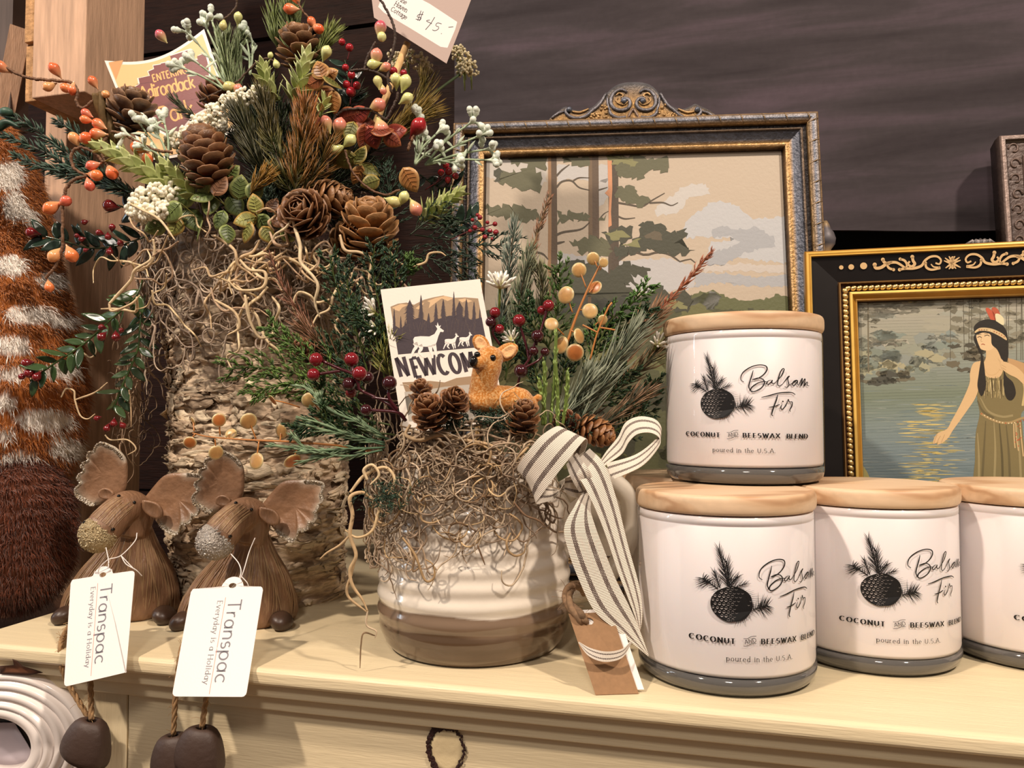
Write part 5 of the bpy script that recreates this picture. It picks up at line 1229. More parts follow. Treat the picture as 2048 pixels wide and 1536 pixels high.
# other needle sprigs
S_ = lambda p, n, L, c0, c1, F=56, ang=35, r=.05, **k: sprig(BP, 'pine_sprig', [(x, y, F) for x, y in p], n, L, r, ang, c0, c1, **k)
S_([(590, 385), (598, 330), (606, 270), (612, 225)], 170, 2.2, '#3d4620', '#8a5626', 53.6, 42, r=.06)
S_([(612, 300), (614, 250), (612, 205)], 80, 2.0, '#5a4420', '#a5622c', 53.4, 36, r=.06)
S_([(585, 390), (560, 330), (545, 280)], 110, 2.0, '#2f3c1c', '#6a6030', 53.8, 42, r=.055)
S_([(600, 390), (640, 330), (660, 280)], 120, 2.1, '#333c1c', '#8a5a26', 54, 42, r=.055)
S_([(530, 350), (500, 280), (475, 225)], 220, 2.4, '#1d2a1a', '#4a4423', 54.6, 30)
S_([(545, 300), (535, 240), (525, 190)], 160, 2.1, '#2a2f18', '#574a24', 55, 30)
S_([(500, 390), (520, 365), (540, 345)], 80, 1.5, '#5a4a1c', '#a0722c', 53.2, 38)
S_([(470, 210), (455, 140), (448, 70)], 170, 2.0, '#59663f', '#93a075', 57.5, 32)
S_([(480, 190), (470, 120), (480, 70)], 110, 1.7, '#4b5a37', '#8b9870', 58, 30)
S_([(600, 130), (585, 70), (580, 5)], 170, 2.2, '#39421f', '#78864c', 58, 33)
S_([(625, 130), (650, 85), (668, 60)], 130, 1.7, '#4a5426', '#8a9450', 58, 34)
S_([(555, 100), (550, 60), (552, 25)], 90, 2.0, '#39421f', '#78864c', 58.5, 30)
S_([(760, 290), (810, 250), (860, 218)], 200, 2.5, '#4b4a20', '#9a7a36', 57.5, 30, r=.04)
S_([(790, 270), (840, 200), (850, 160)], 110, 2.4, '#5a5526', '#8a7438', 58.5, 26, r=.035)
S_([(400, 240), (360, 215), (350, 200)], 40, 1.5, '#2a3a28', '#5a5a3a', 58, 30)
branchy(BP, 'cedar_sprig', [(830, 470, 56), (900, 480, 55.5), (970, 490, 55), (1035, 492, 54.6)], 18, 3.0, 16, .5, .05, 38, '#1f2f24', '#42584a', sc='#26301f')
branchy(BP, 'cedar_sprig', [(800, 500, 56), (870, 520, 55.5), (950, 540, 55.2)], 14, 2.6, 14, .5, .05, 38, '#1b2a20', '#3a5040', sc='#26301f')
branchy(BP, 'cedar_sprig', [(760, 480, 56), (780, 420, 56), (770, 330, 56)], 16, 2.4, 14, .5, .045, 38, '#1d2c20', '#34503c', sc='#26301f')
branchy(BP, 'cedar_sprig', [(820, 470, 56.5), (860, 440, 56.5), (905, 430, 56.4)], 12, 2.2, 12, .5, .045, 38, '#22331f', '#42583a', sc='#26301f')
branchy(BP, 'cedar_sprig', [(700, 520, 57), (740, 540, 56.6), (790, 560, 56.2)], 14, 2.4, 14, .5, .05, 38, '#1b2a20', '#3a5040', sc='#26301f')
branchy(BP, 'cedar_sprig', [(480, 460, 55.5), (440, 400, 55), (400, 360, 55)], 12, 2.0, 14, .5, .05, 38, '#1b2a20', '#3a5040', sc='#26301f')
branchy(BP, 'cedar_sprig', [(560, 470, 55.5), (550, 420, 55), (530, 390, 55)], 12, 1.8, 14, .5, .05, 38, '#1b2a20', '#3a5040', sc='#26301f')
# lime sprigs
lime(BP, [(370, 395, 54.6), (300, 345, 54.4), (235, 310, 54.6), (190, 288, 54.8)], 60, 1.7, .72)
lime(BP, [(400, 400, 54.2), (365, 365, 54), (335, 335, 54)], 26, 1.4, .7)
lime(BP, [(585, 205, 56), (600, 165, 55.6), (612, 118, 55.6)], 34, 1.7, .66, c1='#d3d9a0')
lime(BP, [(560, 200, 56), (535, 170, 55.8), (528, 140, 55.8)], 26, 1.5, .6)
lime(BP, [(640, 235, 55), (645, 215, 54.8), (650, 200, 54.8)], 12, 1.2, .5)
lime(BP, [(840, 440, 57), (880, 410, 57), (915, 388, 57)], 34, 1.6, .6, c0='#8a9a4a')
lime(BP, [(690, 285, 56), (700, 262, 56)], 10, 1.1, .5)
# pine cones
cone(BP, 262, 226, 56, (.35, .9, .25), 84, 50, '#4a342a', '#6f5444', 34, .9)
cone(BP, 414, 318, 53.6, (-.15, .95, .28), 125, 56, '#3c1c0b', '#66351a', 70, .5)
cone(BP, 428, 192, 57.6, (.5, .8, .3), 64, 34, '#5a3220', '#8a5a3a', 34, .7)
cone(BP, 598, 98, 57.4, (.05, .95, .4), 80, 46, '#4b3020', '#80583a', 36, .8)
cone(BP, 612, 432, 53.2, (-.2, .25, .95), 70, 52, '#452716', '#75482a', 50, .6)
cone(BP, 652, 402, 54.2, (.95, .1, .3), 120, 44, '#4f301a', '#855a34', 64, .5)
cone(BP, 738, 462, 53.6, (.1, .8, .5), 115, 62, '#7a5330', '#ab7c4a', 46, .7)
cone(BP, 700, 480, 54.2, (.5, .2, .6), 80, 40, '#6a4526', '#8f6438', 40, .6)
# rice flowers
rice(BP, [(290, 400, 54.2), (320, 390, 54), (345, 385, 54.2), (300, 430, 54), (325, 420, 53.8), (280, 420, 54.2)], 460, .85, .19)
rice(BP, [(350, 285, 56), (375, 270, 55.8), (400, 245, 55.6), (430, 225, 55.6), (460, 205, 55.6), (490, 195, 55.6), (515, 190, 55.8), (440, 250, 56)], 420, .66, .165)
rice(BP, [(790, 120, 60), (815, 115, 60), (840, 125, 60), (850, 140, 60.2), (800, 140, 60)], 200, .7, .13, '#e3d6b4')
rice(BP, [(915, 105, 62), (930, 118, 62), (942, 138, 62), (928, 140, 62)], 150, .65, .13, '#cfc29c')
t = MB(); t.tube(PX([(925, 145, 62), (890, 170, 61), (830, 215, 59)], 14), .12, 6, lin('#3a4a28')); t.build('flower_stem', WOODY, BP)
# frosted sprigs
frosty(BP, (335, 330), [(285, 255, -.3), (310, 262, -.2), (330, 250, 0)], 55)
frosty(BP, (330, 330), [(265, 275, -.2), (300, 300, -.4)], 54.8, bulb=.2)
frosty(BP, (450, 170), [(385, 75, 0), (415, 60, .2), (425, 45, .4)], 57)
frosty(BP, (450, 180), [(375, 140, -.6), (400, 130, -.6)], 56.6)
frosty(BP, (500, 150), [(492, 75, .2), (505, 90, .3)], 58, c='#c3cfc0')
frosty(BP, (830, 330), [(845, 285, 0), (870, 270, 0), (862, 300, -.2), (835, 250, .2)], 56.5)
frosty(BP, (850, 330), [(935, 250, 0), (950, 275, 0), (965, 300, -.2), (970, 320, -.2), (900, 325, -.2)], 57, g='#a3b593')
# hydrangea leaves
GP = [('#5d6b3a', '#8f9a5c'), ('#6b7a44', '#a3a868'), ('#7d5a42', '#a87a58'), ('#4d5a33', '#7f8a50'), ('#8a8a4a', '#b08a4a')]
petiole_leaves(BP, 'leaf_spray', [(440, 372, 60, 40, 2, 450, 410), (405, 392, 200, 42, 0, 450, 410), (480, 375, 80, 44, 1, 450, 410), (365, 398, 190, 40, 1, 420, 420), (420, 412, 260, 38, 0, 430, 420), (470, 412, 300, 42, 3, 450, 410), (510, 408, 100, 36, 4, 515, 440), (490, 440, 200, 40, 4, 515, 440), (528, 448, 300, 38, 0, 515, 440), (345, 425, 220, 46, 0, 390, 430), (385, 440, 300, 46, 3, 400, 420), (350, 455, 240, 36, 4, 380, 440), (440, 440, 250, 36, 3), (560, 440, 20, 34, 2, 515, 440), (495, 465, 250, 40, 4, 515, 440), (405, 370, 120, 34, 1), (545, 410, 60, 30, 2), (310, 455, 200, 38, 0), (400, 462, 260, 40, 1), (455, 468, 280, 36, 0), (430, 350, 80, 40, 0), (395, 350, 140, 36, 3), (510, 380, 60, 38, 0), (465, 345, 40, 34, 1), (535, 470, 300, 34, 4), (575, 470, 320, 32, 1)], 53.6, GP)
CP = [('#7a3a26', '#b06a44'), ('#8a5030', '#b88a58'), ('#6a6a34', '#a08a4a'), ('#7a2c22', '#a8503a'), ('#9a6a3c', '#c49a62')]
petiole_leaves(BP, 'copper_leaf_spray', [(640, 140, 110, 40, 4), (628, 165, 200, 38, 1), (665, 165, 330, 36, 2), (655, 195, 300, 42, 1), (668, 205, 270, 40, 4), (700, 232, 10, 40, 0), (720, 228, 20, 38, 3), (735, 252, 340, 40, 0), (725, 275, 260, 44, 0), (745, 275, 290, 40, 3), (765, 262, 10, 40, 0), (790, 265, 10, 44, 3), (785, 280, 330, 34, 0), (700, 262, 250, 36, 2), (690, 320, 200, 42, 2), (720, 310, 60, 38, 2), (740, 340, 330, 40, 2), (715, 350, 240, 36, 4), (740, 365, 200, 34, 2), (640, 250, 80, 34, 0), (660, 150, 20, 34, 4), (820, 360, 300, 46, 4)], 55.4, CP)
# twisted berry vines
vine(BP, [[(2, 130), (40, 150), (75, 158), (110, 161), (142, 165), (155, 182), (153, 203), (165, 216), (182, 206), (196, 190)], [(218, 270, 55), (206, 285), (204, 305), (212, 325), (218, 336)], [(222, 262), (250, 270), (280, 286), (310, 300), (345, 305)], [(208, 325), (188, 305), (165, 295), (147, 302), (142, 318), (150, 338), (172, 352), (150, 358), (132, 378), (126, 402), (125, 450), (124, 495), (112, 530), (92, 556)]],
     [(6, 136, 150, 32, 1), (112, 142, 120, 30, 1), (100, 172, 215, 26, 2), (136, 178, 160, 26, 0), (146, 176, 260, 26, 1), (188, 166, 120, 26, 1), (209, 188, 340, 22, 2), (175, 228, 150, 24, 3), (174, 240, 170, 24, 0), (200, 250, 150, 30, 1), (198, 268, 180, 32, 1), (280, 297, 160, 34, 1), (294, 314, 290, 30, 1), (150, 280, 120, 30, 2), (168, 278, 10, 34, 1), (188, 330, 200, 28, 3), (188, 350, 350, 32, 0), (178, 367, 290, 28, 3), (222, 342, 300, 34, 1), (106, 413, 220, 36, 0), (128, 404, 20, 30, 3), (112, 508, 240, 34, 2), (141, 506, 300, 36, 0), (98, 571, 290, 26, 0)], 54.6)
t = MB(); P = PX([(196, 188, 54.8), (202, 212, 54.8), (212, 240, 55), (222, 266, 55.2), (238, 320, 56)], 30)
for k in range(3): twine(t, P, .42, 3, 3.2, '#8d7146')
t.build('twisted_stem', WOODY, BP)
vine(BP, [[(588, -25), (598, 8), (612, 30), (628, 42)]], [(592, -2, 120, 26, 0), (584, 18, 180, 30, 1), (625, 46, 120, 24, 1), (634, 56, 330, 28, 1)], 57, r=.08)
vine(BP, [[(472, -20), (472, 14), (456, 32), (445, 42)], [(400, 202), (440, 182), (473, 164), (500, 138), (517, 122), (538, 117), (552, 126)]], [(447, 48, 260, 22, 2), (476, 38, 80, 24, 0), (324, 74, 130, 28, 3), (552, 126, 290, 20, 0), (540, 113, 60, 16, 0), (462, 172, 200, 28, 2), (475, 182, 60, 26, 1)], 56.6, r=.08, pal=BUC, col='#4a3524')
vine(BP, [[(755, -10), (781, 35), (790, 67), (787, 97), (778, 129), (776, 160), (785, 185)], [(662, 250), (672, 232), (690, 220), (735, 218), (752, 226), (772, 240)], [(728, 140), (736, 112), (752, 84)], [(772, 240), (790, 205), (796, 186)], [(700, 142), (730, 140), (760, 148), (785, 165)]],
     [(760, 60, 80, 34, 3), (763, 70, 280, 26, 0), (752, 116, 80, 34, 1), (750, 128, 190, 28, 0), (768, 136, 20, 26, 1), (792, 164, 90, 30, 0), (809, 168, 70, 34, 0), (756, 166, 100, 26, 2), (766, 178, 280, 20, 1), (811, 199, 30, 30, 4), (752, 213, 20, 38, 1), (761, 252, 290, 42, 1), (678, 258, 70, 40, 1)], 55.2, r=.1, pal=BUC, col='#3b2a20')
vine(BP, [[(690, 300), (697, 325), (708, 348), (735, 375), (770, 389), (800, 380)], [(655, 340), (652, 290), (655, 260)]], [(676, 297, 200, 30, 0), (697, 284, 40, 32, 0), (784, 402, 340, 32, 2), (806, 398, 60, 30, 0), (829, 413, 300, 36, 1), (654, 250, 110, 34, 1), (651, 108, 60, 30, 0)], 54.2, r=.08, pal=BUC, col='#6a4a34')
# red berry picks
RB = ('#a3202a', '#7c1420')
berry_cluster(BP, [(684, 84, 7), (699, 95, 8), (691, 135, 7), (703, 150, 8), (693, 169, 8), (714, 171, 8), (702, 184, 10), (787, 142, 8), (807, 146, 7)], [[(700, 210), (702, 184), (703, 150), (691, 135)], [(695, 120), (699, 95), (684, 84)]], 56.4, RB, r=.05)
berry_cluster(BP, [(892, 330, 7), (882, 345, 7), (898, 343, 8), (911, 352, 7), (896, 360, 7)], [[(850, 380), (880, 360), (898, 343)], [(870, 370), (892, 330)]], 58, RB, r=.05)
t = vine(BP, [[(815, 300), (824, 280), (830, 266)]], [(833, 258, 50, 44, 0)], 55, pal=[('#5d1016', '#a8252a')], name='bud_pick')
berry_cluster(BP, [(945, 440, 4), (960, 435, 5), (975, 445, 4), (990, 448, 5), (950, 455, 5), (965, 460, 5), (980, 462, 5), (992, 465, 6), (970, 474, 5), (985, 478, 4), (955, 430, 4), (940, 462, 4)], [[(900, 480), (940, 462), (990, 448)], [(930, 465), (960, 460), (992, 465)], [(935, 465), (950, 445), (960, 435)]], 55, ('#8c2028', '#6a1420'), r=.04, name='tiny_berry_spray')
# boxwood sprigs with red berries
boxwood(BP, [(300, 470, 57), (240, 490, 56.6), (180, 496, 56.3), (120, 480, 56), (75, 470, 56)], 20, 1.75, .7, [(66, 466, 170, 30), (170, 444, 200, 16), (200, 466, 160, 18), (224, 456, 80, 18), (216, 472, 280, 18), (240, 485, 300, 18), (220, 502, 270, 20), (164, 478, 200, 16), (172, 500, 200, 12), (155, 472, 160, 14)], 56.2)
boxwood(BP, [(285, 560, 57), (270, 595, 56.5), (215, 645, 56), (165, 690, 55.6), (110, 726, 55.2), (60, 762, 55)], 26, 1.7, .66, [(55, 726, 190, 26), (60, 745, 215, 26), (45, 752, 220, 18), (75, 752, 240, 24), (205, 655, 170, 18), (205, 672, 230, 24), (232, 672, 280, 24), (242, 660, 330, 14)], 55.4, '#22331f', '#3f5630', '#35481f')
boxwood(BP, [(290, 590, 57.5), (280, 650, 57), (275, 700, 56.6), (250, 760, 56.2), (225, 820, 56)], 22, 1.5, .6, [(195, 836, 200, 16), (215, 855, 250, 20), (245, 850, 310, 18), (228, 845, 270, 20)], 56.2, '#1d2c1c', '#35492a', '#35481f')
boxwood(BP, [(330, 440, 57), (280, 425, 56.8), (235, 410, 56.6)], 10, 1.5, .6, [(222, 412, 170, 34)], 56.5)
boxwood(BP, [(690, 230, 57), (700, 190, 57), (690, 120, 57)], 10, 1.4, .6, [], 57)
boxwood(BP, [(840, 350, 58.4), (880, 375, 58.4), (915, 372, 58.4)], 8, 1.4, .55, [], 58)
boxwood(BP, [(880, 470, 57), (925, 445, 56.6), (950, 432, 56.4)], 10, 1.4, .6, [], 56.6)

# ---------------------------------------------------------------- greenery in the pot
fn = ring_fn(PC, 6.6, .14)
st = []
for i in range(200):
    a = rnd.uniform(math.pi * .95, math.pi * 1.85); z = 11.2 + rnd.gauss(0, .75) - (rnd.random() ** 2.2) * 3.8 * (1 if a < 4.6 else .45)
    R0 = rnd.uniform(5.6, 7.0); st.append((PC + A([math.cos(a) * R0, math.sin(a) * R0, z]), rnd.uniform(0, 6.28)))
for i in range(70):
    a = rnd.uniform(math.pi * 1.0, math.pi * 1.42); st.append((PC + A([math.cos(a) * 6.8, math.sin(a) * 6.8, rnd.uniform(6.5, 10.5)]), rnd.uniform(0, 6.28)))
T1 = '#b99c74'
ex = [([(745, 1000, 43.5), (725, 985, 43.2), (700, 995, 43), (705, 1030, 43), (700, 1070, 43), (712, 1110, 43), (700, 1140, 43), (705, 1170, 43), (725, 1200, 43), (735, 1222, 43)], .13, '#c4a67c'), ([(700, 1070, 43), (680, 1090, 43), (655, 1105, 43), (640, 1118, 43)], .08, T1), ([(712, 1110, 43), (702, 1150, 43.1), (695, 1190, 43.1), (735, 1225, 43)], .09, T1), ([(735, 1222, 43), (733, 1250, 43), (752, 1262, 43), (750, 1276, 43)], .06, '#cbb597'), ([(752, 1272, 43.2), (728, 1266, 43.2), (722, 1290, 43.2), (720, 1336, 43.4)], .05, '#8a7052'),
      ([(760, 1010, 43.3), (745, 1060, 43), (715, 1075, 43), (690, 1060, 43)], .09, '#c9ad82'), ([(805, 1075, 43), (830, 1110, 42.8), (850, 1160, 42.8), (868, 1155, 42.8), (866, 1130, 42.8), (850, 1118, 42.8)], .08, '#a5875f'), ([(830, 1110, 42.8), (826, 1142, 42.8), (845, 1130, 42.8)], .07, '#8a7052'), ([(1028, 1005, 43.2), (1050, 1030, 43), (1075, 1040, 43), (1090, 1052, 43)], .07, '#6d5138'), ([(955, 1090, 42.8), (970, 1130, 42.8)], .05, '#6d5138'), ([(700, 985, 43.2), (730, 950, 43.4), (770, 935, 43.4), (790, 960, 43.2), (775, 990, 43)], .11, '#cdb288'), ([(735, 960, 43.2), (728, 940, 43.2), (745, 930, 43.2), (758, 950, 43.2), (740, 970, 43.2)], .1, '#d6bd95'),
      ([(1060, 885, 44), (1050, 900, 43.6), (1035, 915, 43.5), (1020, 940, 43.4)], .09, '#c4a67c'), ([(1075, 860, 44.5), (1060, 880, 44), (1040, 870, 44), (1010, 850, 44), (992, 842, 44.2)], .07, '#b99c74'), ([(820, 850, 44), (812, 870, 43.6), (840, 880, 43.4), (880, 870, 43.4), (930, 880, 43.4), (980, 890, 43.5), (1010, 910, 43.5)], .12, '#bda07a')]
for i in range(60):                                          # wound bundle over the rim
    x0 = rnd.uniform(790, 1000); y0 = rnd.uniform(845, 925); P = [(x0, y0, 44.2)]; h = rnd.gauss(.1, .35)
    for k in range(rnd.randint(4, 7)):
        h += rnd.gauss(0, .55); x0 += 26 * math.cos(h); y0 += 17 * math.sin(h); y0 = min(935, max(842 + .0022 * (x0 - 930) ** 2 * .6, y0)); P.append((x0, y0, 43.6 + .00003 * (x0 - 930) ** 2 + rnd.uniform(-.35, .5) + max(0, (880 - y0) * .02)))
    ex.append((P, rnd.uniform(.06, .11), rnd.choice(('#aa9478', '#978069', '#bda78a', '#87705a'))))
for i in range(34):                                          # loose loops over the glaze
    x0 = rnd.uniform(770, 1030); y0 = rnd.uniform(930, 1080); P = [(x0, y0, 43.2)]; h = rnd.uniform(0, 6.28); sg = rnd.choice((-1, 1))
    for k in range(rnd.randint(5, 8)):
        h += sg * rnd.uniform(.3, 1.1); x0 += 18 * math.cos(h); y0 += 18 * math.sin(h); P.append((x0, min(y0, 1115), 43.0 + .00004 * (x0 - 940) ** 2 + rnd.uniform(-.5, .4)))
    ex.append((P, rnd.uniform(.03, .075), rnd.choice(('#b2956d', '#c9ad82', '#7a6045', '#a58862'))))
tendrils(POT, 'curly_moss', st, fn, (10, 22), .32, (.035, .075), ('#ac967d', '#927c66', '#c6b196', '#b5a187'), 1.0, ex)
gm = MB()
for x, y, f, n in ((950, 822, 44.6, 60), (990, 838, 44.2, 60), (900, 842, 43.8, 40), (770, 980, 43.2, 24), (790, 1010, 43, 18), (760, 1000, 43.2, 14), (1030, 860, 44.4, 30), (1150, 850, 46.5, 30)):
    for i in range(n):
        c = W(x + rnd.gauss(0, 22), y + rnd.gauss(0, 9), f + rnd.gauss(0, .3)); d = unit([rnd.gauss(0, 1) for _ in range(3)]); needles(gm, spline([c, c + d * .35, c + d * .5 + A([0, 0, .25])], 4), 7, .34, .03, 55, lin('#1f3326'), lin('#3f5a44'))
o = gm.build('green_moss', FOL, POT); o['kind'] = 'stuff'

CG = ('#2f4a1c', '#6d8a3c')
def cedar(p, F, nb=16, bl=2.2, c=CG, n=16, L=.42, r=.055): branchy(POT, 'cedar_sprig', [(x, y, F + (i * -.4)) for i, (x, y) in enumerate(p)], nb, bl, n, L, r, 40, c[0], c[1], sc='#4d5a2c')
cedar([(680, 790), (600, 750), (520, 735), (450, 738)], 47.5, 18, 2.6)
cedar([(690, 770), (620, 720), (570, 680), (535, 648)], 48, 16, 1.9, ('#34501f', '#6a8a40'))
cedar([(660, 790), (590, 770), (540, 775), (505, 790)], 47, 14, 1.9)
cedar([(780, 850), (700, 830), (650, 790), (640, 770)], 46.5, 16, 2.0, ('#1c3018', '#3f6030'))
cedar([(790, 870), (720, 860), (660, 845), (640, 825)], 46, 16, 2.2, ('#182a16', '#38552c'))
cedar([(740, 760), (720, 690), (700, 600), (690, 530)], 49, 20, 2.2, ('#16241a', '#2f4a30'))
cedar([(760, 720), (745, 660), (720, 640), (700, 620)], 48.5, 14, 1.8, ('#1b2d1c', '#375634'))
cedar([(800, 560), (815, 540), (828, 520)], 52, 8, 1.4, ('#2c4a1c', '#5c7a3c'))
cedar([(720, 820), (700, 770), (690, 720)], 48, 12, 1.8, ('#16241a', '#2f4a30'))
cedar([(1090, 720), (1110, 640), (1120, 560), (1115, 535)], 50.5, 18, 2.4, ('#2d471d', '#5f7c3e'))
cedar([(1100, 700), (1060, 640), (1050, 600)], 50.5, 14, 2.0, ('#1c321c', '#40603a'))
cedar([(1180, 740), (1215, 650), (1260, 610), (1300, 570)], 50, 18, 1.9, ('#25401d', '#5f8a3c'))
cedar([(1200, 720), (1240, 660), (1280, 640), (1300, 620)], 50.3, 16, 1.8, ('#16281a', '#345234'))
cedar([(1170, 770), (1190, 690), (1205, 620)], 50.6, 14, 2.0, ('#16241a', '#2c482c'))
cedar([(1120, 790), (1130, 730), (1150, 690)], 50, 14, 2.0, ('#16241a', '#2c482c'))
cedar([(1200, 880), (1250, 850), (1290, 830)], 50.5, 14, 2.2, ('#16241a', '#2c482c'))
cedar([(1180, 830), (1230, 780), (1260, 740)], 50.5, 14, 2.2, ('#16241a', '#33502c'))
cedar([(1010, 760), (1020, 700), (1000, 660)], 50, 14, 1.8, ('#1b2d1c', '#40603a'))
cedar([(1080, 800), (1070, 740), (1040, 700)], 49, 14, 1.8, ('#16241a', '#375634'))
cedar([(850, 800), (830, 720), (800, 690)], 50, 14, 2.0, ('#16241a', '#2c482c'))
cedar([(770, 760), (760, 700), (770, 660)], 49, 12, 1.6, ('#2a3a1c', '#667a3c'))
cedar([(770, 700), (760, 620), (745, 540), (750, 490)], 50.5, 16, 2.2, ('#16241a', '#2f4a30'))
cedar([(740, 720), (700, 640), (670, 560), (660, 510)], 50.5, 16, 2.2, ('#1c2f1e', '#3c5a38'))
cedar([(790, 640), (790, 560), (780, 500)], 52, 14, 2.0, ('#1a2c1c', '#37553a'))
cedar([(730, 780), (680, 720), (640, 680)], 49.5, 14, 2.0, ('#1c2f1e', '#3c5a38'))
cedar([(690, 860), (640, 850), (590, 860)], 47, 12, 1.8, ('#1c2f1e', '#3c5a38'))
cedar([(1240, 860), (1290, 810), (1310, 760)], 51.5, 12, 2.0, ('#1c2f1e', '#3c5a38'))
SP = lambda name, p, n, L, c0, c1, F, ang=38, r=.04, **k: sprig(POT, name, [(x, y, F + k2) for (x, y), k2 in zip(p, np.linspace(0, -.8, len(p)))], n, L, r, ang, c0, c1, **k)
# rusty heather spikes
SP('heather_spike', [(1285, 660), (1330, 610), (1380, 555), (1425, 500)], 110, .8, '#7a4630', '#a8664a', 52, 34, .05, sc='#8a5238', stem=.08)
SP('heather_spike', [(1150, 860), (1200, 780), (1260, 690), (1320, 620)], 190, 2.4, '#62624e', '#9a6a4a', 51.2, 32, .045, sc='#6a6a52', stem=.08)
SP('pine_sprig', [(1140, 880), (1180, 800), (1230, 720), (1275, 660)], 190, 2.8, '#525e4c', '#929780', 49, 28, .05, sc='#5f6a52')
SP('pine_sprig', [(1160, 880), (1220, 840), (1270, 800), (1300, 780)], 100, 2.0, '#525e4c', '#b08464', 50.4, 28, .045, sc='#5f6a52')
SP('pine_sprig', [(1100, 870), (1150, 800), (1180, 750)], 120, 2.4, '#566250', '#929780', 48.6, 26, .05, sc='#5f6a52')
SP('pine_sprig', [(1210, 800), (1280, 740), (1330, 690)], 80, 1.9, '#5f6850', '#b48a64', 51.4, 30, .045, sc='#5f6a52')
SP('heather_spike', [(1050, 600), (1062, 520), (1080, 450), (1100, 390)], 150, .8, '#7a7458', '#96604a', 51.5, 34, .045, sc='#8a6a4c')
SP('pine_sprig', [(1030, 720), (1035, 640), (1045, 570), (1060, 500)], 190, 1.9, '#4d5848', '#8d8f70', 51, 30, .045)
SP('pine_sprig', [(1000, 660), (1010, 600), (1020, 520), (1030, 450)], 140, 1.7, '#4d5a50', '#8a9484', 52, 32, .04)
SP('pine_sprig', [(1080, 640), (1085, 580), (1075, 530)], 100, 1.6, '#5a6048', '#94906c', 51.4, 32, .04)
SP('heather_spike', [(690, 760), (620, 660), (570, 580), (538, 505)], 170, 1.1, '#5c4a30', '#8a5440', 49.6, 40, .035, sc='#8a5a44')
SP('heather_spike', [(700, 750), (640, 690), (600, 650)], 100, 1.8, '#6a5a3c', '#96644a', 49.4, 36, .03, sc='#8a5a44')
SP('pine_sprig', [(780, 760), (770, 710), (790, 670)], 80, 1.4, '#3a4a24', '#a09a4a', 48.6, 44, .035)
# green shoots in front right
for x0, y0, x1, y1 in ((1085, 850, 1088, 720), (1100, 850, 1112, 660), (1115, 860, 1110, 720), (1090, 850, 1078, 760), (1125, 850, 1135, 740)):
    SP('green_shoot', [(x0, y0), ((x0 + x1) / 2 + 3, (y0 + y1) / 2), (x1, y1)], 40, .5, '#5a6f34', '#93a85c', 45.8, 24, .06, sc='#6f8440', stem=.11)
# left frosted fronds
for p in ([(775, 880), (730, 850), (660, 820), (620, 780), (590, 770)], [(770, 885), (700, 870), (650, 850), (592, 834)], [(770, 890), (700, 872), (640, 858), (612, 850)], [(770, 895), (700, 898), (620, 900), (540, 890)], [(765, 900), (700, 912), (640, 906), (600, 902)], [(780, 880), (740, 860), (720, 845)], [(720, 895), (640, 915), (600, 925)], [(700, 905), (620, 900), (585, 872)], [(660, 830), (642, 810), (640, 795)]):
    mb = MB(); P = PX([(x, y, 45.2 - .15 * i) for i, (x, y) in enumerate(p)], 30); mb.tube(P, np.linspace(.07, .1, 30), 6, np.stack([mixc(lin('#3f5f45'), lin('#7f9470'), t) for t in np.linspace(0, 1, 30)])); needles(mb, P, 34, .9, .05, 22, lin('#4a6a4c'), lin('#8a9c78'), t0=.1); mb.build('frond', FOL, POT)
# burgundy berry sprays
BG = ('#7d1620', '#3a0f16'); ST = '#43121a'
berry_cluster(POT, [(632, 719, 14, 44.6, 0), (627, 749, 13, 44.6, 0), (703, 719, 15, 45, 0), (719, 747, 15, 44.4, 0), (735, 755, 13, 45.4, 1), (698, 768, 14, 44.6, 1), (702, 785, 11, 45.2, 0), (779, 766, 15, 44, 1), (732, 820, 12, 44, 1)],
              [[(812, 842, 44.2), (780, 810, 44.2), (745, 792, 44.4), (718, 778, 44.4), (712, 752, 44.4), (680, 738, 44.6), (645, 722, 44.6)], [(680, 742, 44.6), (640, 748, 44.6)], [(812, 842, 44.2), (795, 825, 44.1), (732, 820, 44.1)], [(795, 820, 44.1), (778, 795, 44), (779, 766, 44)], [(745, 795, 44.4), (780, 800, 44.1)], [(718, 770, 44.4), (706, 745, 44.8), (703, 719, 45)]], 44.6, BG, ST, .1)
berry_cluster(POT, [(990, 625, 11, 48, 0), (981, 645, 12, 48, 1), (999, 658, 10, 48, 0), (1038, 641, 13, 47.4, 0), (1075, 672, 13, 47, 1), (1097, 611, 12, 47.6, 0), (1084, 621, 10, 48, 0), (1067, 702, 10, 47.2, 1), (1090, 704, 9, 47.2, 1), (1042, 742, 14, 47, 1)],
              [[(1030, 800, 47.4), (1042, 745, 47.2), (1060, 715, 47.2), (1072, 680, 47.2)], [(1058, 720, 47.2), (1052, 690, 47.4), (1038, 645, 47.5)], [(1072, 690, 47.2), (1085, 650, 47.5), (1097, 611, 47.6)], [(1050, 735, 47.2), (1075, 722, 47.2), (1090, 706, 47.2)], [(1000, 690, 48.2), (985, 665, 48), (999, 658, 48)], [(985, 665, 48), (990, 625, 48)]], 47.4, BG, ST, .085)
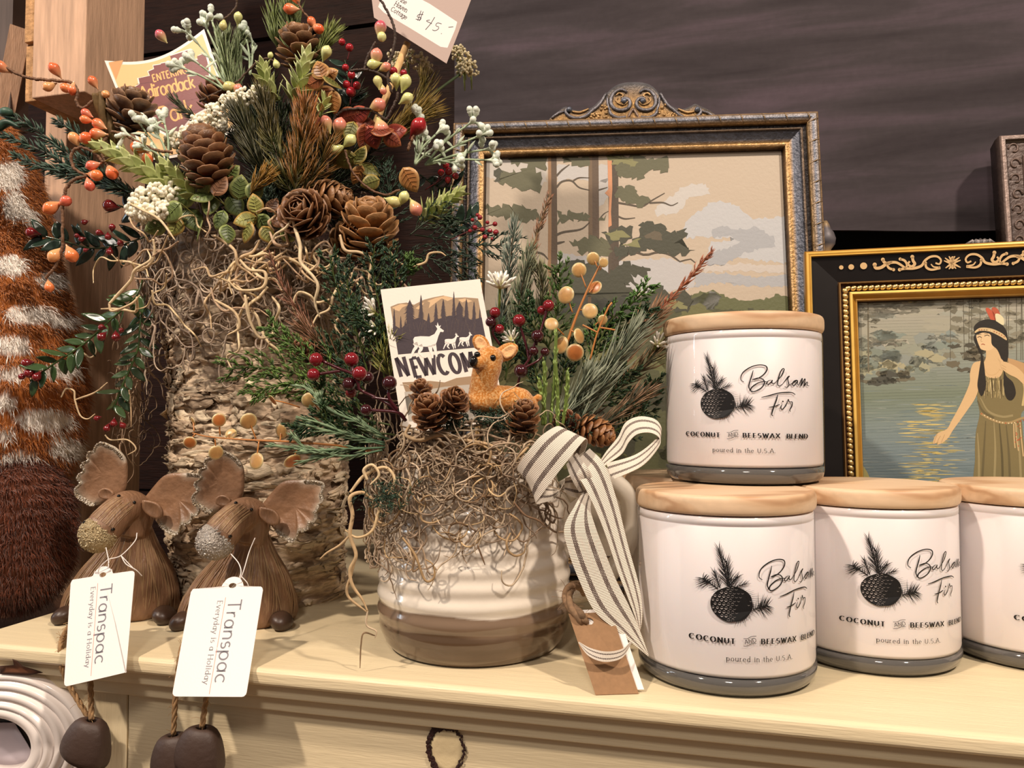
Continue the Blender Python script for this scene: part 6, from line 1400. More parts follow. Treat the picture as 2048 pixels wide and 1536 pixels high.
# amber coin leaves
coins(POT, [(1130, 700), (1150, 640), (1175, 580), (1200, 530), (1205, 518)], [(1186, 517, 13, 1195, 535), (1207, 525, 10, 1200, 540), (1158, 540, 15, 1172, 575), (1190, 575, 15, 1178, 585), (1132, 590, 18, 1145, 625), (1180, 622, 16, 1160, 620), (1103, 648, 14, 1128, 670), (1158, 672, 16, 1140, 660), (1123, 690, 18, 1130, 690), (1150, 705, 18, 1135, 695), (1205, 640, 11, 1190, 650)], 47.6, side=([(1180, 720), (1195, 665), (1218, 612), (1224, 605)], [(1195, 665), (1165, 650)], [(1200, 655), (1230, 660)]))
coins(POT, [(760, 905), (680, 892), (590, 884), (500, 880), (420, 874), (385, 866)], [(386, 842, 9, 388, 862), (380, 885, 13, 390, 868), (438, 840, 14, 440, 872), (462, 868, 12, 455, 878), (497, 842, 17, 512, 878), (563, 862, 15, 560, 882), (432, 905, 15, 430, 878), (513, 922, 17, 518, 882), (585, 922, 18, 600, 888), (545, 800, 12, 600, 815), (618, 800, 15, 640, 820)], 46.4, r=.08)
# daisies
daisy(POT, 1000, 575, 48.2, (.05, .9, .5), 20, 1.1); daisy(POT, 748, 625, 48.6, (-.7, .5, .5), 16, 1.05); daisy(POT, 752, 655, 48.6, (-.85, -.2, .5), 14, .9); daisy(POT, 1025, 682, 48.2, (-.4, .7, .5), 14, .8); daisy(POT, 1315, 690, 50.5, (.3, .5, .7), 12, .9)
# cones
cone(POT, 842, 788, 43.6, (.0, .9, .4), 62, 26, '#5a3520', '#8a5836', 26, .85)
cone(POT, 858, 826, 42.9, (-.1, .8, .5), 74, 36, '#57331f', '#8a5632', 34, .85)
cone(POT, 906, 806, 43.2, (.35, .6, .6), 66, 32, '#57331f', '#85522f', 32, .85)
cone(POT, 1048, 836, 43.8, (.1, .9, .35), 70, 34, '#57331f', '#8a5a38', 34, .85)
cone(POT, 1190, 862, 46.6, (.9, -.35, .3), 84, 34, '#6a3e20', '#a06a3c', 56, .4)
cone(POT, 1135, 850, 47.2, (-.5, .6, .5), 60, 30, '#5a2f1c', '#83482c', 30, .8)
cone(POT, 612, 705, 48.6, (-.3, .5, .6), 60, 28, '#5a3320', '#7d4a2c', 34, .6)

# ---------------------------------------------------------------- landscape print in the crested frame
PRINT = mat('art_print', None, .55, bump=.0002, bscale=350)
ZA = lambda pts: [(880 + x / 2.626, 150 + y / 2.626) for x, y in pts]
d = Decal()
def blob(pts, col, L, fz=3.2, seed=0): d.poly(ZA(pts), col, L, fuzz=fz, seg=5, seed=seed)
CL = '#b5b2ae'
blob([(215, 420), (560, 420), (560, 560), (480, 600), (300, 560), (215, 520)], '#b9b3aa', 1)
blob([(610, 470), (780, 480), (885, 470), (885, 560), (780, 560), (700, 540), (610, 560)], CL, 1); blob([(830, 560), (890, 540), (890, 640), (830, 690)], CL, 1)
blob([(1130, 700), (1280, 580), (1400, 570), (1420, 620), (1300, 650), (1250, 720), (1140, 740)], '#bcb8b2', 1)
blob([(1280, 790), (1320, 740), (1430, 660), (1560, 680), (1640, 760), (1800, 740), (1830, 800), (1830, 990), (1560, 960), (1400, 940), (1420, 880), (1560, 860), (1380, 850), (1290, 860)], '#b4b5b6', 1)
blob([(1420, 820), (1480, 790), (1560, 810), (1660, 800), (1760, 850), (1760, 900), (1600, 930), (1480, 1000), (1360, 1000), (1420, 940), (1580, 880), (1520, 850), (1430, 850)], '#9fa1a4', 2)
blob([(600, 930), (760, 950), (900, 980), (1200, 960), (1320, 1000), (1340, 1120), (1100, 1150), (900, 1120), (700, 1080), (600, 1010)], '#b3b1b0', 1)
blob([(1340, 1040), (1500, 1040), (1640, 1060), (1830, 1050), (1830, 1110), (1600, 1110), (1480, 1090), (1340, 1110)], '#a3a4a6', 1)
blob([(1340, 1000), (1560, 990), (1830, 1000), (1830, 1040), (1560, 1030), (1400, 1035)], '#bcb4ab', 2)
# hills and forest floor
blob([(1240, 1230), (1310, 1150), (1420, 1130), (1500, 1160), (1600, 1185), (1700, 1180), (1760, 1150), (1840, 1165), (1840, 2150), (1240, 2150)], '#5c5f3a', 2)
blob([(1300, 1190), (1420, 1130), (1480, 1160), (1440, 1230), (1300, 1230)], '#8a8a84', 2)
blob([(210, 1250), (420, 1180), (700, 1150), (900, 1180), (1100, 1190), (1300, 1230), (1840, 1240), (1840, 2200), (210, 2200)], '#4b4c2e', 3)
for i, c in enumerate(('#5f6038', '#3a3a24', '#67663c', '#44452a', '#6f6b40', '#35341f')):
    for k in range(5):
        x, y = rnd.uniform(230, 1700), rnd.uniform(1260, 2100); w, h = rnd.uniform(80, 260), rnd.uniform(40, 130); blob([(x + w * math.cos(t) * rnd.uniform(.7, 1.1), y + h * math.sin(t) * rnd.uniform(.7, 1.1)) for t in np.linspace(0, 6.28, 12, False)], c, 4, 4, i * 7 + k)
DG, MG, LG = '#3f3f2e', '#5b5a40', '#7d7b50'
def tree(x0, x1, ya, yb, lit, dk, bend=0):
    d.poly(ZA([(x0, ya), (x1, ya), (x1 + 4 + bend, (ya + yb) / 2), (x1 + 6, yb), (x0 - 4, yb), (x0 + bend, (ya + yb) / 2)]), dk, 5); d.poly(ZA([(x0, ya), (x0 + (x1 - x0) * .35, ya), (x0 + (x1 - x0) * .4 + bend, (ya + yb) / 2), (x0 + (x1 - x0) * .25, yb), (x0 - 4, yb), (x0 + bend, (ya + yb) / 2)]), lit, 6)
tree(568, 612, 405, 1240, '#93704c', '#55432f'); tree(780, 832, 405, 1240, '#6d5840', '#5a4836'); tree(885, 935, 405, 1300, '#4d4030', '#4a3d2e')
d.poly(ZA([(880, 440), (902, 430), (905, 600), (898, 720), (902, 790), (884, 800), (888, 640), (866, 620), (884, 600)]), '#c58a62', 7)
br = lambda pts, w=9: d.stroke(ZA(pts), w / 2.626, '#4d4232', 6, smooth=16, taper=[1.2, 1, .5])
br([(612, 590), (640, 560), (690, 555), (730, 590), (785, 605)]); br([(700, 555), (730, 540), (785, 540)], 7); br([(612, 530), (640, 500), (680, 470)]); br([(830, 605), (880, 590)], 7)
br([(612, 840), (650, 825), (740, 810), (785, 775)], 11); br([(612, 885), (655, 875)], 12); br([(930, 670), (990, 680), (1060, 690), (1110, 660), (1180, 620)], 9); br([(1100, 672), (1170, 670), (1215, 685), (1250, 670)], 8); br([(930, 740), (970, 755), (1025, 750)], 8)
br([(935, 975), (1010, 930), (1080, 945), (1150, 930), (1220, 950), (1260, 980), (1310, 965), (1340, 985)], 11); br([(500, 930), (540, 940), (570, 970)], 10); br([(835, 760), (860, 730), (885, 715)], 6)
for pts, c, L in (([(355, 440), (420, 420), (560, 425), (560, 500), (510, 490), (540, 560), (525, 610), (420, 600), (330, 570), (280, 560), (320, 500), (420, 505), (460, 470), (380, 470)], MG, 7), ([(640, 425), (780, 425), (775, 475), (700, 470), (660, 450)], MG, 7), ([(905, 425), (1060, 420), (1120, 450), (1195, 430), (1190, 510), (1100, 500), (1060, 550), (960, 540), (920, 500), (925, 460)], MG, 8), ([(870, 425), (1000, 425), (1040, 450), (1000, 490), (960, 450), (930, 480), (900, 450)], LG, 9),
                  ([(925, 590), (1000, 580), (1060, 640), (1110, 650), (1060, 690), (980, 670), (930, 650)], MG, 8), ([(230, 680), (300, 690), (420, 680), (520, 720), (530, 760), (420, 775), (330, 740), (260, 740)], MG, 7), ([(625, 720), (660, 740), (700, 705), (785, 740), (780, 770), (690, 760), (620, 785)], MG, 7), ([(830, 745), (880, 740), (870, 770), (835, 765)], MG, 7),
                  ([(690, 880), (780, 850), (840, 850), (880, 870), (900, 920), (880, 960), (800, 930), (740, 940)], MG, 7), ([(845, 830), (900, 820), (950, 790), (1010, 800), (1010, 850), (960, 880), (880, 880)], DG, 8), ([(870, 830), (930, 815), (990, 845), (930, 870)], LG, 9), ([(905, 900), (1000, 890), (1060, 830), (1050, 790), (1100, 765), (1160, 790), (1210, 830), (1290, 810), (1300, 850), (1240, 880), (1330, 910), (1300, 940), (1200, 940), (1090, 920), (1000, 940), (940, 970)], DG, 8), ([(960, 890), (1050, 865), (1040, 900), (990, 905)], LG, 9), ([(1080, 840), (1130, 810), (1170, 860), (1110, 870)], '#5d5340', 9),
                  ([(620, 990), (700, 970), (830, 990), (880, 1040), (980, 980), (1060, 1010), (1110, 1010), (1080, 1060), (1000, 1050), (1040, 1100), (960, 1090), (1060, 1150), (880, 1180), (640, 1150)], DG, 7), ([(1040, 1180), (1160, 1100), (1200, 1150), (1280, 1130), (1340, 1180), (1300, 1240), (1060, 1240)], DG, 7), ([(640, 1160), (900, 1120), (1050, 1180), (1020, 1260), (640, 1260)], '#35352a', 6), ([(1180, 1160), (1260, 1190), (1300, 1230), (1200, 1220)], LG, 8), ([(300, 480), (325, 490), (310, 560), (285, 570)], DG, 8)):
    blob(pts, c, L, 5, len(pts) * 3 + L)
d.build('art_print', lambda x, y, e: on_plane(x, y, PO1 + N1 * e, N1), PRINT, f1, mb=pm)

# ---------------------------------------------------------------- lake scene print in the black frame
d = Decal(); ZL = lambda pts: [(1780 + x / 3.657, 560 + y / 3.657) for x, y in pts]
LO = O2 + N2 * -.15; pl2 = MB()
stops = [(560, '#8f8d7c'), (620, '#a3a091'), (680, '#959686'), (740, '#858d83'), (790, '#75806f'), (850, '#7b8986'), (900, '#758487'), (960, '#6c7c80'), (1010, '#63757a'), (1100, '#5c6e72')]
ys = [s[0] for s in stops]; cs = A([lin(s[1]) for s in stops])
for y in range(560, 1100, 6):
    d.poly([(1680, y), (2270, y - 14), (2270, y - 8 + .5), (1680, y + 6.5)], A([np.interp(y, ys, cs[:, k]) for k in range(3)]), 1)
r = random.Random(21)
def puff(x, y, w, h, c, L, n=16, fz=2.5): d.poly([(x + w * math.cos(t) * r.uniform(.7, 1.1), y + h * math.sin(t) * r.uniform(.7, 1.1)) for t in np.linspace(0, 6.28, n, False)], c, L, fuzz=fz, seg=4, seed=int(x * 7 + y))
for i in range(26): puff(r.uniform(1690, 1990), r.uniform(600, 690), r.uniform(25, 60), r.uniform(5, 12), r.choice(('#a8a595', '#9f9d8c', '#9a9c8f', '#b0ab98')), 2)
for i in range(24): puff(r.uniform(1700, 1900), r.uniform(670, 735), r.uniform(15, 40), r.uniform(8, 18), r.choice(('#8a9088', '#86908a', '#909484', '#828c82')), 2)
for i in range(26): puff(r.uniform(1710, 1880), r.uniform(700, 750), r.uniform(8, 26), r.uniform(4, 10), r.choice(('#9c9c82', '#969a86', '#7d867a', '#a39f82')), 3)
for i in range(60):                                           # dim conifers on the right bank
    x = r.uniform(1890, 2060); y = r.uniform(585, 715); puff(x, y, r.uniform(7, 22), r.uniform(3, 9), r.choice(('#7d7a68', '#868270', '#747160', '#8f8b78', '#6c6959')), 4, 9, 2.5)
for i in range(12):
    x = r.uniform(1900, 2050); d.stroke([(x, 590), (x + r.uniform(-3, 3), 720)], 1.2, '#5d594b', 4)
for i in range(16):
    x, y = r.uniform(1895, 1990), r.uniform(690, 745); puff(x, y, r.uniform(8, 24), r.uniform(3, 7), r.choice(('#4f4c40', '#5d584a', '#6a6452')), 5)
for i in range(14): puff(r.uniform(1705, 1815), r.uniform(745, 768), r.uniform(10, 26), r.uniform(3, 7), r.choice(('#4f4f46', '#5d5c50', '#6e6a58')), 5)
for x, y0, y1 in ((1716, 595, 760), (1736, 600, 745)):
    d.stroke([(x, y0), (x + 1, y1)], 3, '#706a57', 5)
    for k in range(8): puff(x + r.uniform(-10, 22), r.uniform(y0, y0 + 60), r.uniform(6, 16), r.uniform(2, 5), '#6b695a', 5, 9)
for i in range(18): puff(1815 + i * 5 + r.uniform(-4, 4), 592 - i * .3 + r.uniform(0, 10), r.uniform(4, 10), r.uniform(2, 5), r.choice(('#6c6a52', '#55543f', '#a59c6e')), 5, 8)
for i in range(210):                                          # ripples and the golden reflection
    y = r.uniform(770, 1000); x = r.uniform(1690, 2010); d.stroke([(x - r.uniform(8, 30), y + .4), (x, y + r.uniform(-.6, .6)), (x + r.uniform(8, 30), y)], r.uniform(.8, 1.8), r.choice(('#8d9896', '#687a7e', '#7d8b8a', '#98a096')), 3, smooth=6, taper=[.2, 1, .2])
for i in range(170):
    y = r.uniform(808, 990); t = (y - 808) / 180; x = 1862 - 8 * t + r.gauss(0, 18 + 16 * t); w = r.uniform(6, 24); d.stroke([(x - w, y), (x, y + r.uniform(-.7, .7)), (x + w, y)], r.uniform(1.0, 2.6), r.choice(('#c9b46c', '#b9a968', '#d6c47c', '#a9a071')), 4, smooth=6, taper=[.2, 1, .2])
d.poly([(1712, 925), (1735, 945), (1752, 985), (1700, 990)], '#a39a62', 5); d.poly([(1780, 968), (1796, 964), (1808, 975), (1770, 990)], '#b3a563', 5)
SK, SK2, HR, DR, DR2, DR3 = '#cfb083', '#b8956a', '#2e2a24', '#7a6f4c', '#655c40', '#948862'
P_ = lambda pts, c, L: d.poly(ZL([tuple(p) for p in spline(A(pts + [pts[0]]), 8 * len(pts))[:-1]]), c, L)
P_([(620, 700), (600, 640), (625, 600), (680, 590), (830, 570), (960, 600), (1010, 640), (1010, 900), (960, 980), (970, 1100), (980, 1560), (640, 1560), (622, 1300), (628, 1120), (655, 980), (640, 880)], DR, 6)
P_([(860, 570), (930, 590), (1050, 640), (1200, 740), (1200, 860), (1050, 800), (960, 720), (880, 640)], SK2, 7)
P_([(665, 590), (610, 610), (585, 680), (580, 760), (520, 900), (450, 1030), (415, 1090), (350, 1120), (320, 1165), (318, 1200), (350, 1185), (345, 1205), (385, 1190), (430, 1150), (460, 1100), (560, 960), (630, 850), (660, 720)], SK, 7)
for q in ([(345, 1130), (330, 1165), (322, 1198)], [(370, 1140), (352, 1170), (346, 1200)], [(400, 1130), (385, 1165), (375, 1190)]): d.stroke(ZL(q), .6, '#9b7a50', 9, smooth=8)
P_([(700, 480), (790, 480), (820, 560), (830, 640), (800, 710), (730, 715), (690, 690), (670, 640), (700, 570)], SK, 8)
P_([(640, 390), (625, 440), (650, 490), (690, 515), (740, 510), (780, 460), (790, 380), (720, 360), (660, 365)], '#d8bb90', 9)
P_([(618, 390), (615, 340), (660, 300), (730, 288), (800, 310), (850, 370), (862, 450), (865, 560), (840, 640), (850, 700), (900, 750), (920, 830), (890, 880), (850, 860), (830, 760), (830, 640), (790, 520), (745, 470), (735, 400), (680, 385), (640, 400)], HR, 10)
P_([(625, 390), (612, 430), (640, 500), (665, 560), (650, 680), (640, 780), (670, 850), (700, 780), (695, 680), (680, 560), (660, 500), (640, 450)], HR, 10)
for q in ([(640, 420), (655, 414), (670, 420)], [(690, 410), (712, 402), (728, 410)]): d.stroke(ZL(q), 1.4, '#4a3a2a', 11, smooth=8)
for q in ([(645, 402), (668, 398)], [(690, 394), (722, 388)]): d.stroke(ZL(q), .8, '#5a4632', 11)
d.stroke(ZL([(672, 420), (664, 446), (676, 450)]), .6, '#a07c50', 11, smooth=8); d.stroke(ZL([(668, 472), (680, 468), (694, 474)]), 1.6, '#a2563e', 11, smooth=8)
P_([(620, 375), (660, 350), (740, 355), (820, 390), (852, 425), (850, 440), (800, 410), (730, 378), (660, 372), (622, 388)], '#c9b083', 12)
for i in range(12): t = i / 11; d.dot(ZL([(635 + 200 * t, 368 - 14 * math.sin(t * 2.2) + 58 * t * t)])[0], 1.2, r.choice(('#a8563a', '#e0cfa0', '#7a6a4a')), 13)
P_([(735, 290), (700, 215), (720, 205), (760, 240), (775, 290)], '#b9583e', 11); P_([(765, 290), (745, 205), (790, 215), (815, 300)], '#b05a40', 11); P_([(775, 300), (770, 250), (800, 250), (830, 280), (830, 330)], '#d8cfa8', 12)
d.stroke(ZL([(690, 650), (720, 690), (770, 690), (815, 640)]), 1.4, '#c8a878', 9, smooth=12)
P_([(805, 600), (850, 600), (930, 640), (985, 700), (1000, 780), (930, 720), (870, 690), (820, 650)], SK, 13)
for q in ([(810, 600), (790, 575), (800, 565), (830, 595)], [(808, 625), (800, 650), (815, 660)]): P_(q, SK, 13)
for q in ([(820, 640), (850, 660)], [(815, 620), (850, 640)]): d.stroke(ZL(q), .5, '#9b7a50', 14)
for i in range(34): x = r.uniform(690, 840); d.stroke(ZL([(x, r.uniform(700, 760)), (x + r.uniform(-10, 10), r.uniform(800, 870))]), r.uniform(.6, 1.6), r.choice(('#b7a574', '#5a4c34', '#c9b98a', '#4d4230')), 9)
for q, c in (([(640, 880), (680, 960), (760, 1010)], DR2), ([(960, 720), (985, 800), (970, 920)], '#c0ad7a'), ([(660, 860), (720, 960), (820, 1000), (900, 990)], DR3), ([(700, 1030), (690, 1200), (670, 1540)], DR2), ([(760, 1040), (770, 1250), (760, 1540)], DR3), ([(850, 1060), (870, 1280), (880, 1540)], DR2), ([(800, 1050), (820, 1300), (825, 1540)], '#5a5238'), ([(930, 1060), (950, 1300), (960, 1540)], DR3), ([(640, 1120), (650, 1300), (650, 1540)], DR3)): d.stroke(ZL(q), 4.5, c, 8, smooth=14, taper=[.4, 1, 1])
d.stroke(ZL([(662, 975), (720, 1010), (800, 1040), (880, 1042), (970, 1010), (1100, 990)]), 4.6, '#a08a60', 10, smooth=20)
for i in range(16): t = i / 15; d.dot(ZL([(670 + 330 * t, 978 + 70 * math.sin(t * 2.6))])[0], 1.3, r.choice(('#b0583a', '#ddcba0')), 11)
for q in ([(920, 1045), (925, 1150), (940, 1250)], [(950, 1040), (960, 1150), (975, 1290)], [(905, 1050), (908, 1160), (915, 1230)]): d.stroke(ZL(q), 2.6, '#bfa67a', 11, smooth=12)
for i in range(14): d.dot(ZL([(r.uniform(915, 965), r.uniform(1060, 1280))])[0], 1.2, '#b0583a', 12)
qa = [O2 + U2 * 3.7 + V2 * 3.7 + N2 * -.2, O2 + U2 * (FW2 - 3.7) + V2 * 3.7 + N2 * -.2, O2 + U2 * (FW2 - 3.7) + V2 * (FH2 - 3.7) + N2 * -.2, O2 + U2 * 3.7 + V2 * (FH2 - 3.7) + N2 * -.2]
pl2.add(qa, [(0, 1, 2, 3)], lin('#8a8f84')); pl2.box((.4, .4, -1.0), (FW2 - .4, FH2 - .4, -.6), lin('#2a2019'), R=A([U2, V2, N2]), O=O2)
# keep the print inside the frame opening
def lakemap(x, y, e):
    p = on_plane(x, y, LO + N2 * e, N2); q = p - O2; u, v = np.dot(q, U2), np.dot(q, V2); uu, vv = min(max(u, 3.72), FW2 - 3.72), min(max(v, 3.72), FH2 - 3.72)
    return p + U2 * (uu - u) + V2 * (vv - v)
d.build('art_print', lakemap, mat('lake_print', None, .35, bump=.0001, bscale=300), f2, mb=pl2, eps=.002)

# ---------------------------------------------------------------- flocked deer in the pot
def flock(name, ca, cb, sc=900, dark=None):
    return mat(name, ca, .95, var=.9, vscale=sc, var_col=cb, sheen=.4, bump=.0003, bscale=900, spec=.1, detail=2)
q = lambda x, y, F: W(700 + x / 3.413, 550 + y / 3.413, F)
DE = thing('deer_figurine', q(1000, 960, 44.8), 'small flocked orange deer figurine lying among the cones in the pot', 'figurine')
b = MB(); DF = 44.6; c0 = (.6, .3, .1)
b.tube(spline([q(880, 930, DF), q(905, 850, DF), q(980, 850, DF + .2), q(1100, 860, DF + .4), q(1210, 890, DF + .5), q(1280, 900, DF + .5)], 24), [.45, .72, .86, .9, .88, .86, .86, .86, .86, .86, .86, .86, .88, .88, .9, .9, .9, .9, .86, .8, .7, .55, .4, .2], 18, c0)
b.tube(spline([q(900, 900, DF), q(905, 800, DF), q(920, 700, DF - .1), q(945, 600, DF - .1), q(955, 540, DF)], 16), [.6, .84, .86, .85, .82, .8, .8, .8, .8, .8, .82, .84, .82, .76, .6, .3], 18, c0)
b.ball(q(950, 570, DF - .05), (.82, .78, .74), c0, 18, 14); b.tube(spline([q(955, 580, DF - .1), q(905, 592, DF - .6), q(862, 606, DF - 1.0), q(842, 604, DF - 1.15)], 12), [.72, .7, .66, .6, .55, .5, .46, .43, .4, .36, .3, .15], 16, c0)
for o in ([(850, 500), (832, 450), (850, 412), (885, 405), (925, 425), (955, 475), (940, 520), (890, 520)], [(1005, 500), (1050, 470), (1100, 460), (1145, 480), (1148, 515), (1120, 560), (1070, 590), (1020, 580)]):
    b.plate(spline([q(x, y, DF + .1) for x, y in o + [o[0]]], 24)[:-1], .3, -.1, 4, c0, nrm=-Fv)
b.tube(spline([q(1270, 850, DF + .5), q(1292, 830, DF + .6), q(1300, 860, DF + .6)], 6), [.2, .22, .2, .18, .14, .05], 8, c0)
b.build('body', flock('flocked_fur', '#b8742f', '#dcae74'), DE, mods=[('weld', 'REMESH', dict(mode='VOXEL', voxel_size=.00055, use_smooth_shade=True)), ('soft', 'SMOOTH', dict(factor=.5, iterations=5))])
e = MB()
for o in ([(866, 500), (850, 455), (865, 425), (888, 420), (918, 440), (938, 480), (920, 512)], [(1030, 520), (1065, 490), (1105, 475), (1135, 490), (1132, 520), (1105, 555), (1060, 570)]):
    e.plate(spline([q(x, y, DF - .12) for x, y in o + [o[0]]], 20)[:-1], .12, -.12, 3, lin('#f0bd88'), nrm=-Fv)
e.build('inner_ear', mat('flock_pale', None, .95, var=.15, vscale=900, sheen=.3, bump=.0003, bscale=900, spec=.1), DE)
e = MB(); e.ball(q(843, 590, DF - 1.3), (.30, .24, .33), lin('#15100f'), 14, 10, axis=Uv + .2 * Rv); e.build('nose', mat('black_gloss', None, .15), DE)
for p in ((975, 566, DF - .74), (868, 545, DF - .92)):
    e = MB(); e.ball(q(*p), .19, lin('#120d0b'), 12, 9); e.build('eye', mat('black_gloss', None, .15), DE)
e = MB(); e.tube(spline([q(822, 626, DF - 1.52), q(850, 632, DF - 1.5), q(880, 642, DF - 1.25)], 8), .035, 5, lin('#2a1a12')); e.build('mouth', mat('black_gloss', None, .15), DE)
t = MB()
for i in range(60): c = q(r.uniform(820, 930), r.uniform(640, 668), DF - 1.05 + r.uniform(-.1, .15)); t.ball(c, .018, lin('#5a3a22'), 4, 3)
# ---------------------------------------------------------------- striped ribbon bow on the handle
def ribbon_mat():
    m = bpy.data.materials.new('striped_ribbon'); m.use_nodes = True; nt = m.node_tree; N = nt.nodes; L = nt.links; bs = N['Principled BSDF']; bs.inputs['Roughness'].default_value = .75
    uv = N.new('ShaderNodeUVMap'); sp = N.new('ShaderNodeSeparateXYZ'); L.new(uv.outputs[0], sp.inputs[0])
    def M_(op, a, b=None, c=None):
        n = N.new('ShaderNodeMath'); n.operation = op
        for i, x in enumerate((a, b, c)):
            if x is None: continue
            if isinstance(x, (int, float)): n.inputs[i].default_value = x
            else: L.new(x, n.inputs[i])
        return n.outputs[0]
    u, v = sp.outputs[0], sp.outputs[1]
    s1 = M_('LESS_THAN', M_('ABSOLUTE', M_('SUBTRACT', u, .27)), .065); s2 = M_('LESS_THAN', M_('ABSOLUTE', M_('SUBTRACT', u, .72)), .065); s = M_('ADD', s1, s2)
    ck = M_('MULTIPLY', M_('SINE', M_('MULTIPLY', u, 140.)), M_('SINE', M_('MULTIPLY', v, 34.))); ck = M_('GREATER_THAN', ck, .42); fac = M_('MULTIPLY', s, M_('SUBTRACT', 1., ck))
    mx = N.new('ShaderNodeMix'); mx.data_type = 'RGBA'; L.new(fac, mx.inputs[0]); mx.inputs[6].default_value = (*lin('#eadfcf'), 1); mx.inputs[7].default_value = (*lin('#4d3a34'), 1); L.new(mx.outputs[2], bs.inputs['Base Color'])
    bp = N.new('ShaderNodeBump'); bp.inputs['Strength'].default_value = .8; bp.inputs['Distance'].default_value = .00016; L.new(M_('SINE', M_('MULTIPLY', v, 74.)), bp.inputs['Height']); L.new(bp.outputs[0], bs.inputs['Normal']); return m
RIB = ribbon_mat(); qz = lambda x, y, F: W(650 + x / 2.56, 800 + y / 2.56, F)
RB_ = thing('ribbon_bow', qz(1300, 400, 43.4), 'cream ribbon bow with brown stripes tied to the pot handle', 'ribbon')
def strip(mb, ea, eb, n=40, thick=.035):
    a = spline([qz(*p) for p in ea], n); b_ = spline([qz(*p) for p in eb], n); us = np.linspace(0, 1, 14); c = (a + b_) / 2
    ln = np.concatenate([[0], np.cumsum(np.linalg.norm(np.diff(c, axis=0), axis=1))])
    G = a[:, None] * (1 - us)[None, :, None] + b_[:, None] * us[None, :, None]
    du = np.gradient(G, axis=1); dv = np.gradient(G, axis=0); nn = nz(np.cross(du, dv)); UVc = np.stack(np.broadcast_arrays(us[None, :], ln[:, None]), 2)
    mb.grid(G + nn * thick / 2, uv=UVc); mb.grid((G - nn * thick / 2)[:, ::-1], uv=UVc[:, ::-1])
    for k in (0, -1): mb.grid(np.stack([G[:, k] + nn[:, k] * thick / 2, G[:, k] - nn[:, k] * thick / 2], 1), uv=np.stack([UVc[:, k]] * 2, 1))
    for k in (0, -1): mb.grid(np.stack([G[k] + nn[k] * thick / 2, G[k] - nn[k] * thick / 2], 0), uv=np.stack([UVc[k]] * 2, 0))
b = MB(); strip(b, [(1240, 470, 43.6), (1130, 440, 43.5), (1040, 390, 43.2), (985, 360, 42.7), (1005, 310, 42.3), (1045, 255, 42.1), (1105, 185, 42.2), (1190, 135, 42.8), (1225, 170, 43.6), (1240, 300, 43.9)], [(1225, 420, 43.5), (1180, 500, 43.4), (1120, 525, 43.1), (1080, 530, 42.6), (1110, 485, 42.2), (1160, 415, 42.0), (1250, 300, 42.0), (1335, 200, 42.5), (1332, 260, 43.1), (1270, 370, 43.4)], 90); b.build('loop', RIB, RB_)
b = MB(); strip(b, [(1400, 330, 44.3), (1440, 265, 44.5), (1500, 190, 44.7), (1540, 115, 44.9), (1610, 85, 45.1), (1690, 100, 45.1), (1722, 150, 44.8), (1690, 205, 44.4), (1590, 280, 44.0), (1440, 325, 43.6)], [(1400, 360, 43.8), (1450, 325, 43.8), (1520, 275, 44.0), (1556, 215, 44.2), (1600, 175, 44.3), (1665, 168, 44.2), (1712, 195, 43.9), (1705, 245, 43.5), (1620, 340, 43.2), (1470, 410, 43.3)], 90); b.build('loop', RIB, RB_)
b = MB(); strip(b, [(1255, 340, 42.9), (1320, 430, 42.3), (1385, 560, 42.1), (1440, 700, 42.0), (1500, 880, 41.9), (1550, 1010, 41.8), (1590, 1120, 41.8), (1606, 1190, 41.8)], [(1355, 248, 43.1), (1430, 330, 42.7), (1490, 500, 42.5), (1550, 740, 42.3), (1600, 920, 42.2), (1622, 1040, 42.1), (1622, 1130, 42.0), (1608, 1195, 41.9)], 70); b.build('tail', RIB, RB_)
b = MB(); strip(b, [(1320, 470, 42.9), (1280, 540, 42.5), (1225, 650, 42.2), (1245, 770, 42.1), (1300, 920, 42.0), (1380, 1080, 41.8), (1500, 1185, 41.6), (1655, 1312, 41.4)], [(1370, 480, 42.7), (1360, 560, 42.4), (1385, 650, 42.2), (1430, 770, 42.05), (1490, 920, 41.9), (1560, 1060, 41.7), (1610, 1175, 41.6), (1657, 1305, 41.4)], 70); b.build('tail', RIB, RB_)
b = MB(); strip(b, [(1300, 1238, 40.9), (1360, 1270, 40.3), (1440, 1288, 40.1), (1520, 1275, 40.3), (1565, 1235, 40.9)], [(1298, 1243, 40.9), (1350, 1310, 40.2), (1430, 1340, 40.0), (1520, 1320, 40.2), (1568, 1245, 40.9)], 36); b.build('tail', RIB, RB_)
b = MB(); strip(b, [(1235, 330, 42.8), (1260, 400, 42.4), (1300, 470, 42.7)], [(1290, 270, 42.8), (1350, 360, 42.3), (1375, 450, 42.8)], 20); strip(b, [(1225, 470, 43.6), (1290, 500, 43.3), (1350, 480, 43.6)], [(1230, 400, 43.3), (1300, 380, 42.9), (1370, 400, 43.4)], 20); b.build('knot', RIB, RB_)
